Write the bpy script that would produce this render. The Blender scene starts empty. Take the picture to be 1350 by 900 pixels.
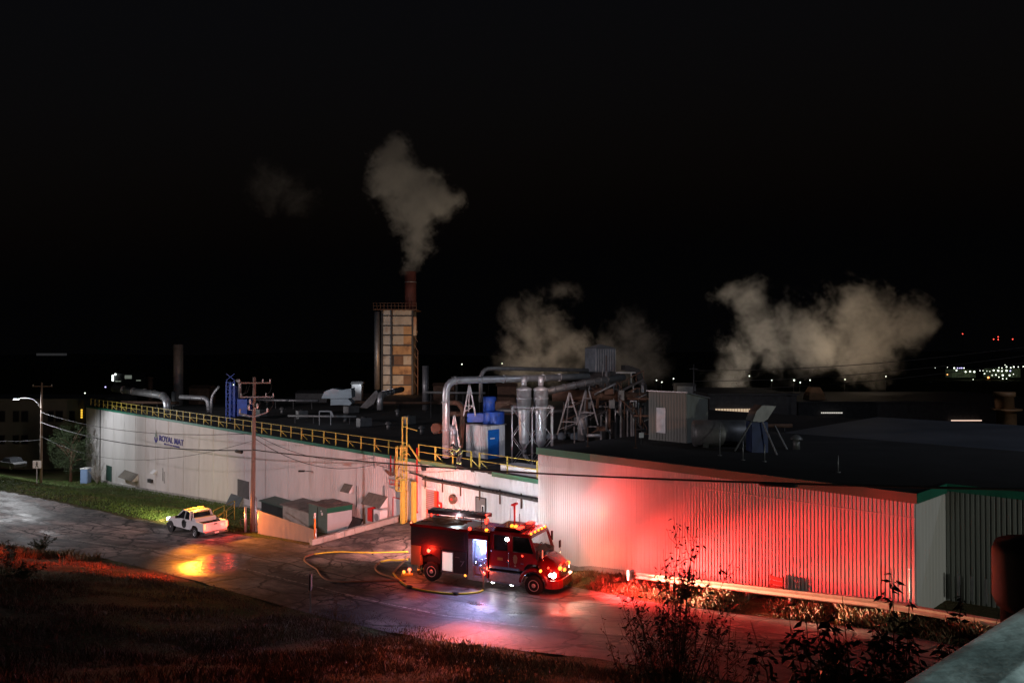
import bpy, math, random
from mathutils import Vector, Matrix, noise
random.seed(7)
C = bpy.context.scene.collection
V = Vector
PI = math.pi
U = V((-.692, .722, 0)).normalized()      # along the long walls, away from the camera
N = V((U.y, -U.x, 0))                      # into the building
CAMZ, F = 12.5, 1030.0
PIT = math.atan(15 / F)

def st(s, t, z=0): p = U * s + N * t; return V((p.x, p.y, z))
def ray(px, py):
    a, b = (px - 675) / F, (450 - py) / F
    return V((a, math.cos(PIT) - b * math.sin(PIT), math.sin(PIT) + b * math.cos(PIT)))
def PZ(px, py, z): r = ray(px, py); return V((0, 0, CAMZ)) + r * ((z - CAMZ) / r.z)
def PD(px, py, D): r = ray(px, py); return V((0, 0, CAMZ)) + r * (D / r.y)
def PT(px, py, t): r = ray(px, py); return V((0, 0, CAMZ)) + r * (t / r.dot(N))
def lerp(a, b, k): return a + (b - a) * k
def tab(x, T):
    if x <= T[0][0]: return T[0][1]
    for (a, p), (b, q) in zip(T, T[1:]):
        if x <= b: return lerp(p, q, (x - a) / (b - a))
    return T[-1][1]

# ------------------------------------------------------------------ mesh builder
class MB:
    def __init__(s): s.v = []; s.f = []; s.sm = []
    def add(s, vs, fs, smooth=False):
        b = len(s.v); s.v += [V(v) for v in vs]
        for f in fs: s.f.append([b + i for i in f]); s.sm.append(smooth)
        return s
    def hexa(s, p):   # 8 points: bottom 4 ccw, top 4 ccw
        return s.add(p, [(3, 2, 1, 0), (4, 5, 6, 7), (0, 1, 5, 4), (1, 2, 6, 5), (2, 3, 7, 6), (3, 0, 4, 7)])
    def box(s, c, d, R=None):
        c = V(c); x, y, z = d[0] / 2, d[1] / 2, d[2] / 2
        p = [V(q) for q in ((-x, -y, -z), (x, -y, -z), (x, y, -z), (-x, y, -z), (-x, -y, z), (x, -y, z), (x, y, z), (-x, y, z))]
        if R is not None: p = [R @ q for q in p]
        return s.hexa([c + q for q in p])
    def bb(s, x0, x1, y0, y1, z0, z1): return s.box(((x0 + x1) / 2, (y0 + y1) / 2, (z0 + z1) / 2), (abs(x1 - x0), abs(y1 - y0), abs(z1 - z0)))
    def stbox(s, s0, s1, t0, t1, z0, z1):
        return s.hexa([st(s0, t0, z0), st(s0, t1, z0), st(s1, t1, z0), st(s1, t0, z0), st(s0, t0, z1), st(s0, t1, z1), st(s1, t1, z1), st(s1, t0, z1)])
    def bar(s, a, b, w=.05, h=None):
        a, b = V(a), V(b); h = h or w; d = (b - a); L = d.length
        if L < 1e-6: return s
        d.normalize(); up = V((0, 0, 1)) if abs(d.z) < .95 else V((1, 0, 0))
        x = d.cross(up).normalized(); y = x.cross(d)
        x *= w / 2; y *= h / 2
        return s.hexa([a - x - y, a + x - y, a + x + y, a - x + y, b - x - y, b + x - y, b + x + y, b - x + y])
    def rings(s, rs, cap=True, smooth=True, closed=False):
        b = len(s.v); n = len(rs[0])
        for r in rs: s.v += [V(p) for p in r]
        m = len(rs)
        for i in range(m if closed else m - 1):
            i2 = (i + 1) % m
            for j in range(n):
                k = (j + 1) % n
                s.f.append([b + i * n + j, b + i * n + k, b + i2 * n + k, b + i2 * n + j]); s.sm.append(smooth)
        if cap and not closed:
            s.f.append([b + j for j in range(n)][::-1]); s.sm.append(False)
            s.f.append([b + (m - 1) * n + j for j in range(n)]); s.sm.append(False)
        return s
    def tube(s, pts, r, n=8, cap=True):
        pts = [V(p) for p in pts]; m = len(pts)
        rr = r if isinstance(r, (list, tuple)) else [r] * m
        rs = []; ref = None
        for i, p in enumerate(pts):
            d = (pts[min(i + 1, m - 1)] - pts[max(i - 1, 0)]).normalized()
            if ref is None: ref = d.orthogonal().normalized()
            x = (ref - d * ref.dot(d))
            x = x.normalized() if x.length > 1e-4 else d.orthogonal().normalized()
            ref = x; y = d.cross(x)
            rs.append([p + (x * math.cos(2 * PI * j / n) + y * math.sin(2 * PI * j / n)) * rr[i] for j in range(n)])
        return s.rings(rs, cap)
    def lathe(s, c, prof, axis=(0, 0, 1), n=20, cap=True, smooth=True):
        c = V(c); a = V(axis).normalized(); x = a.orthogonal().normalized(); y = a.cross(x)
        return s.rings([[c + a * h + (x * math.cos(2 * PI * j / n) + y * math.sin(2 * PI * j / n)) * max(r, 1e-4) for j in range(n)] for r, h in prof], cap, smooth)
    def prism(s, poly, a, b, f):      # poly 2D pts, f(u,v,w)->3D, from w=a to w=b
        return s.rings([[f(u, v, a) for u, v in poly], [f(u, v, b) for u, v in poly]], True, False)
    def ball(s, c, r, n=10, sx=1, sy=1, sz=1):
        c = V(c); rs = []
        for i in range(n // 2 + 1):
            th = PI * i / (n // 2); q = max(math.sin(th), 1e-3)
            rs.append([c + V((sx * r * q * math.cos(2 * PI * j / n), sy * r * q * math.sin(2 * PI * j / n), -sz * r * math.cos(th))) for j in range(n)])
        return s.rings(rs, True)
    def quad(s, a, b, c, d): return s.add([a, b, c, d], [(0, 1, 2, 3)])
    def rot(s, M): s.v = [M @ v for v in s.v]; return s

def mesh_of(name, mb, mt, off=None):
    me = bpy.data.meshes.new(name)
    inv = off.inverted() if off is not None else None
    me.from_pydata([(inv @ v)[:] if inv else v[:] for v in mb.v], [], mb.f)
    me.polygons.foreach_set('use_smooth', mb.sm)
    if mt: me.materials.append(mt)
    me.update()
    return me
def recalc(o):
    import bmesh
    bm = bmesh.new(); bm.from_mesh(o.data); bmesh.ops.recalc_face_normals(bm, faces=bm.faces); bm.to_mesh(o.data); bm.free()
def bevel(o, w=.02, seg=2):
    m = o.modifiers.new('bevel', 'BEVEL'); m.width = w; m.segments = seg; m.limit_method = 'ANGLE'; m.angle_limit = .6
def tag(o, label=None, cat=None, group=None, kind=None):
    if label: o['label'] = label
    if cat: o['category'] = cat
    if group: o['group'] = group
    if kind: o['kind'] = kind
    return o
def thing(name, label, cat, loc=(0, 0, 0), rz=0, group=None):
    o = bpy.data.objects.new(name, None); C.objects.link(o); o.location = loc; o.rotation_euler = (0, 0, rz)
    o.empty_display_size = .3
    return tag(o, label, cat, group)
def wm(o):
    m = Matrix.Translation(o.location) @ Matrix.Rotation(o.rotation_euler.z, 4, 'Z')
    return wm(o.parent) @ m if o.parent else m
def part(name, mb, mt, parent, label=None, w=False, bev=0, fix=True, kind=None):
    """w=True: the builder holds world coordinates"""
    o = bpy.data.objects.new(name, mesh_of(name, mb, mt, wm(parent) if w else None)); C.objects.link(o); o.parent = parent
    if fix: recalc(o)
    if bev: bevel(o, bev)
    if label: o['label'] = label
    if kind: o['kind'] = kind
    return o
def solo(name, mb, mt, label, cat, group=None, kind=None, bev=0, fix=True, origin=None):
    vs = mb.v
    if origin is None:
        origin = V((sum(v.x for v in vs) / len(vs), sum(v.y for v in vs) / len(vs), min(v.z for v in vs)))
    o = bpy.data.objects.new(name, mesh_of(name, mb, mt, Matrix.Translation(origin))); C.objects.link(o); o.location = origin
    if fix: recalc(o)
    if bev: bevel(o, bev)
    return tag(o, label, cat, group, kind)
def struct(name, mb, mt, kind='structure', fix=True, label=None):
    o = bpy.data.objects.new(name, mesh_of(name, mb, mt)); C.objects.link(o); o['kind'] = kind
    if fix: recalc(o)
    if label: o['label'] = label
    return o
def dup(root, loc, rz, label=None, group=None):
    r = root.copy(); C.objects.link(r); r.location = loc; r.rotation_euler = (0, 0, rz)
    if label: r['label'] = label
    if group: r['group'] = group
    for ch in list(root.children):
        c = ch.copy(); C.objects.link(c); c.parent = r
        for g in list(ch.children):
            d = g.copy(); C.objects.link(d); d.parent = c
    return r

# ------------------------------------------------------------------ materials
MC = {}
def M(name, col, rough=.6, metal=0, var=.25, vs=2.0, bump=.0, bs=20, dirt=None, spec=.5, coat=0, trans=0, scl=(1, 1, 1), emit=None, es=0, rv=0):
    if name in MC: return MC[name]
    m = bpy.data.materials.new(name); m.use_nodes = True; nt = m.node_tree; n = nt.nodes; L = nt.links
    b = n['Principled BSDF']; b.inputs['Roughness'].default_value = rough; b.inputs['Metallic'].default_value = metal
    b.inputs['Specular IOR Level'].default_value = spec; b.inputs['Coat Weight'].default_value = coat
    b.inputs['Transmission Weight'].default_value = trans
    b.inputs['Base Color'].default_value = (*col, 1)
    if emit:
        b.inputs['Emission Color'].default_value = (*emit, 1); b.inputs['Emission Strength'].default_value = es
    if var or bump or dirt or rv:
        tc = n.new('ShaderNodeTexCoord'); mp = n.new('ShaderNodeMapping'); mp.inputs['Scale'].default_value = scl
        L.new(tc.outputs['Object'], mp.inputs['Vector'])
        no = n.new('ShaderNodeTexNoise'); no.inputs['Scale'].default_value = vs; no.inputs['Detail'].default_value = 5
        no.inputs['Roughness'].default_value = .6
        L.new(mp.outputs[0], no.inputs['Vector'])
        out = None
        if var:
            r = n.new('ShaderNodeMapRange'); r.inputs[1].default_value = .3; r.inputs[2].default_value = .7
            r.inputs[3].default_value = 1 - var; r.inputs[4].default_value = 1 + var * .6
            L.new(no.outputs['Fac'], r.inputs[0])
            mx = n.new('ShaderNodeMix'); mx.data_type = 'RGBA'; mx.blend_type = 'MULTIPLY'; mx.inputs[0].default_value = 1
            mx.inputs[6].default_value = (*col, 1); L.new(r.outputs[0], mx.inputs[7]); out = mx.outputs[2]
        if dirt:   # (colour, scale, threshold, amount)
            n2 = n.new('ShaderNodeTexNoise'); n2.inputs['Scale'].default_value = dirt[1]; n2.inputs['Detail'].default_value = 7
            L.new(mp.outputs[0], n2.inputs['Vector'])
            r2 = n.new('ShaderNodeMapRange'); r2.inputs[1].default_value = dirt[2]; r2.inputs[2].default_value = dirt[2] + .12
            r2.inputs[4].default_value = dirt[3]; L.new(n2.outputs['Fac'], r2.inputs[0])
            m2 = n.new('ShaderNodeMix'); m2.data_type = 'RGBA'; L.new(r2.outputs[0], m2.inputs[0])
            if out: L.new(out, m2.inputs[6])
            else: m2.inputs[6].default_value = (*col, 1)
            m2.inputs[7].default_value = (*dirt[0], 1); out = m2.outputs[2]
        if out: L.new(out, b.inputs['Base Color'])
        if rv:
            r3 = n.new('ShaderNodeMapRange'); r3.inputs[1].default_value = .3; r3.inputs[2].default_value = .7
            r3.inputs[3].default_value = rough - rv; r3.inputs[4].default_value = rough + rv
            L.new(no.outputs['Fac'], r3.inputs[0]); L.new(r3.outputs[0], b.inputs['Roughness'])
        if bump:
            n3 = n.new('ShaderNodeTexNoise'); n3.inputs['Scale'].default_value = bs; n3.inputs['Detail'].default_value = 4
            L.new(mp.outputs[0], n3.inputs['Vector'])
            bp = n.new('ShaderNodeBump'); bp.inputs['Strength'].default_value = bump; bp.inputs['Distance'].default_value = .03
            L.new(n3.outputs['Fac'], bp.inputs['Height']); L.new(bp.outputs[0], b.inputs['Normal'])
    MC[name] = m
    return m
def EM(name, col, s):
    if name in MC: return MC[name]
    m = bpy.data.materials.new(name); m.use_nodes = True; nt = m.node_tree
    b = nt.nodes['Principled BSDF']; b.inputs['Base Color'].default_value = (*col, 1)
    b.inputs['Emission Color'].default_value = (*col, 1); b.inputs['Emission Strength'].default_value = s
    m.cycles.emission_sampling = 'NONE' if s < 200 else 'AUTO'
    MC[name] = m
    return m

def pane_mat(name, k, tint):
    m = bpy.data.materials.new(name); m.use_nodes = True; n = m.node_tree.nodes; L = m.node_tree.links; n.clear()
    o = n.new('ShaderNodeOutputMaterial'); x = n.new('ShaderNodeMixShader'); t = n.new('ShaderNodeBsdfTransparent'); g = n.new('ShaderNodeBsdfGlossy')
    t.inputs[0].default_value = (*tint, 1); g.inputs['Roughness'].default_value = .05; x.inputs[0].default_value = k
    L.new(t.outputs[0], x.inputs[1]); L.new(g.outputs[0], x.inputs[2]); L.new(x.outputs[0], o.inputs[0]); MC[name] = m; return m
pane_mat('clear_pane', .08, (.92, .95, .95)); pane_mat('smoked_glass', .12, (.12, .12, .13))
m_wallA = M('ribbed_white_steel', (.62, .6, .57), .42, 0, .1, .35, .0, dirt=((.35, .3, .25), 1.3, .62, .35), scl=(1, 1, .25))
m_wallB = M('painted_steel_siding', (.56, .54, .54), .5, 0, .14, .25, .0, dirt=((.36, .32, .29), .8, .56, .3), scl=(1, 1, .3))
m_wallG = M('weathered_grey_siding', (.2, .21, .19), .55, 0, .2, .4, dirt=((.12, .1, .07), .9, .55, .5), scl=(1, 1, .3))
m_fascia = M('green_trim', (.015, .14, .085), .45, 0, .2, 1)
m_fasciaA = M('faded_green_trim', (.09, .16, .11), .5, 0, .25, .4, dirt=((.28, .2, .14), .25, .5, .6))
m_roof = M('tar_roof', (.02, .02, .021), .85, 0, .4, .5, .3, 8)
m_roofmetal = M('dull_roof_metal', (.12, .13, .15), .5, .3, .25, .2)
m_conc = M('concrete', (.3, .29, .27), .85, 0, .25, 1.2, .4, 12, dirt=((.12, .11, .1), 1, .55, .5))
m_galv = M('galvanised_duct', (.5, .51, .53), .36, .55, .2, 2.5, rv=.08)
m_galvd = M('dull_galvanised', (.3, .3, .31), .45, .6, .3, 2.0)
m_rust = M('rusty_steel', (.13, .07, .045), .75, .3, .4, 2.5, .2, 15)
m_yel = M('yellow_paint', (.48, .38, .06), .5, 0, .2, 3, dirt=((.25, .15, .04), 3, .62, .6))
m_blue = M('blue_machine_paint', (.03, .1, .5), .45, 0, .3, 1.5, dirt=((.12, .09, .1), 2, .58, .6))
m_bluedoor = M('blue_door_paint', (.01, .16, .62), .5, 0, .15, 2)
m_white = M('white_panel', (.68, .69, .7), .45, 0, .12, 1.0)
m_black = M('black_steel', (.015, .015, .016), .6, .2, .3, 2)
m_dark = M('dark_steel', (.04, .04, .042), .6, .4, .4, 1.5)
m_rubber = M('black_rubber', (.012, .012, .012), .85, 0, .2, 5)
m_wood = M('weathered_pole_wood', (.2, .15, .12), .85, 0, .35, 3, .4, 30, scl=(1, 1, .1))
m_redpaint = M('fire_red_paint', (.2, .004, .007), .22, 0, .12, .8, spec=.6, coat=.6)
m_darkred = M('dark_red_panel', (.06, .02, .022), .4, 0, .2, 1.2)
m_chrome = M('polished_metal', (.75, .76, .8), .18, 1, .08, 3)
m_alu = M('tread_plate', (.55, .56, .58), .35, .9, .2, 6, .5, 60)
m_glass = M('dark_glass', (.015, .016, .018), .08, 0, 0, spec=.7)
m_clear = M('windscreen_glass', (.8, .85, .85), .03, 0, 0, trans=1)
m_wpaint = M('white_truck_paint', (.7, .7, .72), .25, 0, .06, 1, coat=.5)
m_orange = M('orange_plastic', (.8, .2, .02), .5, 0, .1, 3)
m_redbox = M('red_enamel', (.5, .015, .015), .4, 0, .15, 3)
m_greend = M('dark_green_steel', (.03, .075, .06), .5, 0, .2, 1.5)
m_hose = M('yellow_hose', (.45, .37, .03), .7, 0, .2, 1.2, dirt=((.15, .1, .03), 2.5, .6, .5))
m_hosed = M('brown_hose', (.22, .09, .05), .7, 0, .3, 1.5)  # plain brown; also colours the unlit stretch of the yellow hose
m_wire = M('cable_black', (.012, .012, .012), .7, 0, 0)
m_ceram = M('insulator', (.45, .45, .44), .4, 0, .1, 3)
m_blackcoat = M('turnout_black', (.03, .03, .028), .8, 0, .2, 6)
m_hiviz = M('reflective_lime', (.55, .7, .25), .4, 0, .1, 5)
m_skin = M('skin', (.45, .28, .2), .6, 0, .1, 5)
m_hose_grey = M('grey_duct', (.2, .2, .2), .5, .5, .3, 2)
m_navy = M('navy_sign_paint', (.025, .012, .22), .5, 0, .1, 2)
m_mgrey = M('sign_grey_green', (.16, .2, .17), .5, 0, .1, 2)
m_ywood = M('brown_ply', (.3, .16, .07), .6, 0, .2, 3)
e_red = EM('lens_red', (1, .03, .015), 6); e_redw = EM('lens_red_hot', (1, .13, .06), 5)
e_amb = EM('lens_amber', (1, .3, .02), 3.5); e_ambh = EM('lens_amber_hot', (1, .3, .04), 3)
e_wht = EM('lens_white', (.9, .95, 1), 40); e_head = EM('headlamp_glow', (1, .85, .65), 30)
e_led = EM('led_strip_cool', (.5, .6, 1), 5); e_far = EM('far_lamp_white', (.9, 1, .8), 3)
e_farred = EM('mast_lamp_red', (1, .06, .04), 6); e_panel = EM('lit_panel_white', (1, .98, .9), .5)
e_yel = EM('lit_strip_yellow', (1, .6, .05), 1.2); e_winw = EM('lit_window_warm', (1, .75, .5), .45)
e_farbl = EM('far_lamp_violet', (.5, .45, 1), 4); e_faror = EM('far_lamp_orange', (1, .35, .1), 5)

# ------------------------------------------------------------------ camera, world
cam = bpy.data.cameras.new('camera'); co = bpy.data.objects.new('camera', cam); C.objects.link(co)
co.location = (0, 0, CAMZ); co.rotation_euler = (PI / 2 + PIT, 0, 0)
cam.sensor_width = 36; cam.lens = 36 * F / 1350; cam.clip_start = .05; cam.clip_end = 6000
bpy.context.scene.camera = co
sc = bpy.context.scene
sc.view_settings.view_transform = 'Standard'; sc.view_settings.look = 'None'; sc.view_settings.exposure = 0; sc.view_settings.gamma = 1
w = bpy.data.worlds.new('World'); sc.world = w; w.use_nodes = True
wn = w.node_tree; bg = wn.nodes['Background']
sky = wn.nodes.new('ShaderNodeTexSky'); sky.sky_type = 'NISHITA'; sky.sun_disc = False
sky.sun_elevation = math.radians(-4); sky.sun_rotation = math.radians(200)
wn.links.new(sky.outputs[0], bg.inputs[0]); bg.inputs[1].default_value = .12
glow = wn.nodes.new('ShaderNodeBackground'); glow.inputs[0].default_value = (.8, .82, 1, 1); glow.inputs[1].default_value = .0009     # light of the town on the night air
adds = wn.nodes.new('ShaderNodeAddShader'); wn.links.new(bg.outputs[0], adds.inputs[0]); wn.links.new(glow.outputs[0], adds.inputs[1]); wn.links.new(adds.outputs[0], wn.nodes['World Output'].inputs[0])
sc.cycles.use_denoising = True
sc.cycles.max_bounces = 6; sc.cycles.diffuse_bounces = 2; sc.cycles.glossy_bounces = 3; sc.cycles.transmission_bounces = 4
sc.cycles.volume_bounces = 1; sc.cycles.transparent_max_bounces = 12; sc.cycles.caustics_reflective = False; sc.cycles.caustics_refractive = False
sc.cycles.sample_clamp_indirect = 3; sc.cycles.volume_step_rate = 2; sc.cycles.volume_max_steps = 128
sc.render.film_transparent = False
# ------------------------------------------------------------------ terrain
ZR = [(-60, 5), (-20, 3.6), (0, 2.8), (12, 2.1), (20, 1.0), (26, .3), (29, .08), (34, -.03), (45, -.5), (59, -1.3), (75, -1.45), (95, -1.6), (150, -2.5), (400, -7)]
ZW = [(-60, 5), (0, 2.9), (12, 2.2), (20, 1.3), (29, .35), (36, .4), (40, .55), (48.4, -.1), (49.2, -1.6), (60, -2.1), (78, -3.1), (116, -5.6), (160, -7), (400, -9)]
TN = [(-60, 24.8), (0, 23.2), (19, 22.5), (23, 21.6), (34, 19.1), (48, 17.6), (57, 16.4), (67, 12.6), (95, 7.4), (150, -3), (400, -50)]
TF = [(-60, 30.4), (0, 30.2), (18, 30.3), (27, 31), (29.5, 31), (49, 27.2), (57, 26.1), (70, 22.4), (85, 19.6), (94, 17.6), (150, 7), (400, -40)]
def zr(s): return tab(s, ZR)
def hump(s, t): return noise.noise(V((s * .13, t * .13, 3))) * .35 + noise.noise(V((s * .5, t * .5, 9))) * .08
def zg(s, t):
    """height of the land, road surface included"""
    tn, tf = tab(s, TN), tab(s, TF)
    base = zr(s)
    if t < tn:
        d = tn - t
        k = min(max(d / 3, 0), 1)
        return base + k * hump(s, t) + .22 * max(d - .8, 0) if d < 45 else base + 9.7 + hump(s, t)
    if t <= tf: return base
    zw = tab(s, ZW)
    if s < 48.4:
        k = min((t - tf) / max(35.05 - tf, .5), 1) if s > 29 else min((t - tf) / .8, 1)
        z = lerp(base, zw, k)
    else:
        ver = 1.3; full = max(33 - tf - ver, 1)
        wd = lerp(1.6, full, min(max((s - 52) / 22, 0), 1))
        k = min(max((t - tf - ver) / wd, 0), 1)
        z = lerp(base + .05, zw, k * k * (3 - 2 * k))
        if s > 49.5: z += hump(s, t) * .3 * min(max(t - tf - .5, 0) / 3, 1) * (0 if t > 33 else 1)
    if t > 110: z = lerp(z, -9, min((t - 110) / 120, 1))
    return z
def paved(s, t):
    tn, tf = tab(s, TN), tab(s, TF)
    return tn + .35 < t < tf - .35 or (29.6 < s < 48.2 and tf - .5 < t < 36)
def G(px, py, dz=0):
    """the point of the land seen at a pixel"""
    D = 40.0
    r = ray(px, py)
    for k in range(60):
        p = V((0, 0, CAMZ)) + r * (D / r.y); s, t = p.dot(U), p.dot(N)
        z = zg(s, t) + dz; D2 = (z - CAMZ) / r.z * r.y
        D = D + (D2 - D) * .5
    p = V((0, 0, CAMZ)) + r * (D / r.y); p.z = zg(p.dot(U), p.dot(N)) + dz
    return p
def onland(p, dz=0): return V((p.x, p.y, zg(p.dot(U), p.dot(N)) + dz))

def axis_vals(lo, hi, fine_lo, fine_hi, step, grow=1.25):
    v = []; x = fine_lo
    while x <= fine_hi: v.append(x); x += step
    st_ = step; x = v[-1]
    while x < hi: st_ *= grow; x += st_; v.append(x)
    st_ = step; x = fine_lo
    while x > lo: st_ *= grow; x -= st_; v.insert(0, x)
    return v
mb = MB(); SS = axis_vals(-900, 4000, -12, 150, 1.0); TT = axis_vals(-900, 4000, -8, 46, .8)
for s_ in SS:
    for t_ in TT:
        z = zg(s_, t_)
        if paved(s_, t_): z -= .12
        if t_ > 34 and -30 < s_ < 128: z -= .3
        q = st(s_, t_, z); mb.v.append(q)
nT = len(TT)
for i in range(len(SS) - 1):
    for j in range(nT - 1):
        mb.f.append([i * nT + j, i * nT + j + 1, (i + 1) * nT + j + 1, (i + 1) * nT + j]); mb.sm.append(True)

def ground_mat():
    m = bpy.data.materials.new('grass_and_soil'); m.use_nodes = True; nt = m.node_tree; n = nt.nodes; L = nt.links
    b = n['Principled BSDF']; b.inputs['Roughness'].default_value = .95; b.inputs['Specular IOR Level'].default_value = .15
    tc = n.new('ShaderNodeTexCoord')
    a = n.new('ShaderNodeTexNoise'); a.inputs['Scale'].default_value = .25; a.inputs['Detail'].default_value = 8; a.inputs['Roughness'].default_value = .7
    L.new(tc.outputs['Object'], a.inputs['Vector'])
    c = n.new('ShaderNodeTexNoise'); c.inputs['Scale'].default_value = 6; c.inputs['Detail'].default_value = 6; c.inputs['Roughness'].default_value = .7
    L.new(tc.outputs['Object'], c.inputs['Vector'])
    r = n.new('ShaderNodeValToRGB'); e = r.color_ramp.elements
    e[0].position = .38; e[0].color = (.035, .065, .012, 1); e[1].position = .62; e[1].color = (.11, .085, .045, 1)
    L.new(a.outputs['Fac'], r.inputs[0])
    mx = n.new('ShaderNodeMix'); mx.data_type = 'RGBA'; mx.blend_type = 'MULTIPLY'; mx.inputs[0].default_value = 1
    r2 = n.new('ShaderNodeMapRange'); r2.inputs[1].default_value = .3; r2.inputs[2].default_value = .7; r2.inputs[3].default_value = .35; r2.inputs[4].default_value = 1.4
    L.new(c.outputs['Fac'], r2.inputs[0]); L.new(r.outputs[0], mx.inputs[6]); L.new(r2.outputs[0], mx.inputs[7])
    L.new(mx.outputs[2], b.inputs['Base Color'])
    bp = n.new('ShaderNodeBump'); bp.inputs['Strength'].default_value = .9; bp.inputs['Distance'].default_value = .15
    L.new(c.outputs['Fac'], bp.inputs['Height']); L.new(bp.outputs[0], b.inputs['Normal'])
    return m
m_ground = ground_mat()
struct('ground', mb, m_ground, fix=True)

def road_mat(name, yard=False):
    m = bpy.data.materials.new(name); m.use_nodes = True; nt = m.node_tree; n = nt.nodes; L = nt.links
    b = n['Principled BSDF']
    tc = n.new('ShaderNodeTexCoord'); uv = n.new('ShaderNodeUVMap')     # UV = metres along / across
    sp = n.new('ShaderNodeSeparateXYZ'); L.new(tc.outputs['UV'], sp.inputs[0])
    def noi(scale, det=6, ro=.6, src=None, dist=0, sx=1, sy=1):
        mp = n.new('ShaderNodeMapping'); mp.inputs['Scale'].default_value = (sx, sy, 1); L.new(src or tc.outputs['UV'], mp.inputs[0])
        k = n.new('ShaderNodeTexNoise'); k.inputs['Scale'].default_value = scale; k.inputs['Detail'].default_value = det
        k.inputs['Roughness'].default_value = ro; k.inputs['Distortion'].default_value = dist
        L.new(mp.outputs[0], k.inputs['Vector']); return k.outputs['Fac']
    def rng(x, a, b_, c, d, sm=False):
        k = n.new('ShaderNodeMapRange'); k.inputs[1].default_value = a; k.inputs[2].default_value = b_; k.inputs[3].default_value = c; k.inputs[4].default_value = d
        if sm: k.interpolation_type = 'SMOOTHSTEP'
        L.new(x, k.inputs[0]); return k.outputs[0]
    def mth(op, x, y=None):
        k = n.new('ShaderNodeMath'); k.operation = op
        for i, q in enumerate((x, y)):
            if q is None: continue
            if isinstance(q, (int, float)): k.inputs[i].default_value = q
            else: L.new(q, k.inputs[i])
        return k.outputs[0]
    def mix(f, a, b_, bl='MIX'):
        k = n.new('ShaderNodeMix'); k.data_type = 'RGBA'; k.blend_type = bl
        for i, q in ((0, f), (6, a), (7, b_)):
            if isinstance(q, tuple): k.inputs[i].default_value = (*q, 1)
            elif isinstance(q, (int, float)): k.inputs[i].default_value = q
            else: L.new(q, k.inputs[i])
        return k.outputs[2]
    big = noi(.22, 6, .65, sx=.5); med = noi(.9, 8, .7, sx=.45); fine = noi(14, 4, .7)
    wet = rng(big, .43, .56, 0, 1, True)                        # 1 = damp
    col = mix(wet, (.17, .155, .15), (.06, .056, .056))
    if not yard:
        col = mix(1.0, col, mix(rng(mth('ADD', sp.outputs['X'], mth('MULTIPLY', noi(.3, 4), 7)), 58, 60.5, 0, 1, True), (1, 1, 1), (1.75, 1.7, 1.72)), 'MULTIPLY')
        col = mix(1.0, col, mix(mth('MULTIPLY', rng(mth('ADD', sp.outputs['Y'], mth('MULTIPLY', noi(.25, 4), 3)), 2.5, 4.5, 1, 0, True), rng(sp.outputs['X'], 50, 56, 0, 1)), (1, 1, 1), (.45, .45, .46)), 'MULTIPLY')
    col = mix(1.0, col, mix(rng(med, .4, .6, 0, 1), (.42, .42, .43), (1.45, 1.38, 1.3)), 'MULTIPLY')
    col = mix(1.0, col, mix(rng(fine, .3, .7, 0, 1), (.7, .7, .7), (1.25, 1.25, 1.25)), 'MULTIPLY')
    # sealed cracks: cell edges of a warped voronoi
    wv = n.new('ShaderNodeTexNoise'); wv.inputs['Scale'].default_value = .9; wv.inputs['Detail'].default_value = 5; L.new(tc.outputs['UV'], wv.inputs['Vector'])
    va = n.new('ShaderNodeVectorMath'); va.operation = 'MULTIPLY_ADD'; L.new(wv.outputs['Color'], va.inputs[0]); va.inputs[1].default_value = (1.6, 1.6, 0); L.new(tc.outputs['UV'], va.inputs[2])
    vo = n.new('ShaderNodeTexVoronoi'); vo.feature = 'DISTANCE_TO_EDGE'; vo.inputs['Scale'].default_value = .38; L.new(va.outputs[0], vo.inputs['Vector'])
    vo2 = n.new('ShaderNodeTexVoronoi'); vo2.feature = 'DISTANCE_TO_EDGE'; vo2.inputs['Scale'].default_value = 1.3; L.new(va.outputs[0], vo2.inputs['Vector'])
    cr = rng(vo.outputs['Distance'], .016, .04, 1, 0); cr2 = rng(vo2.outputs['Distance'], .03, .07, 1, 0)
    patch = rng(noi(.35, 3), .5, .58, 0, 1)
    crack = mth('MAXIMUM', cr, mth('MULTIPLY', cr2, patch))
    # long joints
    jt = mth('ABSOLUTE', mth('SUBTRACT', sp.outputs['Y'], mth('MULTIPLY', noi(.25, 2), .5)))
    if not yard:
        for off in (2.6, 5.2, 7.4):
            d = mth('ABSOLUTE', mth('SUBTRACT', jt, off)); crack = mth('MAXIMUM', crack, rng(d, .05, .09, 1, 0))
    col = mix(crack, col, (.018, .017, .017))
    if not yard:   # worn painted edge line
        d = mth('ABSOLUTE', mth('SUBTRACT', sp.outputs['Y'], 3.2)); ln = mth('MULTIPLY', rng(d, .05, .07, 1, 0), rng(noi(2.5, 6, .8), .46, .56, 0, .8))
        col = mix(ln, col, (.45, .44, .4))
    L.new(col, b.inputs['Base Color'])
    puddle = rng(noi(.3, 5, .55, sx=.45), .55, .64, 0, .35, True)
    for ps, pt_, ra, rb in POOLS:      # standing wet patches: distance in metres, warped by noise
        sv = n.new('ShaderNodeVectorMath'); sv.operation = 'SUBTRACT'; L.new(va.outputs[0], sv.inputs[0]); sv.inputs[1].default_value = (ps + .8, pt_ + .8, 0)
        sm_ = n.new('ShaderNodeVectorMath'); sm_.operation = 'MULTIPLY'; L.new(sv.outputs[0], sm_.inputs[0]); sm_.inputs[1].default_value = (1 / ra, 1 / rb, 0)
        sl_ = n.new('ShaderNodeVectorMath'); sl_.operation = 'LENGTH'; L.new(sm_.outputs[0], sl_.inputs[0])
        puddle = mth('MAXIMUM', puddle, rng(sl_.outputs['Value'], .6, 1.1, 1, 0, True))
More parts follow.
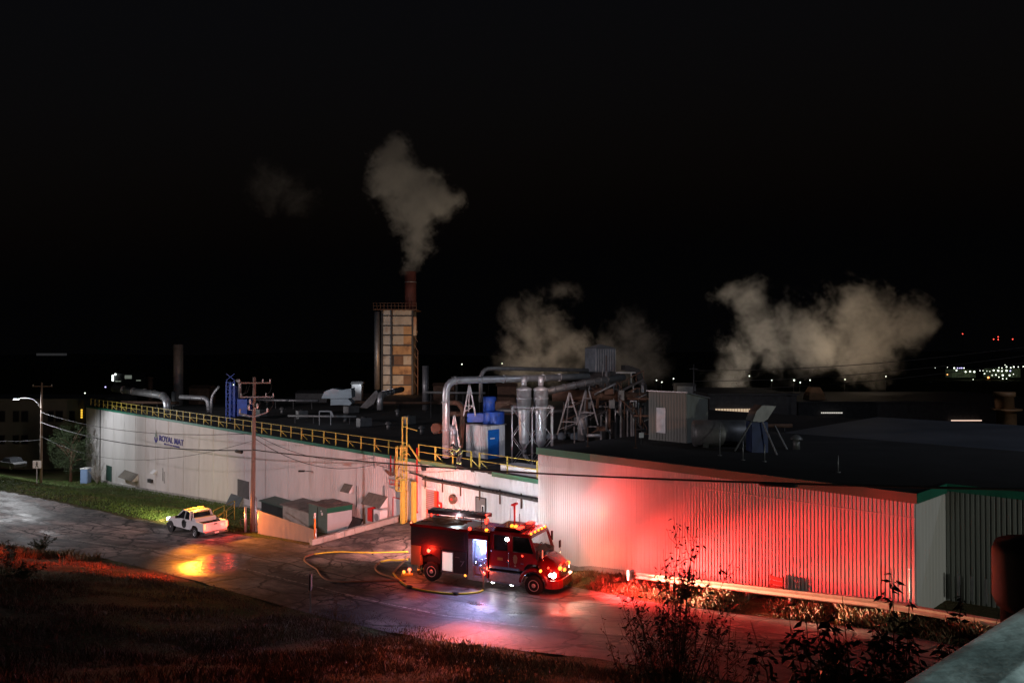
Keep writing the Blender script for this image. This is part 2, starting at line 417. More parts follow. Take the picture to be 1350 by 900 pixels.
    ro = mth('SUBTRACT', rng(big, .4, .6, .8, .56), mth('MULTIPLY', puddle, .34))
    L.new(mth('MAXIMUM', mth('ADD', ro, rng(fine, .3, .7, -.05, .08)), .12), b.inputs['Roughness'])
    b.inputs['Specular IOR Level'].default_value = .5
    bp = n.new('ShaderNodeBump'); bp.inputs['Strength'].default_value = .35; bp.inputs['Distance'].default_value = .02
    L.new(mth('SUBTRACT', fine, crack), bp.inputs['Height']); L.new(bp.outputs[0], b.inputs['Normal'])
    return m
def sheet(name, ss, tlo, thi, nt_, mt, dz, yard=False):
    vs = []; uvs = []
    for s_ in ss:
        a, b_ = tlo(s_), thi(s_)
        for j in range(nt_ + 1):
            t_ = lerp(a, b_, j / nt_); vs.append(st(s_, t_, zg(s_, t_) + dz)); uvs.append((s_, t_ - a if not yard else t_))
    k = nt_ + 1; fs = [[i * k + j, i * k + j + 1, (i + 1) * k + j + 1, (i + 1) * k + j] for i in range(len(ss) - 1) for j in range(nt_)]
    me = bpy.data.meshes.new(name); me.from_pydata([v[:] for v in vs], [], fs)
    ul = me.uv_layers.new(name='metres')
    for lp in me.loops: ul.data[lp.index].uv = uvs[lp.vertex_index]
    me.polygons.foreach_set('use_smooth', [True] * len(fs)); me.materials.append(mt)
    o = bpy.data.objects.new(name, me); C.objects.link(o); o['kind'] = 'structure'; recalc(o)
    if o.data.polygons[0].normal.z < 0: o.data.flip_normals()
    return o
def ruv(px, py): q = G(px, py); s_, t_ = q.dot(U), q.dot(N); return s_, t_ - tab(s_, TN)
POOLS = [(*ruv(272, 748), 3.2, 2.2), (*ruv(300, 735), 2.5, 1.5), (*ruv(70, 703), 2.2, .5), (*ruv(690, 800), 4, 1.6)]
rs = [-60 + i for i in range(0, 240)] + [180 + 8 * i for i in range(25)]
def ragged(T, sg): return lambda s: tab(s, T) + sg * (.18 * noise.noise(V((s * .8, 1, sg))) + .1 * noise.noise(V((s * 2.7, 5, sg))))
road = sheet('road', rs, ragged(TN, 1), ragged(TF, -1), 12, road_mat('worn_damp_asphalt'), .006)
yard = sheet('yard', [29.3 + i * .63 for i in range(31)], lambda s: tab(s, TF) - .3, lambda s: 35.0 if s > 32.3 else 33.15, 12, road_mat('yard_asphalt', True), .012, True)
# ------------------------------------------------------------------ the two long buildings
TA, TB, TC = 33.2, 35.05, 36.7
ZA, ZB = 6.9, 4.6
SA0, SA1 = 11.4, 32.4
SB1 = 128.6
def ribwall(mb, s0, s1, t, ztop, pitch, dep, step=1, zb=-.4, flip=1, across=False):
    """folded sheet: crests stand dep proud of plane t (towards -t); across=True runs along t at s"""
    n = int(round(abs(s1 - s0) / pitch)); pr = []
    for i in range(n):
        a = s0 + (s1 - s0) * i / n; p = (s1 - s0) / n
        pr += [(a, 0), (a + p * .28, 0), (a + p * .38, dep), (a + p * .9, dep)]
    pr.append((s1, 0))
    vs = []
    for a, d in pr:
        q = (lambda z: st(a, t - d, z)) if not across else (lambda z: st(t - d, a, z))
        g = zg(a, t - .1) if not across else zg(t - .1, a)
        vs += [q(g + zb), q(ztop)]
    mb.add(vs, [(2 * i, 2 * i + 2, 2 * i + 3, 2 * i + 1) for i in range(len(pr) - 1)])
A = thing('corrugated_warehouse', 'tall warehouse clad in white corrugated steel, lit red by the fire engine', 'warehouse', st(22, TA, zg(22, TA)))
mb = MB(); ribwall(mb, SA0, SA1, TA, ZA - .05, .165, .022)
o = part('front_wall', mb, m_wallA, A, 'white ribbed wall flooded with red light', w=True, fix=False)
mb = MB(); ribwall(mb, TA, TC, SA0, ZA - .05, .4, .008, across=True)
part('return_wall', mb, m_wallA, A, 'smooth pale wall between the red wall and the dark green wall', w=True, fix=False)
mb = MB(); ribwall(mb, -32, SA0 - .02, TC, ZA - .05, .19, .05)
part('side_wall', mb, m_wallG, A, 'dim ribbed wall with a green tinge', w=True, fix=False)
mb = MB(); mb.stbox(SA1 - .02, SA1, TA + .01, 51.8, -1, ZA - .05); part('end_wall', mb, m_wallA, A, w=True)
def fascia(mb, s0, s1, t, z1, h=.38, d=.12): mb.stbox(s0, s1, t - d, t - .04, z1 - h, z1 + .02)
mb = MB(); mb.stbox(SA0 + .02, SA1 - .02, TA - .045, TA - .036, ZA - 1.02, ZA - .97); part('lap_flashing', mb, m_wallA, A, w=True); mb = MB(); fascia(mb, 28.3, SA1 + .05, TA, ZA); part('fascia', mb, m_fascia, A, 'clean green stretch of roof edge trim', w=True)
mb = MB(); fascia(mb, SA0 - .08, 28.28, TA, ZA); part('fascia', mb, m_fasciaA, A, 'faded brownish stretch of roof edge trim', w=True)
mb = MB(); mb.stbox(SA0 - .1, SA0 - .05, TA - .1, TC - .1, ZA - .38, ZA + .02); part('fascia', mb, m_fascia, A, w=True)
mb = MB(); fascia(mb, -32, SA0 - .1, TC, ZA, .3); part('fascia', mb, m_fascia, A, w=True)
mb = MB(); mb.stbox(SA0, SA1, TA - .04, 51.8, ZA - .04, ZA); mb.stbox(-32, SA0 - .003, TC - .04, 51.8, ZA - .04, ZA)
part('roof', mb, M('black_roof_membrane', (.02, .019, .02), .85, 0, .4, .5, .3, 8), A, w=True)
mb = MB()
for i in range(26):
    a, b = SA0 + i * .81, SA0 + (i + 1) * .81
    za, zb_ = zg(a, 33), zg(b, 33)
    mb.hexa([st(a, TA - .09, za - .5), st(a, TA + .1, za - .5), st(b, TA + .1, zb_ - .5), st(b, TA - .09, zb_ - .5), st(a, TA - .09, za + .3), st(a, TA + .1, za + .3), st(b, TA + .1, zb_ + .3), st(b, TA - .09, zb_ + .3)])
part('foundation', mb, m_conc, A, w=True)

B = thing('long_factory_building', 'long low factory building with pale siding and yellow roof railings running along its roof', 'factory', st(70, TB, zg(70, TB - .1)))
mb = MB(); ribwall(mb, SA1 - 3, SB1, TB, ZB - .03, .3, .028)
part('front_wall', mb, m_wallB, B, w=True, fix=False)
mb = MB(); mb.stbox(SB1, SB1 + .3, TB, 95, -8, ZB); part('end_wall', mb, m_wallB, B, w=True)
def sx(px, t): # s on wall plane t at picture column px
    a = (px - 675) / F
    return t * (N.x - a * N.y) / (a * U.y - U.x)
def zpx(px, py, t): return PT(px, py, t).z
mb = MB(); fascia(mb, sx(602, TB), SB1, TB, ZB, .24); part('fascia', mb, m_fascia, B, w=True)
mb = MB(); fascia(mb, SA1 - 2, sx(650, TB), TB, ZB, .26); part('fascia', mb, m_fascia, B, w=True)
mb = MB()
a, b = sx(649, TB), sx(603, TB); q = a
while q < b:
    e = min(q + .35, b); h = .1 + .22 * abs(noise.noise(V((q * 1.7, 0, 0)))); fascia(mb, q, e - .01, TB, ZB, h, .1); q = e
part('torn_edge', mb, m_dark, B, 'ragged strip where the roof trim is missing', w=True)
mb = MB(); mb.stbox(SA1 - 3, SB1, TB - .03, 95, ZB - .05, ZB); part('roof', mb, m_roof, B, w=True)
mb = MB()   # wider panel seams and rust runs standing proud of the ribs
for k in range(22):
    s_ = 38 + k * 4.1 + .5 * math.sin(k * 5.1)
    mb = MB(); mb.stbox(s_, s_ + .07, TB - .055, TB - .03, zg(s_, TB - .1) - .2, ZB - .26); part('panel_seam', mb, m_wallB, B, w=True)

def wallbox(mb, px0, py0, px1, py1, d=.08, t=TB, off=.03):
    s1, s0 = sx(px0, t), sx(px1, t); m = (px0 + px1) / 2
    z1, z0 = zpx(m, py0, t), zpx(m, py1, t)
    mb.stbox(s0, s1, t - off - d, t - off, z0, z1); return s0, s1, z0, z1
# roller door with frame, person door, windows
mb = MB(); s0, s1, z0, z1 = wallbox(mb, 563, 645, 576, 690, .05)
rd = part('roller_door', mb, M('pinkish_roller_door', (.42, .26, .26), .5, 0, .15, 1.5), B, 'brown pink roller door', w=True)
mb = MB()
for z in [z0 + .14 * i for i in range(1, int((z1 - z0) / .14))]: mb.stbox(s0, s1, TB - .095, TB - .08, z, z + .03)
part('slat', mb, m_hosed, rd, w=True)
mb = MB(); mb.stbox(s1, s1 + .5, TB - .1, TB - .03, z0, z1 + .12); mb.stbox(s0, s1, TB - .1, TB - .03, z1, z1 + .12)
part('frame', mb, m_white, rd, w=True)
mb = MB(); mb.stbox(s0 - .28, s0, TB - .22, TB - .03, z0, z1); part('frame', mb, m_redbox, rd, 'red door jamb', w=True)
mb = MB(); s0, s1, z0, z1 = wallbox(mb, 629, 656, 641, 700, .05)
pdr = part('door', mb, M('grey_door', (.13, .14, .15), .5, 0, .15, 1.5), B, 'grey service door with a tall window', w=True)
mb = MB(); mb.stbox(s0 + .1, s0 + .35, TB - .1, TB - .082, z1 - 1.15, z1 - .45); part('window_frame', mb, m_white, pdr, w=True)
mb = MB(); mb.stbox(s0 + .15, s0 + .3, TB - .115, TB - .102, z1 - 1.08, z1 - .52); part('window', mb, m_glass, pdr, w=True)
mb = MB(); mb.stbox(s0 + .28, s0 + .62, TB - .1, TB - .083, z1 - 1.75, z1 - 1.25); part('notice', mb, m_white, pdr, 'white paper notice', w=True)
mb = MB(); mb.stbox(s0 - .06, s0, TB - .1, TB - .03, z0, z1 + .06); mb.stbox(s1, s1 + .06, TB - .1, TB - .03, z0, z1 + .06); mb.stbox(s0, s1, TB - .1, TB - .03, z1, z1 + .06)
part('frame', mb, m_dark, pdr, w=True)
mb = MB(); wallbox(mb, 520, 657, 532, 690, .03); part('door', mb, m_white, B, 'plain pale door behind the yellow ladder', w=True)
mb = MB(); s0, s1, z0, z1 = wallbox(mb, 519.4, 656, 533, 657.3, .05); mb.stbox(s1 - .05, s1, TB - .1, TB - .03, z0 - 2.0, z0)
part('door_frame', mb, m_redbox, B, 'thin red door frame', w=True)
mb = MB(); wallbox(mb, 315, 633, 329.5, 656, .05); part('window', mb, M('boarded_window', (.09, .085, .085), .6), B, 'dark boarded window beside the utility pole', w=True)
mb = MB(); wallbox(mb, 142, 614, 149, 634, .06); part('door', mb, m_greend, B, 'dull green door at the far end', w=True)
mb = MB(); wallbox(mb, 199, 631.5, 203.5, 636, .3); part('vent_box', mb, m_dark, B, w=True)
mb = MB()
for px, a, b in ((217, 617, 634), (219, 622, 637), (134, 540, 640), (472.5, 640, 668), (507.5, 640, 660), (509.5, 640, 662)):
    s_ = sx(px, TB); mb.tube([st(s_, TB - .12, zpx(px, b, TB)), st(s_, TB - .12, zpx(px, a, TB))], .035 if px > 200 else .1, 6)
part('downpipe', mb, m_hose_grey, B, w=True)
# shingled hoods on the wall: sloping lid + two side cheeks
m_lid = M('brown_lid', (.14, .12, .1), .7, .1, .3, 3)
def hood(parent, px0, px1, py_top, py_bot, dep, name, label, mlid=None):
    s1, s0 = sx(px0, TB), sx(px1, TB); m = (px0 + px1) / 2
    z1, z0 = zpx(px1, py_top, TB), zpx(m, py_bot, TB)
    mb = MB(); a = TB - .035; b = TB - dep
    mb.hexa([st(s0, b, z0), st(s0, a, z1 - .05), st(s1, a, z1 - .05), st(s1, b, z0), st(s0, b, z0 + .05), st(s0, a, z1), st(s1, a, z1), st(s1, b, z0 + .05)])
    h = part(name, mb, mlid or m_lid, parent, label, w=True)
    for q in (s0 + .03, s1 - .06):
        c = MB(); c.hexa([st(q, b + .05, z0 - .02), st(q, a, z0 - .02), st(q + .03, a, z0 - .02), st(q + .03, b + .05, z0 - .02), st(q, b + .05, z0), st(q, a, z1 - .07), st(q + .03, a, z1 - .07), st(q + .03, b + .05, z0)])
        part('cheek', c, m_white, h, w=True)
    return h
hood(B, 166, 184, 625, 631, .9, 'door_canopy', 'shallow dark canopy low on the far wall')
hood(B, 204, 208.5, 620, 624, .5, 'vent_hood', 'small white vent hood high on the far wall', m_white)
hood(B, 455, 466, 639, 648, .45, 'vent_hood', 'wedge vent hood above the green shed')
hood(B, 487, 512, 654, 665, .75, 'canopy', 'sloping canopy above the red cabinet')
hood(B, 462, 480, 684, 696, .6, 'vent_hood', 'dark wedge hood at the foot of the wall', m_dark)
hood(B, 306, 322, 655, 667, .6, 'vent_hood', 'curved dark hood under the boarded window', m_dark)
# foundation line of the far lawn stretch
mb = MB()
for i in range(60):
    a, b = 49.5 + i * 1.3, 49.5 + (i + 1) * 1.3
    za, zb_ = zg(a, 34.9), zg(b, 34.9)
    mb.hexa([st(a, TB - .12, za - .5), st(a, TB, za - .5), st(b, TB, zb_ - .5), st(b, TB - .12, zb_ - .5), st(a, TB - .12, za + .22), st(a, TB, za + .22), st(b, TB, zb_ + .22), st(b, TB - .12, zb_ + .22)])
part('foundation', mb, m_conc, B, w=True)

# company sign letters, flat on the siding
sg = thing('company_sign', 'navy ROYAL MAT lettering with a small crown shaped emblem on the long pale wall', 'sign', st(sx(225, TB), TB - .08, 1.2))
RW = Matrix((( -U.x, 0, N.x, 0), (-U.y, 0, N.y, 0), (0, 1, 0, 0), (0, 0, 0, 1)))   # text x -> -U, text y -> up, z -> N flipped below
def letters(txt, name, mt, px0, px1, py0, py1, stretch=True, off=.02):
    cu = bpy.data.curves.new(name, 'FONT'); cu.body = txt; cu.size = 1; cu.extrude = .02; cu.offset = off
    tmp = bpy.data.objects.new('tmp', cu); C.objects.link(tmp)
    dg = bpy.context.evaluated_depsgraph_get(); me = bpy.data.meshes.new_from_object(tmp.evaluated_get(dg))
    bpy.data.objects.remove(tmp)
    xs = [v.co.x for v in me.vertices]; ys = [v.co.y for v in me.vertices]
    x0, x1, y0, y1 = min(xs), max(xs), min(ys), max(ys)
    sa, sb = sx(px0, TB), sx(px1, TB); za = zpx(px0, py1, TB); zb_ = zpx(px0, py0, TB)
    for v in me.vertices:
        u_ = (v.co.x - x0) / (x1 - x0); w_ = (v.co.y - y0) / (y1 - y0)
        q = st(lerp(sa, sb, u_), TB - .075 - v.co.z, lerp(za, zb_, w_)) - sg.location
        v.co = q
    me.materials.clear(); me.materials.append(mt)
    o = bpy.data.objects.new(name, me); C.objects.link(o); o.parent = sg; recalc(o); return o
letters('ROYAL MAT', 'company_name', m_navy, 211.5, 243.5, 573.2, 580.8, off=.015)
letters('RECYCLED RUBBER', 'small_line', m_navy, 218, 238.5, 584.0, 585.8, off=.01)
def emblem(mt, name, pts):
    mb = MB(); s_, z_ = sx(207.3, TB), zpx(207.3, 576, TB); f = lambda a, b, w_: st(s_ - a, TB - .07 - w_, z_ + b)
    for poly in pts: mb.prism(poly, 0, .03, f)
    part(name, mb, mt, sg, w=True)
emblem(m_mgrey, 'emblem_leaf', [[(-.1, 0), (.1, 0), (.1, .5), (0, .85), (-.1, .5)], [(-.35, 0), (-.14, 0), (-.14, .3), (-.3, .4)], [(.14, 0), (.35, 0), (.3, .4), (.14, .3)]])
emblem(m_navy, 'emblem_base', [[(-.1, -.08), (-.1, -.62), (0, -.75), (.1, -.62), (.1, -.08)], [(-.5, 0), (-.52, -.35), (-.14, -.66), (-.14, -.45), (-.36, -.28), (-.36, 0)], [(.36, 0), (.36, -.28), (.14, -.45), (.14, -.66), (.52, -.35), (.5, 0)]])

# ------------------------------------------------------------------ railings on the long roof
def railing(s0, s1, label, t=35.35, dense=2.0):
    r = thing('roof_railing', label, 'railing', st((s0 + s1) / 2, t, ZB), group=None)
    n = max(int(round((s1 - s0) / dense)), 1)
    for i in range(n + 1):
        s_ = lerp(s0, s1, i / n); mb = MB(); big = i % 2 == 0
        mb.stbox(s_ - (.055 if big else .035), s_ + (.055 if big else .035), t - .04, t + .04, ZB, ZB + 1.12)
        if big: mb.bar(st(s_, t + .02, ZB + .55), st(s_ - .35, t + .4, ZB + .02), .06)
        part('post', mb, m_yel, r, w=True)
    for h in (1.08, .56):
        mb = MB(); mb.bar(st(s0, t - .05, ZB + h), st(s1, t - .05, ZB + h), .045); part('rail', mb, m_yel, r, w=True)
    return r
railing(sx(528, TB), sx(330, TB), 'yellow pipe railing along the roof edge from the utility pole to the caged ladder')
railing(sx(329, TB), SB1 - 1, 'yellow pipe railing along the far half of the roof edge, fading into the dark')
railing(sx(617, TB), sx(548, TB), 'short yellow railing on the roof where the firefighter works', dense=1.9)
railing(sx(704, TB), sx(628, TB), 'low yellow railing in front of the twin steel cyclones', dense=2.4)
# yellow platform edge right of the ladder
mb = MB(); mb.stbox(sx(585, TB), sx(550, TB), 35.0, 35.25, ZB - .16, ZB + .05)
solo('kick_plate', mb, m_yel, 'yellow steel kick plate on the roof edge right of the caged ladder', 'kick plate')

# ------------------------------------------------------------------ caged ladder and pipes on the wall
sl = sx(540, TB); zl = zg(sl, 34.5)
ld = thing('caged_ladder', 'tall yellow caged ladder climbing the factory wall to the roof, hoops at its top', 'ladder', st(sl, TB - .6, zl))
tl = TB - .45
for d in (-.28, .28):
    mb = MB(); mb.stbox(sl + d - .045, sl + d + .045, tl - .03, tl + .03, zl, ZB + 3.1); part('stile', mb, m_yel, ld, w=True)
for i in range(30):
    z = zl + .3 + i * .28
    if z < ZB + 1.3: mb = MB(); mb.bar(st(sl - .25, tl, z), st(sl + .25, tl, z), .05); part('rung', mb, m_yel, ld, w=True)
for z in (zl + 2.4, zl + 3.3, ZB - .1, ZB + .9):
    pts = [st(sl + .5 * math.cos(a), tl - .1 - .62 * math.sin(a), z) for a in [PI * i / 8 for i in range(9)]]
    mb = MB(); mb.tube(pts, .04, 6); part('hoop', mb, m_yel, ld, w=True)
for k in range(5):
    a = PI * (k + .5) / 5; x, y = .5 * math.cos(a), .62 * math.sin(a)
    mb = MB(); mb.bar(st(sl + x, tl - .1 - y, zl + 2.4), st(sl + x, tl - .1 - y, ZB + .95), .05); part('cage_bar', mb, m_yel, ld, w=True)
mb = MB()
for z in (ZB + 1.2, ZB + 2.4, ZB + 3.0, ZB + 3.1): mb.bar(st(sl - .3, tl, z), st(sl + .3, tl, z), .06)
mb.bar(st(sl - .3, tl, ZB + 2.35), st(sl - 1.4, tl + .1, ZB + 2.2), .05); mb.bar(st(sl - .5, tl, ZB + 1.1), st(sl - 1.9, tl, ZB), .09)
mb.bar(st(sl + .5, tl + .1, ZB + .95), st(sl - .55, tl + .1, ZB + .95), .07); mb.bar(st(sl + .55, tl + .1, ZB - .1), st(sl + .55, tl + .1, ZB + 1), .07)
part('top_frame', mb, m_yel, ld, w=True)
for k, (px, top) in enumerate(((532.5, 633), (547, 635))):
    s_ = sx(px, 34.3); mb = MB(); mb.stbox(s_ - .17, s_ + .17, 34.1, 34.35, zg(s_, 34.2) - .1, zpx(px, top, 34.2)); mb.stbox(s_ - .19, s_ - .14, 34.04, 34.1, zg(s_, 34.2), zpx(px, top, 34.2) - .1)
    solo('pipe_guard', mb, m_yel, ['tall yellow steel guard channel just before the ladder foot', 'tall yellow steel guard channel just past the ladder foot, nearer the roller door'][k], 'guard', bev=.02)
for k, (px, a, b, lab) in enumerate(((550, 590, 676, 'thin red standpipe running down right of the yellow ladder'), (521, 601, 622, 'short red pipe drop left of the yellow ladder, nearest to it'), (515.5, 600, 626, 'short dark red pipe drop ending in the hanging cable loops'))):
    s_ = sx(px, 34.8); mb = MB(); mb.tube([st(s_, 34.8, zpx(px, b, 34.8)), st(s_, 34.8, zpx(px, a, 34.8))], .06, 8)
    mb.lathe(st(s_, 34.8, zpx(px, b, 34.8)), [(.1, 0), (.1, .12), (.06, .14)], n=10); solo('standpipe', mb, m_redbox, lab, 'pipe')
mb = MB()
for k in range(4):
    r = .35 + .1 * k; c = (sx(519, 34.6), zpx(519, 621, 34.6))
    mb.tube([st(c[0] + (1.0 - i / 5.0) , 34.6 - .03 * k, c[1] - r * math.sin(PI * i / 10) + .15 * (i / 10) + (i / 10) * .5) for i in range(11)], .035, 6)
solo('cable_loops', mb, m_hosed, 'bundle of dark cable loops hanging left of the caged ladder', 'cables')
mb = MB(); z = zpx(519, 639, 34.5); a, b = sx(528, 34.5), sx(514, 34.5)
for dz in (0, .35): mb.bar(st(a, 34.5, z + dz), st(b, 34.5, z + dz), .05)
for k in range(5): q = lerp(a, b, k / 4); mb.bar(st(q, 34.5, z), st(q, 34.5, z + .35), .04); mb.bar(st(q, 34.5, z), st(q, 35.0, z), .04)
solo('pipe_bracket', mb, m_redbox, 'red steel bracket shelf on the wall left of the yellow ladder', 'bracket')
# cable tray
ct = thing('cable_tray', 'long ladder type cable tray hung level on the pale wall right of the ladder', 'cable tray', st(sx(640, TB), TB - .4, 3.2))
zt = 3.35; a, b = SA1 + .1, sx(566, TB)
for d in (-.15, -.62):
    mb = MB(); mb.stbox(a, b, TB + d - .03, TB + d + .03, zt, zt + .12); part('side_rail', mb, m_dark, ct, w=True)
n = int((b - a) / .4)
mb = MB()
for i in range(n): q = a + .2 + i * .4; mb.stbox(q, q + .05, TB - .6, TB - .17, zt + .02, zt + .06)
part('rung', mb, m_galvd, ct, w=True)
mb = MB()
for d in (-.3, -.42): mb.tube([st(a + (b - a) * i / 20, TB + d, zt + .13 + .02 * math.sin(i)) for i in range(21)], .045, 6)
part('cable', mb, m_wire, ct, w=True)
for i in range(7): q = a + 1.1 + i * 2.0; mb = MB(); mb.stbox(q, q + .07, TB - .12, TB - .04, zt - .75, zt + .2); part('bracket', mb, m_rust, ct, w=True)
mb = MB(); mb.tube([st(b, TB - .4, zt + .1), st(b + .8, TB - .4, zt + .25), st(b + 1.8, TB - .4, zt + .3), st(sl - .6, TB - .4, zt + .3)], .06, 6); part('cable', mb, m_wire, ct, w=True)
# small fittings on the wall
s_, z_ = sx(582, TB), zpx(582, 667, TB)
mb = MB(); mb.stbox(s_ - .14, s_ + .14, TB - .16, TB - .035, z_ - .3, z_ + .3); al = solo('alarm_box', mb, m_redbox, 'small red box with a white mark on the wall beside the roller door', 'box', bev=.01)
mb = MB(); mb.stbox(s_ - .07, s_ + .07, TB - .18, TB - .163, z_ + .02, z_ + .14); mb.stbox(s_ - .03, s_ + .03, TB - .18, TB - .163, z_ - .16, z_ - .02); part('mark', mb, m_white, al, w=True)
s_, z_ = sx(601, TB), zpx(601, 657, TB); c = st(s_, TB - .14, z_)
hr = thing('hose_reel', 'round dark red hose reel mounted on the wall between the two doors', 'hose reel', c)
mb = MB(); mb.lathe(c, [(.32, 0), (.34, .05), (.2, .07), (.2, .17), (.34, .19), (.34, .24)], N * -1, 16); part('drum', mb, m_rust, hr, w=True)
mb = MB(); mb.lathe(c - N * .2, [(.1, 0), (.1, .08), (.04, .1)], N * -1, 12); part('hub', mb, m_redbox, hr, w=True)
s_, z_ = sx(566, TB), zpx(566, 616, TB)
fl = thing('flood_lamp', 'unlit black floodlight on the wall above the roller door', 'lamp', st(s_, TB - .05, z_))
mb = MB(); mb.box(st(s_, TB - .5, z_), (.3, .3, .25), Matrix.Rotation(.5, 3, 'Z') @ Matrix.Rotation(.4, 3, 'X')); part('head', mb, m_black, fl, w=True)
mb = MB(); mb.bar(st(s_, TB - .04, z_), st(s_, TB - .4, z_ + .05), .06); part('arm', mb, m_black, fl, w=True)
s_, z_ = sx(414, TB), zpx(414, 621.5, TB)
fl = thing('wall_lamp', 'unlit dark lamp on an arm high on the wall above the fence panel', 'lamp', st(s_, TB - .05, z_))
mb = MB(); mb.bar(st(s_, TB - .04, z_), st(s_ + .3, TB - .8, z_ + .1), .05); part('arm', mb, m_black, fl, w=True)
mb = MB(); mb.box(st(s_ + .4, TB - .95, z_ + .1), (.5, .3, .12)); part('head', mb, m_black, fl, w=True)
# red cabinet and white condenser under the canopy
p = st(sx(493, 34.2), 34.2, 0); s_ = sx(493, 34.4)
z0, z1 = zpx(493, 687, 34.4), zpx(493, 670, 34.4)
cb = thing('red_cabinet', 'open red steel cabinet standing under the sloping canopy', 'cabinet', st(s_, 34.4, z0))
mb = MB(); mb.stbox(s_ - .1, s_ + .55, 34.2, 34.25, z0, z1); mb.stbox(s_ + .5, s_ + .55, 34.25, 34.95, z0, z1); part('case', mb, m_redbox, cb, w=True)
mb = MB(); mb.stbox(s_ - .3, s_ - .14, 34.2, 34.9, z0, z1); part('door', mb, m_black, cb, w=True)
s_ = sx(501.5, 34.4); ac = thing('condenser_unit', 'white air conditioning condenser between the red cabinet and the ladder', 'air conditioner', st(s_, 34.4, z0 - .1))
mb = MB(); mb.stbox(s_ - .45, s_ + .45, 34.1, 34.75, z0, z1 + .05); part('case', mb, m_white, ac, w=True, bev=.03)
mb = MB(); mb.lathe(st(s_, 34.09, (z0 + z1) / 2), [(.3, 0), (.3, .03)], N * -1, 16); part('fan_grille', mb, m_galvd, ac, w=True)
mb = MB()
for d in (-.35, .35): mb.bar(st(s_ + d, 34.15, z0 - .05), st(s_ + d, 35.0, z0 - .05), .07); mb.bar(st(s_ + d, 34.2, z0 - .05), st(s_ + d, 35.0, z0 - .5), .05)
part('bracket', mb, m_galv, ac, w=True)

# ------------------------------------------------------------------ service yard edge: kerb wall, fence panel, sheds
mb = MB()
for i in range(9):
    a, b = 27.3 + i * .85, 27.3 + (i + 1) * .85 - .02
    za, zb_ = zg(47.9, a), zg(47.9, b); h = .38
    mb.hexa([st(48.25, a, za - 1.2), st(48.65, a, za - 1.2), st(48.65, b, zb_ - 1.2), st(48.25, b, zb_ - 1.2), st(48.25, a, za + h), st(48.65, a, za + h), st(48.65, b, zb_ + h), st(48.25, b, zb_ + h)])
solo('concrete_kerb_wall', mb, m_conc, 'low concrete block wall edging the asphalt yard beside the sheds', 'low wall', bev=.03)
p0, p1 = G(340, 703), G(415, 716)
fp = thing('fence_panel', 'pinkish ribbed sheet fence panel lit orange beside the utility pole', 'fence', (p0 + p1) / 2)
FENCE = (p0 + p1) / 2 + V((0, 0, 1))
zt0 = CAMZ - (671.5 - 465) / F * p0.y; zt1 = CAMZ - (697 - 465) / F * p1.y
d = (p1 - p0); n = int(d.length / .16); nrm = V((d.y, -d.x, 0)).normalized(); vs = []
for i in range(n * 2 + 1):
    k = i / (n * 2); q = p0 + d * k + nrm * (.03 if i % 2 else 0); vs += [V((q.x, q.y, lerp(p0.z, p1.z, k) - .1)), V((q.x, q.y, lerp(zt0, zt1, k)))]
mb = MB().add(vs, [(2 * i, 2 * i + 2, 2 * i + 3, 2 * i + 1) for i in range(n * 2)])
part('sheet', mb, M('pinkish_sheet', (.42, .3, .25), .6, 0, .12, .8), fp, w=True, fix=False)
for k, q in enumerate((p0 - nrm * .05, p1 + d.normalized() * .1, )):
    mb = MB(); z = (zt0, zt1)[k]; mb.tube([V((q.x, q.y, q.z - .2)), V((q.x, q.y, z + .1))], .07, 8); part('post', mb, m_galv, fp, w=True)
for k, (px, py, h, lab) in enumerate(((304.5 + 19, 698, 1.9, 'short galvanised post just left of the utility pole'),)):
    q = G(px, py + 3); mb = MB(); mb.tube([q - V((0, 0, .2)), q + V((0, 0, h))], .09, 8); solo('steel_post', mb, m_galv, lab, 'post')
# green container shed
Pc = G(431, 703); s0 = Pc.dot(U); t0 = Pc.dot(N); zc = Pc.z - .1; H = 2.1
s1, t1 = s0 + 2.9, t0 + 2.3
sh = thing('green_shed', 'dark green shed with a white end panel and rusty roof beside the concrete wall', 'shed', st((s0 + s1) / 2, (t0 + t1) / 2, zc))
mb = MB(); mb.stbox(s0, s1, t0, t1, zc, zc + H); part('wall', mb, M('grey_green_steel', (.07, .12, .105), .5, 0, .2, 1.5), sh, w=True)
mb = MB(); mb.stbox(s0 - .03, s0 - .003, t0 + .04, t1 - .02, zc + .1, zc + H - .42); part('end_panel', mb, M('pale_end_panel', (.55, .62, .66), .5, 0, .1, 1), sh, 'pale blue white ribbed end panel', w=True)
mb = MB(); mb.stbox(s0 - .04, s0 - .003, t0 - .02, t1 + .02, zc + H - .38, zc + H); part('trim', mb, m_fascia, sh, w=True)
mb = MB()
for q in (s0 + 1.4, s0 + 1.45): mb.stbox(q, q + .02, t0 - .02, t0 - .003, zc + .1, zc + H - .1)
part('door_seam', mb, m_black, sh, w=True)
for q, h, r in ((s0 + .75, 1.55, .13), (s0 + .9, 1.75, .06), (s0 + 2.0, 1.1, .09)):
    mb = MB(); mb.lathe(st(q, t0 - .002, zc + h), [(r, 0), (r, .02)], N * -1, 12); part('notice_disc', mb, m_white, sh, w=True)
mb = MB(); random.seed(3)
for i in range(7):
    for j in range(4):
        a, b = s0 - .1 + i * .45, t0 - .1 + j * .62; mb.stbox(a, a + .44, b, b + .6, zc + H + .02, zc + H + .05 + random.random() * .07)
part('roof', mb, M('grey_rusty_sheet', (.14, .11, .1), .7, .1, .5, 1.2, .3, 9), sh, 'rusty patched roof sheets', w=True)
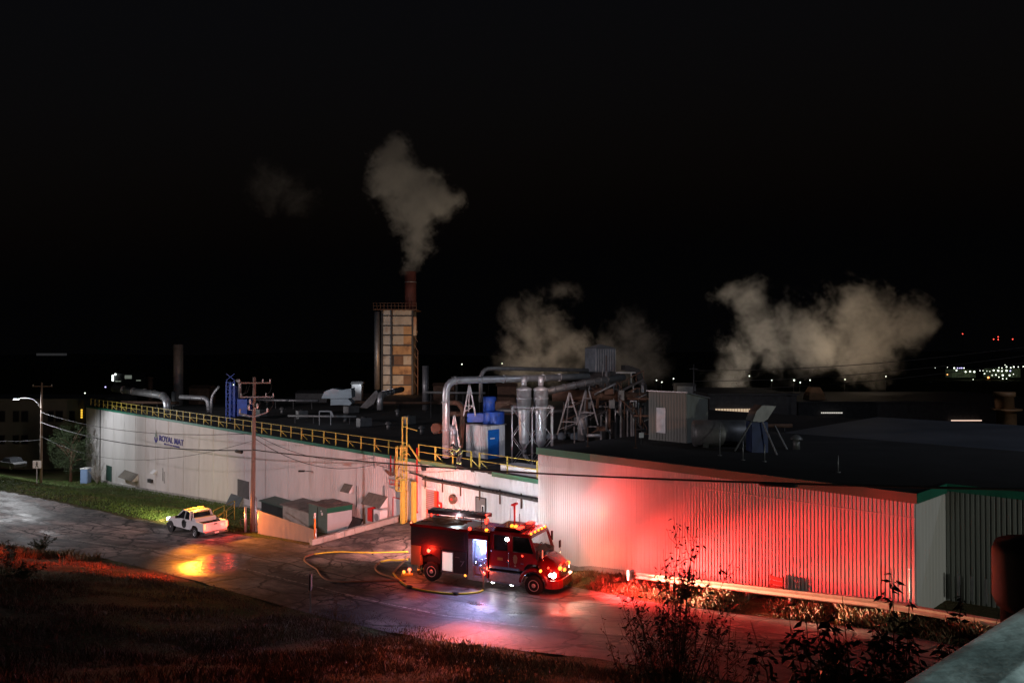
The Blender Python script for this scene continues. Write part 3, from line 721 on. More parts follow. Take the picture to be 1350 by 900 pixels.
# low dark sheds behind
for k, (a, b, c_, d_, h, mt, nm, lab) in enumerate(((s1 + .6, s1 + 5.2, t0 + .4, t0 + 3.0, 1.45, M('pale_bin_steel', (.3, .29, .27), .6, .1, .3, 1), 'lean_to_shed', 'low dark lean-to with a brown roof behind the fence panel'), (s1 + 5.8, s1 + 10.5, t0 + 1.0, t0 + 3.6, 1.3, m_black, 'covered_bin', 'low black covered bin behind the utility pole'))):
    z = zg((a + b) / 2, c_) - .1
    t_ = thing(nm, lab, nm.split('_')[-1], st((a + b) / 2, (c_ + d_) / 2, z))
    mb = MB(); mb.stbox(a, b, c_, d_, z, z + h); part('body', mb, mt, t_, w=True)
    mb = MB(); mb.hexa([st(a - .2, c_ - .2, z + h), st(a - .2, d_ + .2, z + h + .35), st(b + .2, d_ + .2, z + h + .35), st(b + .2, c_ - .2, z + h), st(a - .2, c_ - .2, z + h + .07), st(a - .2, d_ + .2, z + h + .42), st(b + .2, d_ + .2, z + h + .42), st(b + .2, c_ - .2, z + h + .07)])
    part('roof', mb, M('grey_brown_felt', (.17, .15, .14), .8, 0, .5, 1.5, .3, 8) if k == 0 else m_greend, t_, w=True)
# orange marker post on the kerb wall
q = st(48.45, 27.6, zg(47.9, 27.6) + .38)
mk = thing('marker_post', 'orange marker post with a white top on the near end of the concrete wall', 'marker', q)
mb = MB(); mb.tube([q, q + V((0, 0, 1.35))], .06, 8); part('post', mb, m_orange, mk, w=True)
mb = MB(); mb.tube([q + V((0, 0, 1.355)), q + V((0, 0, 1.75))], .065, 8); part('cap', mb, m_white, mk, w=True)
# pedestrian pipe railing by the pickup
rl = thing('pipe_railing', 'yellow pipe guard railing beside the white pickup tail', 'railing', G(300, 690))
a, b = G(281, 690), G(309, 689); b.z = a.z
q1, q2 = G(287, 699), G(309, 693); q2.z = q1.z
for (m, n_) in ((a, b), (q1, q2)):
    for h in (1.05, .5): mb = MB(); mb.tube([m + V((0, 0, h)), n_ + V((0, 0, h))], .035, 6); part('rail', mb, m_yel, rl, w=True)
    for k in (0, .5, 1): mb = MB(); g = m.lerp(n_, k); mb.tube([g - V((0, 0, .3)), g + V((0, 0, 1.05))], .035, 6); part('post', mb, m_yel, rl, w=True)
mb = MB(); a2 = st(57.5, 28.0, 0); b2 = st(62, 28.5, 0)
for h in (.35, .8): mb.tube([onland(a2, h), onland(b2, h)], .03, 6)
for k in (0, .33, .66, 1): g = onland(a2.lerp(b2, k)); mb.tube([g, g + V((0, 0, .85))], .03, 6)
solo('pipe_railing', mb, m_rust, 'dim rusty pipe railing in the dip left of the utility pole', 'railing')
# ------------------------------------------------------------------ plant on and behind the roofs
def duct(name, label, cat, pts, r, mt, n=12, rings=None):
    """pts: (px, py, D)"""
    P = [PD(*p) for p in pts]; Q = [P[0]]
    for a, b, c in zip(P, P[1:], P[2:]):      # round each bend
        k = min((b - a).length, (c - b).length) * .45; k = min(k, 1.0)
        p, q = b + (a - b).normalized() * k, b + (c - b).normalized() * k
        Q += [(p * (1 - u) ** 2 + b * 2 * u * (1 - u) + q * u * u) for u in (0, .2, .4, .6, .8, 1)]
    Q.append(P[-1])
    t_ = thing(name, label, cat, V((P[0].x, P[0].y, min(P[0].z, P[-1].z))))
    mb = MB(); mb.tube(Q, r, n); part('pipe', mb, mt, t_, w=True)
    L = 0; mb = MB(); last = 0
    for a, b in zip(Q, Q[1:]):
        d = (b - a)
        if d.length < 1e-4: continue
        x = 0
        while L + (d.length - x) >= last + (rings or 2.0):
            x = last + (rings or 2.0) - L + x if False else (last + (rings or 2.0) - L)
            c = a + d.normalized() * min(x, d.length); dd = d.normalized() * .05; mb = MB(); mb.tube([c - dd, c + dd], r * 1.12, n); part('flange', mb, mt, t_, w=True); last += (rings or 2.0)
            if x >= d.length: break
        L += d.length
    return t_
def box_at(mb, px0, px1, py0, py1, D, dep, z0=None):
    """building-aligned block whose near corner columns are px0..px1 at depth D"""
    a, b = PD(px0, py1, D), PD(px1, py1, D); z1 = PD((px0 + px1) / 2, py0, D).z; zb = z0 if z0 is not None else PD((px0 + px1) / 2, py1, D).z
    w = b.x - a.x; cx = (a.x + b.x) / 2
    mb.box((cx, D + dep / 2, (z1 + zb) / 2), (w * .74, dep, z1 - zb), Matrix.Rotation(math.atan2(U.y, U.x) - PI / 2 + 0, 3, 'Z')); return mb
def stcorner(px, py, z): p = PZ(px, py, z); return p.dot(U), p.dot(N)

duct('elbow_duct', 'tall galvanised duct rising from the roof edge and bending right toward the tin tower', 'duct', [(588, 603, 57), (588, 501.5, 57), (690, 499, 60), (775, 496, 66)], .27, m_galv)
duct('thin_duct', 'thin dark pipe running highest above the twin cyclones', 'pipe', [(634, 530, 62), (634, 485, 62), (775, 488, 68)], .17, m_hose_grey)
duct('curved_duct', 'dark curved duct arching over to the blue blower', 'duct', [(592, 531, 60), (603, 530, 60), (611, 540, 60), (607, 592, 59)], .2, m_rust)
duct('flanged_pipe', 'short horizontal pipe with round flanges ending left of the blue blower', 'pipe', [(593, 545, 60), (618, 546, 60)], .2, m_rust, rings=.5)
duct('flexible_duct', 'bent galvanised duct standing behind the firefighter on the roof', 'duct', [(590, 562, 58), (598, 566, 58), (598, 600, 57.5)], .26, m_galv, rings=.45)
duct('horn_duct', 'short dull duct mouth left of the tall elbow duct', 'duct', [(574, 565, 60), (584, 563, 61)], .42, m_rust)
duct('exhaust_pipe', 'thin upright grey stack between the brick-red stack tower and the tall elbow duct', 'stack', [(561, 540, 108), (561, 482, 108)], .45, m_galvd, rings=1.2)
duct('low_pipe', 'low dull pipe bend behind the tall elbow duct', 'pipe', [(594, 531, 66), (606, 529, 66), (614, 539, 65)], .14, m_galvd)
# lattice A-frames
def aframe(px, py0, py1, D, sp, label):
    t_ = thing('steel_trestle', label, 'trestle', PD(px, py1, D)); top = PD(px, py0, D)
    z1 = PD(px, py1, D).z
    L = [V((top.x - sp, top.y, z1)), V((top.x + sp, top.y, z1)), V((top.x - sp * .3, top.y + .9, z1))]
    for q in L: mb = MB(); mb.bar(q, top + (q - top) * .03, .11); part('leg', mb, m_galvd, t_, w=True)
    mb = MB()
    for k in (.35, .7):
        A_ = [q.lerp(top, 1 - k) for q in L]; mb.bar(A_[0], A_[1], .07); mb.bar(A_[1], A_[2], .06)
    mb.bar(L[0].lerp(top, .12), L[1].lerp(top, .3), .05); part('brace', mb, m_galvd, t_, w=True)
aframe(619, 505, 548, 59, .45, 'narrow steel A-frame under the tall elbow duct above the white cabin')
aframe(599, 546, 592, 58, .42, 'small steel A-frame right beside the bent duct near the firefighter')
aframe(751, 516, 573, 62, 1.0, 'pale splayed A-frame under the ringed inclined conveyor, nearer the cyclones')
aframe(774, 506, 560, 65, .9, 'pale splayed A-frame under the ringed conveyor, nearer the tin tower')
# inclined ringed conveyor
duct('ringed_conveyor', 'inclined dark tube conveyor with pale rings climbing to the tin tower', 'conveyor', [(716, 517, 61), (770, 505, 63), (822, 497, 67)], .28, m_hose_grey, rings=1.0)
duct('large_pipe', 'broad dark pipe below the ringed conveyor behind the cyclones', 'pipe', [(728, 522, 66), (775, 520, 66), (850, 524, 68)], .45, m_rust, rings=3)
# white cabin with blue door, blue blower on top
s0, t0 = stcorner(642, 605, ZB); zc = ZB
s1 = sx(614, t0)
a = (666 - 675) / F; t1 = s0 * (a * U.y - U.x) / (N.x - a * N.y)   # column 666 on plane s0
cb = thing('rooftop_cabin', 'small white ribbed cabin with a bright blue door on the factory roof', 'cabin', st((s0 + s1) / 2, (t0 + t1) / 2, zc)); H = 2.45
mb = MB(); ribw = []
mb.stbox(s0 + .03, s1, t0 + .03, t1, zc, zc + H); part('wall', mb, m_white, cb, w=True)
mb = MB(); n = int((s1 - s0) / .2)
for i in range(n): q = s0 + .05 + i * .2; mb.stbox(q, q + .07, t0, t0 + .03, zc, zc + H)
n = int((t1 - t0) / .2)
for i in range(n): q = t0 + .05 + i * .2; mb.stbox(s0, s0 + .03, q, q + .07, zc, zc + H)
part('rib', mb, m_white, cb, w=True)
mb = MB(); mb.stbox(s0 - .03, s0 - .003, t0 + .1, t0 + .1 + (t1 - t0) * .6, zc, zc + 2.15); part('door', mb, m_bluedoor, cb, 'bright blue door', w=True)
mb = MB(); q = t0 + .3; mb.stbox(s0 - .04, s0 - .032, q, q + .45, zc + 1.45, zc + 1.55); part('door_plate', mb, m_white, cb, w=True)
mb = MB(); mb.stbox(s0 - .08, s1 + .05, t0 - .08, t1 + .05, zc + H + .003, zc + H + .08); part('roof', mb, m_galvd, cb, w=True)
bl = thing('blue_blower', 'blue painted blower housing with a round drum on top of the white cabin', 'blower', st((s0 + s1) / 2 - .2, (t0 + t1) / 2, zc + H + .08)); c = bl.location
mb = MB(); mb.lathe(c + V((.5, 0, 0)), [(.8, 0), (.82, .05), (.82, .85), (.78, .92)], n=22); part('drum', mb, m_blue, bl, w=True)
mb = MB(); mb.box(c + V((-.75, .1, .45)), (1.5, .9, .7)); part('inlet_box', mb, m_blue, bl, w=True, bev=.04)
mb = MB(); mb.lathe(c + V((.2, 0, .93)), [(.5, 0), (.5, 1.05), (.42, 1.12)], n=18); part('motor_drum', mb, m_blue, bl, w=True)
mb = MB(); mb.rings([[c + V((.6, dy, 1.35 + dz)) for dy, dz in ((-.35, -.35), (.35, -.35), (.35, .35), (-.35, .35))], [c + V((1.7, dy + .1, 1.6 + dz)) for dy, dz in ((-.18, -.18), (.18, -.18), (.18, .18), (-.18, .18))], [c + V((2.4, dy + .2, 1.3 + dz)) for dy, dz in ((-.18, -.18), (.18, -.18), (.18, .18), (-.18, .18))]]); part('outlet', mb, m_rust, bl, w=True)
# twin cyclones and frame
D = 56.0
def cyclone(px, label):
    b = PD(px, 606, D); t_ = thing('cyclone', label, 'cyclone', b); z = lambda y: PD(px, y, D).z - b.z
    mb = MB(); mb.lathe((0, 0, 0), [(.2, z(496)), (.2, z(508.5))], n=16); part('outlet_neck', mb, m_galv, t_)
    mb = MB(); mb.lathe((0, 0, 0), [(.15, z(509)), (.54, z(512)), (.55, z(514)), (.52, z(514.3)), (.52, z(536))][::-1], n=24); part('barrel', mb, m_galv, t_)
    mb = MB(); mb.lathe((0, 0, 0), [(.5, z(536.2)), (.44, z(545)), (.36, z(582)), (.1, z(592))][::-1], n=24); part('cone', mb, m_galv, t_)
    mb = MB(); mb.lathe((0, 0, 0), [(.56, z(524.2)), (.57, z(524.8)), (.56, z(525.5))], n=24); part('hoop', mb, m_galv, t_)
    mb = MB(); mb.tube([V((0, 0, z(592))), V((0, 0, z(598)))], .18, 10); mb.tube([V((0, 0, z(598))), V((.35, -.1, z(608)))], .14, 8); part('discharge', mb, m_galvd, t_)
cyclone(691, 'shiny steel cyclone separator, the one nearer the white cabin')
cyclone(713, 'shiny steel cyclone separator, the one nearer the red lit warehouse')
fr = thing('cyclone_stand', 'braced steel stand carrying the two steel cyclones', 'steel stand', PD(701, 610, D))
zb = ZB; zt = PD(700, 536, D).z; xa, xb = PD(675, 600, D).x, PD(727.5, 600, D).x
for x in (xa, (xa + xb) / 2, xb):
    for y in (D - .9, D + .9):
        mb = MB(); mb.bar((x, y, zb), (x, y, zt), .1 if y < D else .08); part('post', mb, m_galvd, fr, w=True)
for y in (D - .9, D + .9): mb = MB(); mb.bar((xa - .1, y, zt), (xb + .1, y, zt), .08); part('beam', mb, m_galvd, fr, w=True)
for x in (xa, (xa + xb) / 2, xb): mb = MB(); mb.bar((x, D - .9, zt - .01), (x, D + .9, zt - .01), .1); part('beam', mb, m_galvd, fr, w=True)
for y in (D - .9, D + .9):
    for (p, q) in ((xa, (xa + xb) / 2), ((xa + xb) / 2, xb)):
        for (za, zb2) in ((zb, zb + 1.9), (zb + 1.9, zt)):
            mb = MB(); mb.bar((p, y, za), (q, y, zb2), .045); part('brace', mb, m_galvd, fr, w=True)
            mb = MB(); mb.bar((q, y, za), (p, y, zb2), .045); part('brace', mb, m_galvd, fr, w=True)
mb = MB(); mb.stbox(sx(704, TB), sx(652, TB), 35.6, 37.2, ZB, ZB + .45); solo('roof_curb', mb, m_white, 'low pale curb on the roof in front of the cyclone frame', 'roof curb')
# dark process house and tin tower
T0 = PD(793, 500, 74)
ph = thing('process_house', 'black open process building full of pipework behind the cyclones', 'industrial building', V((T0.x + .5, 72, ZB)))
def wbox(mb, x0, x1, y0, y1, z0, z1): return mb.bb(x0, x1, y0, y1, z0, z1)
X = lambda px, D: (px - 675) / F * D
Z = lambda py, D: CAMZ - (py - 465) / F * D
mb = MB(); wbox(mb, X(772, 70), X(856, 70), 70, 78, ZB, Z(528, 70)); part('lower_block', mb, m_black, ph, w=True)
mb = MB(); wbox(mb, X(771, 71), X(818, 71), 71, 77, Z(528, 71), Z(491, 71)); part('tower_base', mb, m_black, ph, w=True)
mb = MB(); f = lambda a, b, w_: V((X(a, 70), w_, Z(b, 70)))
mb.prism([(822, 528), (856, 528), (856, 512), (846, 487), (832, 482), (827, 482), (827, 489), (840, 491), (848, 512), (838, 514)], 71, 74, f); part('elevator_casing', mb, m_black, ph, w=True)
random.seed(11)
for k in range(26):
    px, py = random.uniform(776, 850), random.uniform(498, 572); D_ = 69.6 - random.random() * 2.4
    a = V((X(px, D_), D_, Z(py, D_))); mb = MB(); L = random.uniform(.5, 2.2)
    d = random.choice([V((1, 0, 0)), V((0, 0, 1)), V((0, 0, 1)), V((.8, 0, .35)), V((.7, 0, -.5))])
    mb.tube([a, a + d * L], random.choice([.04, .06, .12]), 7); part('pipe', mb, random.choice([m_rust, m_galvd, m_hose_grey, m_dark]), ph, w=True)
for k in range(5): mb = MB(); q = 774 + k * 19; mb.bar(V((X(q, 69.7), 69.7, ZB)), V((X(q, 69.7), 69.7, Z(526, 69.7))), .16); part('column', mb, m_dark, ph, w=True)
mb = MB(); mb.bar(V((X(812, 69), 69, Z(491, 69))), V((X(838, 69), 69, Z(491, 69))), .12); mb.bar(V((X(832, 69), 69, Z(491, 69))), V((X(832, 69), 69, Z(506, 69))), .14); part('gantry', mb, m_galvd, ph, w=True)
tw = thing('tin_tower', 'grey ribbed tin clad tower top standing above the black process building', 'tower', V((T0.x, 74, Z(492, 74))))
hx = X(812, 73) - X(793, 73); cx, cy = X(793.5, 73), 73 + 1.6; R45 = Matrix.Rotation(math.radians(24), 3, 'Z')
mb = MB(); w2 = 2.1
mb.box((cx, cy, (Z(459, 73) + Z(494, 73)) / 2), (w2, w2, Z(459, 73) - Z(494, 73)), R45)
part('wall', mb, M('tin_cladding', (.12, .135, .16), .45, .4, .4, 1.2), tw, w=True)
mb = MB(); zt = Z(459, 73) + .004; c8 = [V((cx, cy, zt)) + R45 @ V((a * (w2 / 2 + .12), b * (w2 / 2 + .12), 0)) for a, b in ((-1, -1), (1, -1), (1, 1), (-1, 1))]
mb.hexa(c8 + [V((cx, cy, zt + .38)) + (q - V((cx, cy, zt))) * .1 for q in c8]); part('roof', mb, m_galv, tw, w=True)
mb = MB()
for i in range(9):
    k = -1 + i / 4
    for nx, ny in ((k * w2 / 2, -w2 / 2 - .02), (w2 / 2 + .02, k * w2 / 2)):
        p = V((cx, cy, 0)) + R45 @ V((nx, ny, 0)); mb.bar(V((p.x, p.y, Z(494, 73))), V((p.x, p.y, Z(460, 73))), .05)
part('rib', mb, m_galvd, tw, w=True)
duct('upright_vessel', 'dull upright cylinder between the A-frames and the black process building', 'tank', [(768, 580, 66), (768, 541, 66)], .42, m_galvd, rings=1.0)
mb = MB(); q = PZ(735, 578, ZB)
for i in range(9): mb.ball(q + V((i * .35 - 1, random.uniform(-.5, .5), .2)), random.uniform(.3, .5), 8)
solo('tarpaulin_heap', mb, M('bluish_tarpaulin', (.12, .16, .2), .6, 0, .3, 2), 'lumpy blue grey tarpaulin heap at the foot of the pale A-frame', 'tarpaulin')
# grey hut on the warehouse roof
s0, t0 = stcorner(905.5, 584, ZA); s1 = sx(855, t0); a = (933 - 675) / F; t1 = s0 * (a * U.y - U.x) / (N.x - a * N.y)
H = (584 - 518) / F * PZ(905.5, 584, ZA).y
hut = thing('rooftop_hut', 'grey ribbed metal hut with a sloping top on the roof of the red lit warehouse', 'hut', st((s0 + s1) / 2, (t0 + t1) / 2, ZA))
mb = MB(); mb.hexa([st(s0, t0, ZA), st(s0, t1, ZA), st(s1, t1, ZA), st(s1, t0, ZA), st(s0, t0, ZA + H), st(s0, t1, ZA + H * .86), st(s1, t1, ZA + H * .86), st(s1, t0, ZA + H)]); part('wall', mb, m_wallG, hut, w=True)
mb = MB(); n = int((s1 - s0) / .22)
for i in range(n): q = s0 + .06 + i * .22; mb.stbox(q, q + .05, t0 - .025, t0 - .002, ZA, ZA + H - .03)
part('rib', mb, m_wallG, hut, w=True)
mb = MB(); q = lerp(s1, s0, .22); mb.stbox(lerp(s1, s0, .46), q, t0 - .045, t0 - .028, ZA + .5, ZA + 2.1); part('door', mb, m_galvd, hut, 'pale grey door', w=True)
mb = MB(); mb.hexa([st(s0 - .1, t0 - .1, ZA + H + .01), st(s0 - .1, t1 + .1, ZA + H * .86 - .01), st(s1 + .1, t1 + .1, ZA + H * .86 - .01), st(s1 + .1, t0 - .1, ZA + H + .01), st(s0 - .1, t0 - .1, ZA + H + .07), st(s0 - .1, t1 + .1, ZA + H * .86 + .05), st(s1 + .1, t1 + .1, ZA + H * .86 + .05), st(s1 + .1, t0 - .1, ZA + H + .07)]); part('roof', mb, m_galvd, hut, w=True)
# pale twin boxes
for px, lab in ((845.5, 'pale junction box on a short post left of the grey rooftop hut'), (1209, 'small pale box on a post far along the dark roof, the narrower of a pair'), (1218, 'small pale box on a post far along the dark roof, the wider of a pair')):
    py = 576 if px < 900 else 612; D_ = 48 if px < 900 else 44
    q = PD(px, py, D_); mb = MB(); w_ = .16 if px != 1209 else .1
    mb.box(q + V((0, 0, .12)), (w_ * 1.7, .12, .3)); bx = solo('junction_box', mb, m_white, lab, 'box')
    mb = MB(); mb.bar(V((q.x, q.y + .1, ZA)), V((q.x, q.y + .1, q.z + .1)), .04); part('post', mb, m_dark, bx, w=True)
# vent posts on the dark roof
for k, (px, y0, y1) in enumerate(((838, 553, 590), (949, 560, 600), (979.5, 580, 606), (1008, 585, 608), (1105, 600, 622), (775, 563, 588))):
    D_ = (CAMZ - ZA) * F / (y1 - 465); a = PD(px, y1, D_); b = PD(px, y0, D_)
    lab = ['thin rust red rod standing near the front edge of the warehouse roof', 'thin pale rod on the dark roof beside the horizontal tank', 'short thin rod on the dark roof left of the blue hopper', 'short thin rod standing in front of the blue hopper', 'faint thin rod far along the dark roof', 'thin rust red rod at the warehouse roof corner nearest the cyclones'][k]
    mb = MB(); mb.tube([V((a.x, a.y, ZA)), b], .03, 6); mb.lathe((a.x, a.y, ZA), [(.12, 0), (.12, .03)], n=8); solo('roof_rod', mb, m_rust if k in (0, 5) else m_galvd, lab, 'rod')
# horizontal tank
q = PD(950, 571, 47)
tk = thing('horizontal_tank', 'dim horizontal cylindrical tank beside the grey hut', 'tank', V((q.x, q.y, ZA)))
mb = MB(); mb.lathe((q.x - 1.6, q.y, q.z), [(.3, -.12), (.8, 0), (.8, 3.6), (.3, 3.72)], (1, 0, 0), 20); part('shell', mb, m_hose_grey, tk, w=True)
mb = MB(); mb.bb(q.x - 1.2, q.x - .9, q.y - .7, q.y + .7, ZA, q.z - .5); mb.bb(q.x + .9, q.x + 1.2, q.y - .7, q.y + .7, ZA, q.z - .5); part('saddle', mb, m_dark, tk, w=True)
# blue hopper with grey hood and tripod stays
D_ = 44; q = PD(1002, 597, D_); hp = thing('blue_hopper', 'dark blue hopper under a grey slanted hood, braced by thin stays', 'hopper', q)
mb = MB(); mb.bb(X(991, D_), X(1012, D_), D_, D_ + 1.1, Z(597, D_), Z(556, D_)); part('hopper_body', mb, M('dull_blue_paint', (.02, .04, .13), .6, 0, .3, 2), hp, w=True)
mb = MB(); mb.prism([(991, 555), (1005, 556), (1011, 552), (1022, 535), (1004, 534), (996, 542)], D_ - .1, D_ + 1.2, lambda a, b, w_: V((X(a, D_), w_, Z(b, D_)))); part('hood', mb, m_hose_grey, hp, w=True)
for a, b in (((990, 556), (968, 594)), ((1005, 556), (1025, 602)), ((1021, 561), (1037, 592))):
    mb = MB(); mb.bar(V((X(a[0], D_ - .2), D_ - .2, Z(a[1], D_ - .2))), V((X(b[0], D_ - 1), D_ - 1, Z(b[1], D_ - 1))), .07); part('stay', mb, m_hose_grey, hp, w=True)
# yellowish hood and cyclone on the far roofs
D_ = 125; q = V((X(1073, D_), D_, Z(524, D_)))
yh = thing('roof_ventilator', 'faint yellowish ventilator hood on the far roof under the big steam cloud', 'ventilator', q); w_ = X(1083, D_) - X(1073, D_); R_ = Matrix.Rotation(.3, 3, 'Z')
mb = MB(); mb.rings([[q + V((a * w_ * k, b * w_ * k, h)) for a, b in ((-1, -1), (1, -1), (1, 1), (-1, 1))] for k, h in ((1, .05), (1, .5), (.6, 1.7))], smooth=False); part('hood', mb, m_ywood, yh, w=True)
mb = MB(); mb.bb(q.x - 1.3, q.x + 1.3, q.y - 1.3, q.y + 1.3, q.z - 2, q.z + .05); part('curb', mb, m_ywood, yh, w=True)
D_ = 80; q = V((X(1326, D_), D_, Z(570, D_)))
dc = thing('dust_collector', 'dim beige dust collector with a wide cap on the far right roof', 'dust collector', q)
mb = MB(); mb.lathe(q, [(.5, 0), (.9, .5), (.9, 2.2), (1.4, 2.3), (1.4, 2.45)], n=20); part('drum', mb, m_ywood, dc, w=True)
mb = MB(); mb.lathe(q + V((-.2, 0, 2.46)), [(.9, 0), (.85, 1.2), (1.0, 1.25), (1.0, 1.7)], n=18); part('cap', mb, m_ywood, dc, w=True)
# far roofs
def farhall(x0, x1, y0, D_, dep, label, mt, slope=0, lo=None, name='factory_hall'):
    z1 = Z(y0, D_); t_ = thing(name, label, 'building', V((X((x0 + x1) / 2, D_), D_, -4)))
    mb = MB(); wbox(mb, X(x0, D_), X(x1, D_), D_, D_ + dep, -5, z1); part('wall', mb, m_dark, t_, w=True)
    a, b = X(x0, D_) - .3, X(x1, D_) + .3
    mb = MB(); mb.hexa([V((a, D_ - .3, z1)), V((b, D_ - .3, z1)), V((b, D_ + dep, z1 + slope)), V((a, D_ + dep, z1 + slope)), V((a, D_ - .3, z1 + .25)), V((b, D_ - .3, z1 + .25)), V((b, D_ + dep, z1 + slope + .25)), V((a, D_ + dep, z1 + slope + .25))]); part('roof', mb, mt, t_, w=True)
    return t_
h1 = thing('factory_hall', 'wide hall with a faint blue grey roof right behind the red lit warehouse', 'building', st(0, 64, 0))
mb = MB(); mb.stbox(-45, 30, 52.4, 77, -5, 5.9); part('wall', mb, m_dark, h1, w=True)
mb = MB(); mb.hexa([st(-45, 52.2, 5.91), st(-45, 77.2, 6.0), st(30, 77.2, 6.0), st(30, 52.2, 5.91), st(-45, 52.2, 6.1), st(-45, 77.2, 6.35), st(30, 77.2, 6.35), st(30, 52.2, 6.1)]); part('roof', mb, m_roofmetal, h1, w=True)
h2 = farhall(935, 1050, 521, 110, 20, 'dark flat topped hall whose roof line cuts the steam cloud', m_dark)
mb = MB(); wbox(mb, X(933, 92), X(1010, 92), 92, 92.2, Z(550, 92), Z(534, 92)); 
h3 = farhall(1052, 1420, 531, 120, 30, 'very dark long hall at the back, right of the yellowish ventilator', m_dark)
mb = MB()
for i in range(14): mb.bb(X(943 + i * 3.7, 109.5), X(945.8 + i * 3.7, 109.5), 109.5, 109.6, Z(544, 109.5), Z(538.5, 109.5))
part('lit_window_row', mb, e_winw, h2, w=True)
mb = MB(); mb.bb(X(1253, 119.5), X(1293, 119.5), 119.4, 119.5, Z(554.6, 119.5), Z(553.2, 119.5)); part('lit_slot', mb, EM('lit_slot_pink', (1, .7, .55), .9), h3, w=True)
mb = MB()
for i in range(12): mb.bb(X(1082 + i * 2.4, 119.5), X(1083.4 + i * 2.4, 119.5), 119.4, 119.5, Z(544.6, 119.5), Z(543, 119.5))
part('lit_slot', mb, EM('lit_slot_white', (1, .95, .85), .6), h3, w=True)
# stack tower
D_ = 148
bt = thing('boiler_tower', 'rust stained boiler tower wrapped in dark steel bands with a gallery on top', 'tower', V((X(522, D_), D_, ZB)))
m_tow = M('stained_tower_panel', (.42, .36, .28), .6, 0, .3, .25, dirt=((.26, .1, .03), .3, .5, .75), scl=(1, 1, .6))
xa, xb = X(504, D_), X(544, D_); zt = Z(409, D_)
mb = MB(); mb.bb(xa, xb, D_, D_ + 5.5, 2, zt); part('casing', mb, m_tow, bt, w=True)
random.seed(31); ys_ = [409, 416, 429, 441.5, 455, 468, 481.5, 494, 507, 520]; tints = [M('tower_cream', (.42, .38, .31), .6, 0, .3, .5, dirt=((.2, .09, .03), .5, .52, .7)), M('tower_grey', (.42, .42, .4), .6, 0, .3, .5, dirt=((.18, .1, .05), .6, .55, .6)), M('tower_ochre', (.4, .24, .11), .65, 0, .35, .5, dirt=((.12, .05, .02), .6, .52, .7)), M('tower_brown', (.16, .09, .05), .7, 0, .4, .5)]
for i, (ya, yb) in enumerate(zip(ys_, ys_[1:])):
    for j, (pa, pb_) in enumerate(((504.5, 516.5), (516.5, 532), (532, 543.5))):
        k = 1 if j == 0 else random.choice([0, 0, 1, 2] if i < 4 else [0, 2, 2, 2, 3]); mb = MB(); mb.bb(X(pa, D_), X(pb_, D_), D_ - .06 - .05 * random.random(), D_ - .003, Z(yb, D_), Z(ya, D_)); part('cladding_panel', mb, tints[k], bt, w=True)
for k, py in enumerate((416, 429, 441.5, 455, 468, 481.5, 494, 507)): mb = MB(); mb.bb(xa - .15, xb + .15, D_ - .15, D_ - .003, Z(py + 1, D_), Z(py - .6, D_)); part('band', mb, m_dark, bt, w=True)
for px in (504, 516.5, 544): mb = MB(); mb.bar(V((X(px, D_), D_ - .2, 2)), V((X(px, D_), D_ - .2, zt)), .34); part('column', mb, m_dark, bt, w=True)
mb = MB(); mb.bb(X(516.8, D_), X(519.5, D_), D_ - .1, D_ - .05, Z(481, D_), Z(469, D_)); part('opening', mb, m_black, bt, w=True)
mb = MB(); mb.bb(X(545.2, D_), X(549, D_), D_ - .3, D_ + 1, Z(442, D_), Z(418, D_)); part('stair_panel', mb, m_tow, bt, w=True)
mb = MB(); mb.bb(X(493, D_), X(550.5, D_), D_ - 1.2, D_ + 6, zt + .003, zt + .18); part('gallery_floor', mb, m_rust, bt, w=True)
mb = MB()
for k in range(13): q = 493.5 + k * 4.7; mb.bar(V((X(q, D_), D_ - 1.1, zt + .18)), V((X(q, D_), D_ - 1.1, zt + 1.35)), .09)
for h in (.75, 1.3): mb.bar(V((X(493, D_), D_ - 1.1, zt + h)), V((X(550, D_), D_ - 1.1, zt + h)), .08)
part('gallery_railing', mb, m_rust, bt, w=True)
mb = MB()
for k in range(7): z = Z(430 + k * 12, D_); mb.bar(V((X(546, D_), D_ - .2, z)), V((X(551, D_), D_ - .2, z - 1.2)), .12)
mb.bar(V((X(551, D_), D_ - .2, 3)), V((X(551, D_), D_ - .2, Z(462, D_))), .15); part('stair', mb, m_rust, bt, w=True)
mb = MB(); q = X(497.5, D_); mb.tube([V((q, D_ - .4, Z(513, D_))), V((q, D_ - .4, Z(411, D_)))], .55, 16); part('side_flue', mb, m_galvd, bt, w=True)
mb = MB(); q = X(541, D_ + 3); mb.tube([V((q, D_ + 3, zt)), V((q, D_ + 3, Z(358, D_ + 3)))], 1.12, 22); stk = part('chimney', mb, M('dark_brick_red_stack', (.16, .05, .04), .7, .1, .3, .6), bt, w=True)
mb = MB(); mb.tube([V((q, D_ + 3, Z(372.5, D_ + 3))), V((q, D_ + 3, Z(371.5, D_ + 3)))], 1.17, 22); part('hoop', mb, m_galv, stk, w=True)
duct('elbow_pipe', 'bright curved pipe elbow at the foot of the boiler tower', 'pipe', [(501, 540, 104), (501, 520, 104), (530, 513, 112)], .4, m_galv, rings=1.5)
mb = MB(); D_ = 106; f = lambda a, b, w_: V((X(a, D_), w_, Z(b, D_)))
mb.prism([(474, 537), (496, 514), (499, 518), (493, 532), (484, 538)], D_, D_ + 2, f); solo('slanted_chute', mb, m_hose_grey, 'dark slanted chute below the boiler tower flue', 'chute')
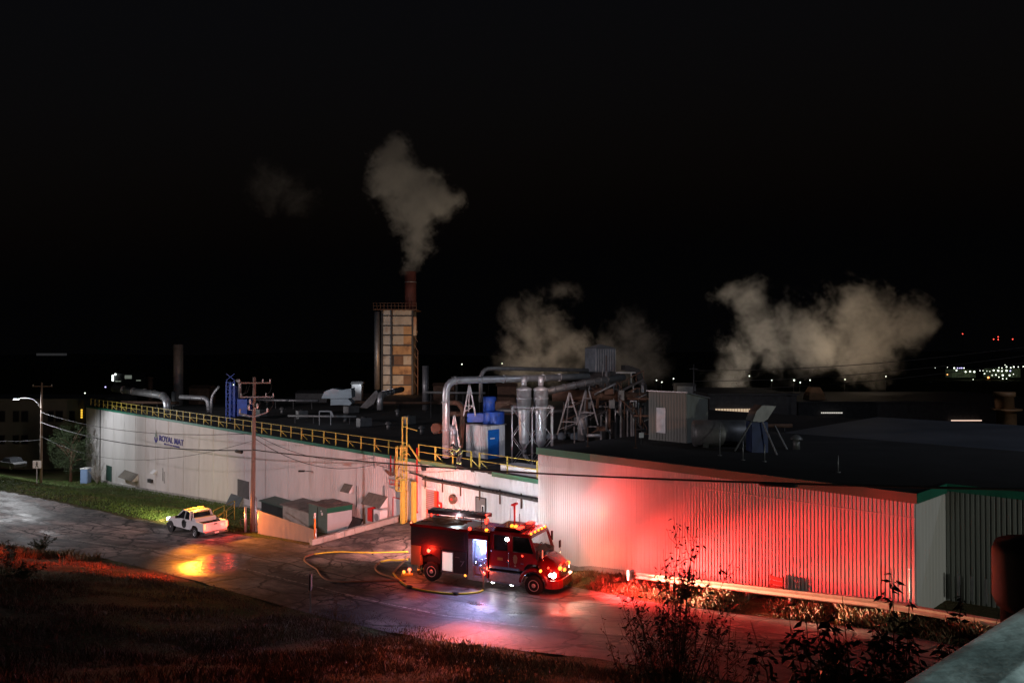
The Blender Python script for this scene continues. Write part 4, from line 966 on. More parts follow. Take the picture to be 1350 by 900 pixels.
# pale blue duct hood
D_ = 92; f = lambda a, b, w_: V((X(a, D_), w_, Z(b, D_)))
hd = thing('duct_hood', 'pale blue grey bent duct hood lying on the dark roof left of the boiler tower', 'duct hood', f(444, 536, D_))
mb = MB(); mb.prism([(424, 524), (428, 516), (438, 512), (450, 514), (463, 512), (464, 524), (459, 525), (424.5, 525)], D_, D_ + 2.2, f); part('upper_shell', mb, M('pale_blue_sheet', (.35, .42, .46), .5, .2, .25, .8), hd, w=True)
mb = MB(); mb.prism([(436, 525.5), (459, 525.5), (464, 531), (461, 534), (448, 533.5), (436, 534)], D_, D_ + 2, f); part('lower_shell', mb, MC['pale_blue_sheet'], hd, w=True)
mb = MB(); D_ = 80
P_ = [PZ(x, 560, ZB) for x in (421, 436)]
for q in P_: mb.bar(q, q + V((0, 0, 1.5)), .09)
mb.bar(P_[0] + V((0, 0, 1.5)), P_[1] + V((0, 0, 1.5)), .13); mb.bar(P_[1] + V((0, 0, 1.5)), P_[1] + V((.3, 0, .9)), .2)
solo('roof_portal', mb, m_galvd, 'small pale goalpost shaped pipe frame alone on the dark roof', 'pipe frame')
# far left stack and pipes
D_ = 118
duct('old_stack', 'tall weathered steel stack on the far left of the factory roof', 'stack', [(235, 541, D_), (235, 454, D_)], .72, M('weathered_stack', (.22, .19, .18), .6, .3, .4, .8), rings=2.6, n=16)
mb = MB(); mb.tube([PD(229, 545, 116), PD(229, 516, 116)], .35, 12); solo('stack_sleeve', mb, m_hose_grey, 'slim dark pipe hugging the weathered stack', 'pipe')
duct('bright_elbow', 'shiny elbow duct catching light left of the weathered stack', 'duct', [(150, 512, 112), (214, 521, 108), (220, 527, 106), (221, 545, 106)], .5, m_galv, rings=2)
duct('left_pipe', 'thin angled pipe rising right of the weathered stack, the taller of two', 'pipe', [(279, 545, 100), (279, 522, 100), (289, 509, 100)], .17, m_galvd)
duct('left_pipe', 'thick stub pipe right of the weathered stack, the shorter of two', 'pipe', [(238, 523, 104), (274, 525, 102), (276, 543, 102)], .3, m_galvd)
duct('goose_neck_pipe', 'pale goose neck pipe standing beside the blue filter unit', 'pipe', [(316.5, 524, 92), (316.5, 504, 92), (312, 500.5, 92)], .2, m_galvd)
D_ = 92; bf = thing('blue_filter_unit', 'deep blue filter unit in a lattice frame on the roof left of the utility pole', 'filter unit', V((X(315, D_), D_, ZB)))
mb = MB(); mb.bb(X(313, D_), X(326, D_), D_, D_ + 2, ZB + .5, Z(526, D_)); part('housing', mb, m_blue, bf, w=True)
mb = MB(); mb.bb(X(300, D_), X(309, D_), D_ + .5, D_ + 1.5, ZB + .3, Z(509, D_)); part('riser', mb, m_blue, bf, w=True)
for px in (299, 304.5, 310): mb = MB(); mb.bar(V((X(px, D_), D_ - .1, ZB)), V((X(px, D_), D_ - .1, Z(503, D_))), .12); part('mast', mb, m_blue, bf, w=True)
mb = MB()
for k in range(6): z = ZB + .4 + k * .85; mb.bar(V((X(299, D_), D_ - .1, z)), V((X(310, D_), D_ - .1, z + .8)), .06); mb.bar(V((X(310, D_), D_ - .1, z)), V((X(299, D_), D_ - .1, z + .8)), .06)
part('lattice', mb, m_blue, bf, w=True)
mb = MB(); mb.tube([V((X(316, D_), D_ - .2, Z(545, D_))), V((X(332, D_), D_ - .4, Z(549, D_)))], .12, 8); part('outlet_pipe', mb, m_galv, bf, w=True)
# distant lit penthouse
D_ = 190; ph2 = thing('lit_penthouse', 'distant rooftop structure with a small glaring lamp and lit edges above the far left roof', 'building', V((X(172, D_), D_, 3)))
mb = MB(); mb.bb(X(150, D_), X(192, D_), D_, D_ + 8, 4, Z(492, D_)); part('wall', mb, m_dark, ph2, w=True)
mb = MB(); mb.bb(X(165, D_), X(174, D_), D_ - .1, D_ - .02, Z(499, D_), Z(494.5, D_)); mb.bb(X(180, D_), X(186, D_), D_ - .1, D_ - .02, Z(502, D_), Z(500.6, D_)); mb.bb(X(153, D_), X(160, D_), D_ - .1, D_ - .02, Z(503, D_), Z(501.8, D_)); part('lit_panel', mb, EM('dim_lit_panel', (.8, .9, .75), .14), ph2, w=True)
mb = MB(); mb.bb(X(148.8, D_), X(151, D_), D_ - .4, D_ - .3, Z(502, D_), Z(494, D_)); mb.ball((X(153.4, D_), D_ - .4, Z(493.3, D_)), .25, 8); part('lamp', mb, EM('penthouse_lamp', (.9, 1, .95), 3), ph2, w=True)
mb = MB(); D_ = 420; mb.bb(X(48, D_), X(84, D_), D_, D_ + 3, Z(468.6, D_), Z(465.6, D_)); 
fs = solo('distant_grey_strip', mb, EM('dim_grey_glow', (.5, .5, .52), .035), 'faint grey glowing strip far off above the street lamp', 'sign board')  # unidentified grey bar, drawn as a strip that glows by itself
mb = MB(); mb.bb(X(65, D_), X(66, D_), D_ + 1, D_ + 1.6, -8, Z(467, D_)); part('post', mb, m_black, fs, w=True)
# concrete building on the far left
D_ = 128; cbld = thing('concrete_office_block', 'dim grey concrete block with dark paired windows behind the street lamp', 'building', V((X(50, D_), D_, -7)))
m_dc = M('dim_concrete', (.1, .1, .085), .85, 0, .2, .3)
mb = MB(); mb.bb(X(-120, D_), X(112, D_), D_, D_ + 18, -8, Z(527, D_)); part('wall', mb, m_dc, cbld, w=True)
for px0, px1 in ((-12, 8), (18, 26.5), (29, 38.5), (64, 72), (74, 84), (92, 100)):
    for y0, y1 in ((541, 556), (573, 585)):
        mb = MB(); mb.bb(X(px0, D_), X(px1, D_), D_ - .06, D_ - .01, Z(y1, D_), Z(y0, D_)); wn_ = part('window', mb, m_dark, cbld, w=True)
        mb = MB(); mb.bb(X(px0 + .8, D_), X(px1 - .8, D_), D_ - .1, D_ - .07, Z(y1 - 1, D_), Z(y0 + 1, D_)); part('pane', mb, m_glass, wn_, w=True)
mb = MB(); mb.bb(X(-121, D_), X(113, D_), D_ - .3, D_ + .2, Z(528, D_), Z(525.5, D_)); part('coping', mb, m_dc, cbld, w=True)
mb = MB()
for i in range(4): mb.bb(X(108, D_ - 1), X(109.6, D_ - 1), D_ - 1.2, D_ - 1, Z(541.5 + i * 3.1, D_ - 1), Z(539.2 + i * 3.1, D_ - 1))
solo('lit_sign_strip', mb, e_yel, 'narrow upright amber lit strip on the corner of the concrete block', 'lit sign')

# dim clutter on the long roof and behind it
random.seed(77)
def roofthing(kind, px, py, z, k):
    q = PZ(px, py, z); D0 = q.y
    if kind == 0:
        t_ = thing('roof_vent', 'small dull mushroom vent on the dark factory roof', 'vent', q, random.random(), group='mushroom vents on the dark roofs'); mb = MB(); mb.lathe((0, 0, 0), [(.2, 0), (.2, .55)], n=12); part('duct', mb, m_hose_grey, t_); mb = MB(); mb.lathe((0, 0, 0), [(.36, .56), (.36, .62), (.2, .8), (.02, .86)], n=14); part('cap', mb, m_hose_grey, t_)
    else:
        t_ = thing('roof_fan_unit', 'boxy dull fan unit on the dark factory roof', 'fan unit', q, random.uniform(.6, 1.0), group='fan units on the dark roofs'); w_ = random.uniform(.5, .9); mb = MB(); mb.bb(-w_, w_, -w_ * .7, w_ * .7, .12, 1.0); part('case', mb, m_hose_grey, t_, bev=.03); mb = MB(); mb.bb(-w_, w_, -w_ * .6, w_ * .6, 0, .119); part('skid', mb, m_dark, t_); mb = MB(); mb.lathe((0, 0, 1.003), [(w_ * .45, 0), (w_ * .45, .12), (w_ * .2, .14)], n=14); part('fan', mb, m_dark, t_)
for k, (px, py) in enumerate(((372, 545), (398, 552), (455, 556), (480, 563), (512, 566), (540, 560), (556, 572), (463, 545), (352, 535), (345, 550), (524, 548))): roofthing(k % 2, px, py, ZB, k)
roofthing(0, 1050, 592, ZA, 0)
for k, (x0, x1, yy, D_, r, lab) in enumerate(((380, 470, 548, 88, .14, 'long thin pipe lying across the dark roof below the pale blue hood'), (440, 575, 530, 108, .2, 'long dark pipe run on stools in front of the boiler tower'), (560, 640, 517, 96, .16, 'dark pipe run behind the tall elbow duct'), (640, 770, 541, 80, .25, 'thick dark pipe run behind the twin cyclones'), (935, 1045, 560, 62, .16, 'dark pipe run behind the horizontal tank'), (160, 235, 530, 110, .2, 'dull pipe run left of the weathered stack'), (330, 420, 527, 112, .18, 'dull pipe run right of the utility pole top'))):
    t_ = thing('roof_pipe_run', lab, 'pipe', PD((x0 + x1) / 2, yy, D_)); mb = MB(); mb.tube([PD(x0, yy, D_), PD((x0 + x1) / 2, yy + .6, D_ - 1), PD(x1, yy + 1, D_ - 2)], r, 8); part('pipe', mb, random.choice([m_rust, m_hose_grey, m_galvd]), t_, w=True)
    for u in (.1, .37, .63, .9): q = PD(lerp(x0, x1, u), yy + u, D_ - 2 * u); mb = MB(); mb.bar(V((q.x, q.y, ZB)), q, .1); part('stool', mb, m_dark, t_, w=True)
# low stacks and housings that break the black skyline behind the roof
for k, (px, y0, y1, D_, w_, mt, lab) in enumerate(((585, 505, 524, 120, 1.6, m_rust, 'dim rust coloured housing far behind the tall elbow duct'), (600, 495, 524, 130, .5, m_hose_grey, 'dim slim stack far behind the tall elbow duct'), (470, 503, 524, 130, .8, m_hose_grey, 'dim squat stack left of the boiler tower flue'), (410, 515, 528, 125, 2.5, m_dark, 'dark low housing left of the pale blue hood'), (668, 505, 535, 100, 1.2, m_rust, 'rust brown housing showing left of the twin cyclones'), (905, 505, 520, 118, 1.4, m_hose_grey, 'dim housing behind the grey rooftop hut'), (198, 496, 524, 130, .4, m_rust, 'dim slender stack left of the weathered stack'), (262, 508, 530, 120, 1.5, m_rust, 'dim rust brown housing right of the weathered stack'))):
    a_, b_ = PD(px, y1, D_), PD(px, y0, D_); t_ = thing('plant_housing' if w_ > .6 else 'slim_stack', lab, 'housing' if w_ > .6 else 'stack', V((a_.x, a_.y, 0)))
    mb = MB()
    if w_ > .6: mb.bb(a_.x - w_, a_.x + w_, D_, D_ + 2 * w_, 0, b_.z - .4)
    else: mb.tube([V((a_.x, D_, 0)), V((a_.x, D_, b_.z - .4))], w_, 12)
    part('body', mb, mt, t_, w=True); mb = MB()
    if w_ > .6: mb.hexa([V((a_.x - w_ - .2, D_ - .2, b_.z - .4)), V((a_.x + w_ + .2, D_ - .2, b_.z - .4)), V((a_.x + w_ + .2, D_ + 2 * w_ + .2, b_.z - .4)), V((a_.x - w_ - .2, D_ + 2 * w_ + .2, b_.z - .4)), V((a_.x - w_ - .2, D_ + w_, b_.z)), V((a_.x + w_ + .2, D_ + w_, b_.z)), V((a_.x + w_ + .2, D_ + w_ + .1, b_.z)), V((a_.x - w_ - .2, D_ + w_ + .1, b_.z))])
    else: mb.lathe((a_.x, D_, b_.z - .39), [(w_ * 1.5, 0), (w_ * 1.5, .2), (.05, .39)], n=12)
    part('cap', mb, mt, t_, w=True)

# tangle of conveyors, walkways and pipes right of the cyclones
random.seed(123)
def world(px, py, D0): return V((X(px, D0), D0, Z(py, D0)))
for k, (a, b, D0, w_, lab) in enumerate((((742, 566), (842, 522), 67.5, .7, 'dark inclined conveyor climbing toward the bucket elevator, lowest of the slanting runs'), ((760, 545), (848, 500), 68.3, .45, 'dark inclined conveyor above the lowest slanting run'), ((852, 575), (812, 512), 67.0, .5, 'dark conveyor slanting down beside the grey hut'))):
    t_ = thing('inclined_conveyor', lab, 'conveyor', world(a[0], a[1], D0)); A_, B_ = world(*a, D0), world(*b, D0); mb = MB(); mb.bar(A_, B_, w_, .18); part('belt_trough', mb, m_dark, t_, w=True)
    for dy in (-.4, .4):
        mb = MB(); mb.bar(A_ + V((0, dy * w_, .75)), B_ + V((0, dy * w_, .75)), .05); part('handrail', mb, m_rust, t_, w=True)
    for u in [i / 9 for i in range(10)]:
        q = A_.lerp(B_, u); mb = MB(); mb.bar(q + V((0, -.4 * w_, 0)), q + V((0, -.4 * w_, .75)), .045); part('stanchion', mb, m_rust, t_, w=True)
    for u in (.15, .5, .85): q = A_.lerp(B_, u); mb = MB(); mb.bar(V((q.x, q.y, ZB)), q, .12); part('leg', mb, m_galvd, t_, w=True)
for k in range(46):
    D0 = 66.8 - random.random() * 1.6; px, py = random.uniform(742, 852), random.uniform(500, 574); a = world(px, py, D0); L = random.uniform(.4, 2.4)
    d = random.choice([V((1, 0, 0)), V((1, 0, 0)), V((0, 0, 1)), V((0, 0, 1)), V((.8, 0, .4)), V((-.7, 0, .6))]); r = random.choice([.03, .04, .05, .09, .14])
    if (a + d * L).z > Z(498, D0): continue
    mb = MB(); e = a + d * L; mb.tube([a, e] if random.random() < .6 else [a, e, e + V((0, 0, -.5))], r, 7); part('pipe', mb, random.choice([m_rust, m_rust, m_galvd, m_hose_grey, m_dark, m_galv]), ph, w=True)
for k in range(9):
    px, py = random.uniform(750, 845), random.uniform(515, 568); a = world(px, py, 66.2); mb = MB(); mb.box(a, (random.uniform(.4, 1.1), .6, random.uniform(.3, .9))); part('machine_box', mb, random.choice([m_rust, m_hose_grey, m_dark]), ph, w=True, bev=.02)
# ------------------------------------------------------------------ vehicles
def wheel(parent, x, y, r, wd, side, rimmat=m_galv, dual=False):
    """lathe about the y axis; side=-1 shows its face toward -y"""
    mb = MB(); mb.lathe((0, -wd / 2, 0), [(r * .55, .02), (r * .9, 0), (r, .05), (r, wd - .05), (r * .9, wd), (r * .55, wd - .02)], (0, 1, 0), 28)
    o = part('tyre', mb, m_rubber, parent); o.location = (x, y, r)
    f = -1 if side < 0 else 1
    mb = MB(); a = (0, 1, 0) if f > 0 else (0, -1, 0)
    mb.lathe((0, f * (wd / 2 - .1), 0), [(r * .56, -.06), (r * .56, .09), (r * .5, .1), (r * .46, .02), (r * .24, .0), (r * .2, .1), (r * .12, .12)], a, 24)
    q = part('rim', mb, rimmat, o)
    mb = MB()
    for k in range(8): t = 2 * PI * k / 8; mb.lathe((r * .34 * math.cos(t), f * (wd / 2 - .1), r * .34 * math.sin(t)), [(.025, 0), (.025, .06)], a, 6)
    part('wheel_nut', mb, m_dark, q)
    return o
def disc(parent, name, p, r, mt, ax, label=None, d=.05, n=14):
    mb = MB(); mb.lathe((0, 0, 0), [(r * 1.15, 0), (r * 1.15, d * .5), (r, d * .8)], ax, n); o = part(name, mb, m_chrome, parent, label); o.location = p
    mb = MB(); mb.lathe(V(ax) * (d * .8 + .002), [(r * .95, 0), (r * .8, d * .5), (r * .3, d * .8)], ax, n); part('lens', mb, mt, o)
    return o
FR = G(568, 768); FF = G(708, 784)
hd_ = (FF - FR); hd_.z = 0; WB = 6.1; hd_.normalize(); lf = V((-hd_.y, hd_.x, 0)); ANG = math.atan2(hd_.y, hd_.x)
FO = FR + lf * 1.2; FO.z = .5 * (FR.z + FF.z)
T = thing('fire_engine', 'red fire engine with flashing lights, lit pump panel and roof ladder', 'fire engine', FO, ANG)
def TW(x, y, z): return FO + hd_ * x + lf * y + V((0, 0, z))      # truck metres -> world
# body
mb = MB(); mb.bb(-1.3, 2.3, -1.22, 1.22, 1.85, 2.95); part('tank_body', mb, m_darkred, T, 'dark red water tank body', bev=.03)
mb = MB(); mb.bb(-1.22, 2.1, -1.245, -1.223, 1.95, 2.86); o = part('roller_shutter', mb, m_darkred, T)
mb = MB()
for k in range(11): mb.bb(-1.2, 2.08, -1.256, -1.247, 2.0 + k * .077, 2.03 + k * .077)
part('slat', mb, m_dark, o)
mb = MB(); mb.bb(-1.3, 2.3, -1.25, 1.25, 2.953, 3.0); part('roof_deck', mb, m_alu, T, 'pale tread plate deck')
mb = MB(); mb.bb(-1.32, 2.32, -1.27, -1.252, 2.9, 3.04); mb.bb(-1.32, 2.32, 1.252, 1.27, 2.9, 3.04); part('top_edge', mb, m_redpaint, T)
mb = MB(); mb.bb(-.62, .62, -1.0, 1.0, .95, 1.848); mb.bb(-1.26, -.63, -.95, .95, .75, 1.848); part('chassis_box', mb, m_black, T)
mb = MB(); mb.bb(-1.3, -.66, -1.2, -.951, .78, 1.845); part('rear_locker', mb, M('amber_lit_locker', (.35, .2, .08), .5, 0, .1, 2), T, 'amber lit rear locker behind the back wheel', bev=.02)  # amber light on this panel is put into its base colour
mb = MB(); mb.prism([(-.62, 1.85), (-.62, 1.4), (-.56, 1.4), (-.45, 1.25 + .1), (0, 1.5), (.45, 1.35), (.6, 1.1), (.62, 1.85)], -1.2, -1.0, lambda a, b, w_: V((a, w_, b))); part('wheel_arch', mb, m_darkred, T)
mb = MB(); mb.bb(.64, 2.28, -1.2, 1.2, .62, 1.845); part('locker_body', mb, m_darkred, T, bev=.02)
mb = MB(); mb.bb(.72, 1.4, -1.232, -1.203, .68, 1.72); o = part('locker_door', mb, m_white, T, 'open brightly lit white locker')
mb = MB(); mb.bb(.76, 1.36, -1.24, -1.234, .72, 1.68); part('lit_lining', mb, e_panel, o)
mb = MB(); mb.bb(1.45, 2.22, -1.235, -1.203, .68, 1.78); o = part('locker_door', mb, m_dark, T, 'dark grey locker door')
mb = MB(); mb.bar((1.55, -1.25, 1.5), (1.8, -1.25, 1.5), .02); mb.bar((1.9, -1.25, 1.05), (2.1, -1.25, 1.35), .03); mb.bar((1.85, -1.25, 1.3), (2.05, -1.25, 1.3), .02); part('door_handle', mb, m_galvd, o)
mb = MB(); mb.bb(.64, 2.3, -1.25, -1.21, .6, .655); mb.bb(.66, .7, -1.25, -1.21, .66, 1.8); mb.bb(.7, 1.5, -1.25, -1.21, 1.76, 1.8); part('bright_trim', mb, m_chrome, T)
# pump panel bay
mb = MB(); mb.bb(2.33, 3.5, -.95, 1.2, .6, 2.75); part('pump_house', mb, m_galvd, T)
mb = MB(); mb.bb(2.33, 2.6, -1.22, -.952, .45, 2.55); part('bay_column', mb, m_alu, T, 'bright vertical column left of the pump panel')
mb = MB(); mb.bb(3.42, 3.5, -1.22, -.952, .6, 2.75); part('bay_column', mb, m_redpaint, T)
mb = MB(); mb.bb(2.33, 3.5, -1.22, -.952, 2.56, 2.8); part('bay_header', mb, m_redpaint, T)
mb = MB(); mb.bb(2.3, 3.52, -1.24, -.9, .4, .58); part('running_board', mb, m_alu, T)
mb = MB(); mb.bb(2.63, 3.4, -1.15, -1.1, 2.5, 2.545); part('led_strip', mb, e_led, T)
pn = MB(); pn.bb(2.64, 3.4, -.99, -.953, .7, 2.4); pnl = part('pump_panel', pn, M('panel_steel', (.32, .36, .5), .35, .5, .15, 3), T)
random.seed(5)
mb = MB()
for k in range(14):
    x, z, r = random.uniform(2.7, 3.34), random.uniform(1.0, 2.3), random.choice([.035, .05, .07]); mb.lathe((x, -.992, z), [(r, 0), (r, .03), (r * .8, .04)], (0, -1, 0), 12)
part('gauge', mb, m_white, pnl)
for x, z in ((2.75, 1.35), (3.05, 1.2), (3.3, 1.35)):
    mb = MB(); mb.tube([V((x, -.99, z)), V((x, -1.12, z)), V((x, -1.2, z - .08))], .07, 10); mb.lathe((x, -1.16, z - .1), [(.1, 0), (.1, .06)], (0, -1, -.3), 12); part('outlet_valve', mb, m_chrome, pnl)
mb = MB(); mb.tube([V((2.7, -1.05, 1.5)), V((2.9, -1.18, 1.55)), V((3.1, -1.12, 1.5)), V((3.35, -1.18, 1.62)), V((3.5, -1.24, 1.65))], .035, 8); part('grab_pipe', mb, m_chrome, pnl)
mb = MB(); mb.bb(2.34, 3.55, -1.1, 1.15, 2.803, 2.98); part('bay_roof', mb, m_redpaint, T)
# cab: side profile extruded across with doors, windows
zc0, zc1 = 1.16, 3.12
prof = [(3.56, zc0), (5.15, zc0), (5.55, 1.35), (5.8, 1.6), (6.28, 1.6), (6.3, 2.05), (5.95, 2.98), (5.82, zc1), (4.5, zc1 + .06), (3.6, zc1 - .03)]
# cab shell with a real windscreen opening: side skins, roof, back, dash
f = lambda a, b, w_: V((a, w_, b))
for y0, y1 in ((-1.16, -1.08), (1.08, 1.16)):
    low = [p for p in prof if p[1] < 2.1][:6] + [(6.27, 2.13), (3.56, 2.13)]
    mb = MB(); mb.prism(low, y0, y1, f)
    mb.prism([(3.56, 2.131), (3.82, 2.131), (3.82, 2.92), (3.6, 3.06)], y0, y1, f); mb.prism([(4.62, 2.131), (4.9, 2.131), (4.9, 2.92), (4.62, 2.92)], y0, y1, f)
    mb.prism([(5.66, 2.131), (6.24, 2.131), (5.95, 2.92), (5.66, 2.92)] if False else [(6.1, 2.131), (6.26, 2.131), (5.97, 2.92), (5.82, 2.92)], y0, y1, f)
    mb.prism([(3.6, 2.921), (5.97, 2.921), (5.82, zc1 - .01), (3.62, zc1 - .04)], y0, y1, f); part('cab_side', mb, m_redpaint, T, bev=.01)
mb = MB(); mb.prism([(3.58, zc1 - .045), (5.83, zc1 - .01), (6.0, 2.93), (5.97, 2.9), (5.8, zc1 - .07), (3.58, zc1 - .1)], -1.079, 1.079, f); part('cab_roof', mb, m_redpaint, T, bev=.01)
mb = MB(); mb.prism([(3.56, zc0 + .02), (3.62, zc0 + .02), (3.62, 3.0), (3.56, 3.0)], -1.078, 1.078, f); mb.prism([(5.5, 1.5), (6.29, 1.62), (6.3, 2.06), (5.8, 2.2)], -1.078, 1.078, f); mb.bb(3.63, 5.5, -1.07, 1.07, zc0 + .02, 1.5); part('cab_inner', mb, m_black, T)
mb = MB(); mb.prism([(3.6, zc1 - .02), (3.75, zc1 + .14), (5.0, zc1 + .14), (5.3, zc1 + .0)], -.8, .8, f); part('roof_fairing', mb, m_redpaint, T, bev=.03)
mb = MB(); mb.bb(3.84, 4.6, -1.13, -1.1, 2.14, 2.91); part('window', mb, m_glass, T, 'dark crew window')
mb = MB(); mb.prism([(4.92, 2.14), (6.08, 2.14), (5.8, 2.91), (4.92, 2.91)], -1.13, -1.11, f); part('window', mb, MC['smoked_glass'], T, 'front door window')
mb = MB(); mb.quad((6.285, -1.07, 2.07), (6.285, 1.07, 2.07), (5.99, 1.07, 2.9), (5.99, -1.07, 2.9)); part('windscreen', mb, MC['clear_pane'], T, fix=False)
mb = MB(); mb.prism([(4.95, 2.14), (6.08, 2.14), (5.8, 2.91), (4.95, 2.91)], 1.11, 1.12, f); part('window', mb, MC['clear_pane'], T, 'far side window lit by the wall behind')
mb = MB(); pts = [V((5.75 + .1 * math.sin(a) * .5, .55 + .22 * math.cos(a), 2.15 + .2 * math.sin(a))) for a in [2 * PI * i / 14 for i in range(15)]]; mb.tube(pts, .022, 6); part('steering_wheel', mb, m_black, T)
for x in (4.0, 5.0): mb = MB(); mb.bb(x, x + .5, -.75, -.25, 1.5, 1.75); mb.bb(x, x + .12, -.75, -.25, 1.76, 2.4); part('seat', mb, m_rubber, T, bev=.04)
for x0, x1, l in ((3.68, 4.7, 'crew door'), (4.78, 5.6, 'front door')):
    mb = MB(); mb.bb(x0, x1, -1.185, -1.163, 1.22, 2.1); o = part('door', mb, m_redpaint, T, l, bev=.008)
    mb = MB(); mb.bb(x1 - .14 if x0 < 4 else x1 - .2, x1 - .02, -1.215, -1.19, 1.55, 1.6); part('handle', mb, m_chrome, o)
mb = MB(); mb.tube([V((4.72, -1.2, 1.32)), V((4.72, -1.24, 1.4)), V((4.72, -1.24, 2.05)), V((4.76, -1.24, 2.15))], .02, 6); part('grab_rail', mb, m_chrome, T)
mb = MB(); mb.bb(3.58, 5.3, -1.2, -1.187, 1.17, 1.3); part('chrome_band', mb, m_chrome, T)
mb = MB(); mb.bb(4.05, 4.35, -1.195, -1.187, 1.62, 1.76); part('gold_plate', mb, M('gold_leaf', (.5, .33, .08), .35, .8, .2, 9), T)
mb = MB(); mb.prism([(5.02, 1.98), (5.14, 1.98), (5.2, 1.85), (5.17, 1.6), (5.08, 1.5), (4.99, 1.6), (4.96, 1.85)], -1.19, -1.187, f)
mb.prism([(5.04, 1.46), (5.12, 1.46), (5.12, 1.38), (5.04, 1.38)], -1.19, -1.187, f); part('crest', mb, M('faded_gold_crest', (.35, .25, .12), .4, .4, .3, 14), T)
mb = MB(); mb.bb(3.58, 5.35, -1.2, -.9, .5, 1.0); part('step_box', mb, m_alu, T, 'bright tread plate step box', bev=.02)
mb = MB(); mb.bb(3.55, 5.38, -1.26, -.88, 1.003, 1.06); mb.bb(3.55, 5.38, -1.26, -1.0, .44, .495); part('step', mb, m_chrome, T)
mb = MB(); mb.bb(-1.2, 6.9, -.45, -.35, .72, .98); mb.bb(-1.2, 6.9, .35, .45, .72, .98); mb.bb(2, 3, -.9, .9, .62, .9) if False else None; part('chassis_rail', mb, m_black, T)
# hood: loft along x
secs = []
for x, hw, zb_, zt_, sh in ((6.29, 1.05, 1.15, 2.06, .35), (6.6, 1.03, 1.1, 2.0, .38), (6.95, .98, 1.0, 1.84, .4), (7.2, .9, .95, 1.6, .4), (7.3, .8, .95, 1.35, .3)):
    secs.append([V((x, -hw, zb_)), V((x, -hw, zt_ - sh)), V((x, -hw * .86, zt_ - sh * .4)), V((x, -hw * .55, zt_ - .05)), V((x, 0, zt_)), V((x, hw * .55, zt_ - .05)), V((x, hw * .86, zt_ - sh * .4)), V((x, hw, zt_ - sh)), V((x, hw, zb_))])
mb = MB(); mb.rings(secs); part('hood', mb, m_redpaint, T)
for sd in (-1, 1):      # fenders arching over the front wheels
    rg = []
    for k in range(13):
        a = PI * (.02 + .96 * k / 12); ca, sa = math.cos(a), math.sin(a)
        rg.append([V((6.1 - .68 * ca, sd * y, .56 + .68 * sa)) for y in (.8, 1.2)] + [V((6.1 - .82 * ca, sd * y, .56 + .86 * sa)) for y in (1.22, .8)])
    mb = MB(); mb.rings(rg); fe = part('fender', mb, m_redpaint, T)
    mb = MB(); mb.tube([V((6.1 - .66 * math.cos(PI * k / 12), sd * 1.21, .56 + .66 * math.sin(PI * k / 12))) for k in range(13)], .018, 6); part('fender_trim', mb, m_chrome, fe)
mb = MB(); mb.rings([[V((x, y, z)) for y, z in ((-hw, .45), (hw, .45), (hw, .9), (-hw, .9))] for x, hw in ((6.75, 1.2), (7.15, 1.18), (7.42, .95), (7.5, .6))], smooth=False); part('bumper', mb, m_redpaint, T, bev=.04)
mb = MB(); mb.bb(7.3, 7.36, -.55, .55, .98, 1.5); gr = part('grille', mb, m_dark, T)
mb = MB()
for k in range(6): mb.bb(7.362, 7.38, -.52, .52, 1.02 + k * .08, 1.05 + k * .08)
part('grille_bar', mb, m_chrome, gr)
for x, y in ((6.1, -1.0), (6.1, 1.0), (0, -1.0), (0, 1.0)): wheel(T, x, y, .52, .34, -1 if y < 0 else 1, M('bright_rim', (.6, .6, .6), .3, .4, .1, 4))
mb = MB(); mb.tube([V((0, -.9, .52)), V((0, .9, .52))], .12, 10); mb.tube([V((6.1, -.9, .52)), V((6.1, .9, .52))], .08, 10); part('axle', mb, m_black, T)
# mirrors
for sd in (-1, 1):
    mb = MB(); mb.box((6.6, sd * 1.22, 2.2), (.08, .2, .38)); o = part('mirror', mb, m_chrome if sd < 0 else m_black, T, bev=.02)
    mb = MB(); mb.tube([V((6.62, sd * 1.2, 2.0)), V((6.65, sd * 1.12, 1.75))], .015, 5); part('mirror_arm', mb, m_chrome, o)
mb = MB(); mb.bb(6.3, 6.42, -1.32, -1.24, 1.9, 2.4); part('mirror', mb, m_black, T, bev=.02); mb = MB(); mb.bb(6.08, 6.18, 1.18, 1.3, 2.35, 2.85); part('mirror', mb, m_black, T, bev=.02)
# roof gear
ladr = MB()
for y in (.35, 1.0): ladr.bb(-1.15, 2.6, y - .04, y + .04, 3.32, 3.52)
lo = part('roof_ladder', ladr, m_darkred, T)
mb = MB()
for k in range(14): mb.bar((-1.0 + k * .27, .4, 3.525), (-1.0 + k * .27, .95, 3.525), .1)
part('rung', mb, m_galv, lo)
mb = MB()
for x in (-1.0, .8, 2.3):
    for y in (.35, 1.0): mb.bar((x, y, 3.0), (x, y, 3.32), .05)
part('ladder_bracket', mb, m_darkred, T)
mb = MB()
for k in range(5): mb.tube([V((-1.0 + .5 * i + .1 * k, -.6 + .3 * math.sin(i * 1.7 + k) + .15 * k, 3.06 + .04 * k)) for i in range(6)], .05, 6)
part('folded_hose', mb, m_hosed, T)
mb = MB(); mb.tube([V((4.15, .7, 3.1)), V((4.15, .7, 4.15))], .05, 8); mb.box((4.15, .7, 4.2), (.14, .6, .1)); part('light_mast', mb, m_redbox, T, 'raised orange red roof mast with a T head')
mb = MB(); mb.tube([V((4.55, .5, 3.1)), V((4.55, .5, 3.75))], .015, 5); part('aerial', mb, m_black, T)
mb = MB(); mb.bb(4.9, 5.35, -.3, .9, 3.26, 3.3) ; mb.bb(5.0, 5.25, -.95, .95, 3.12, 3.25); lb = part('roof_light_bar', mb, m_black, T)
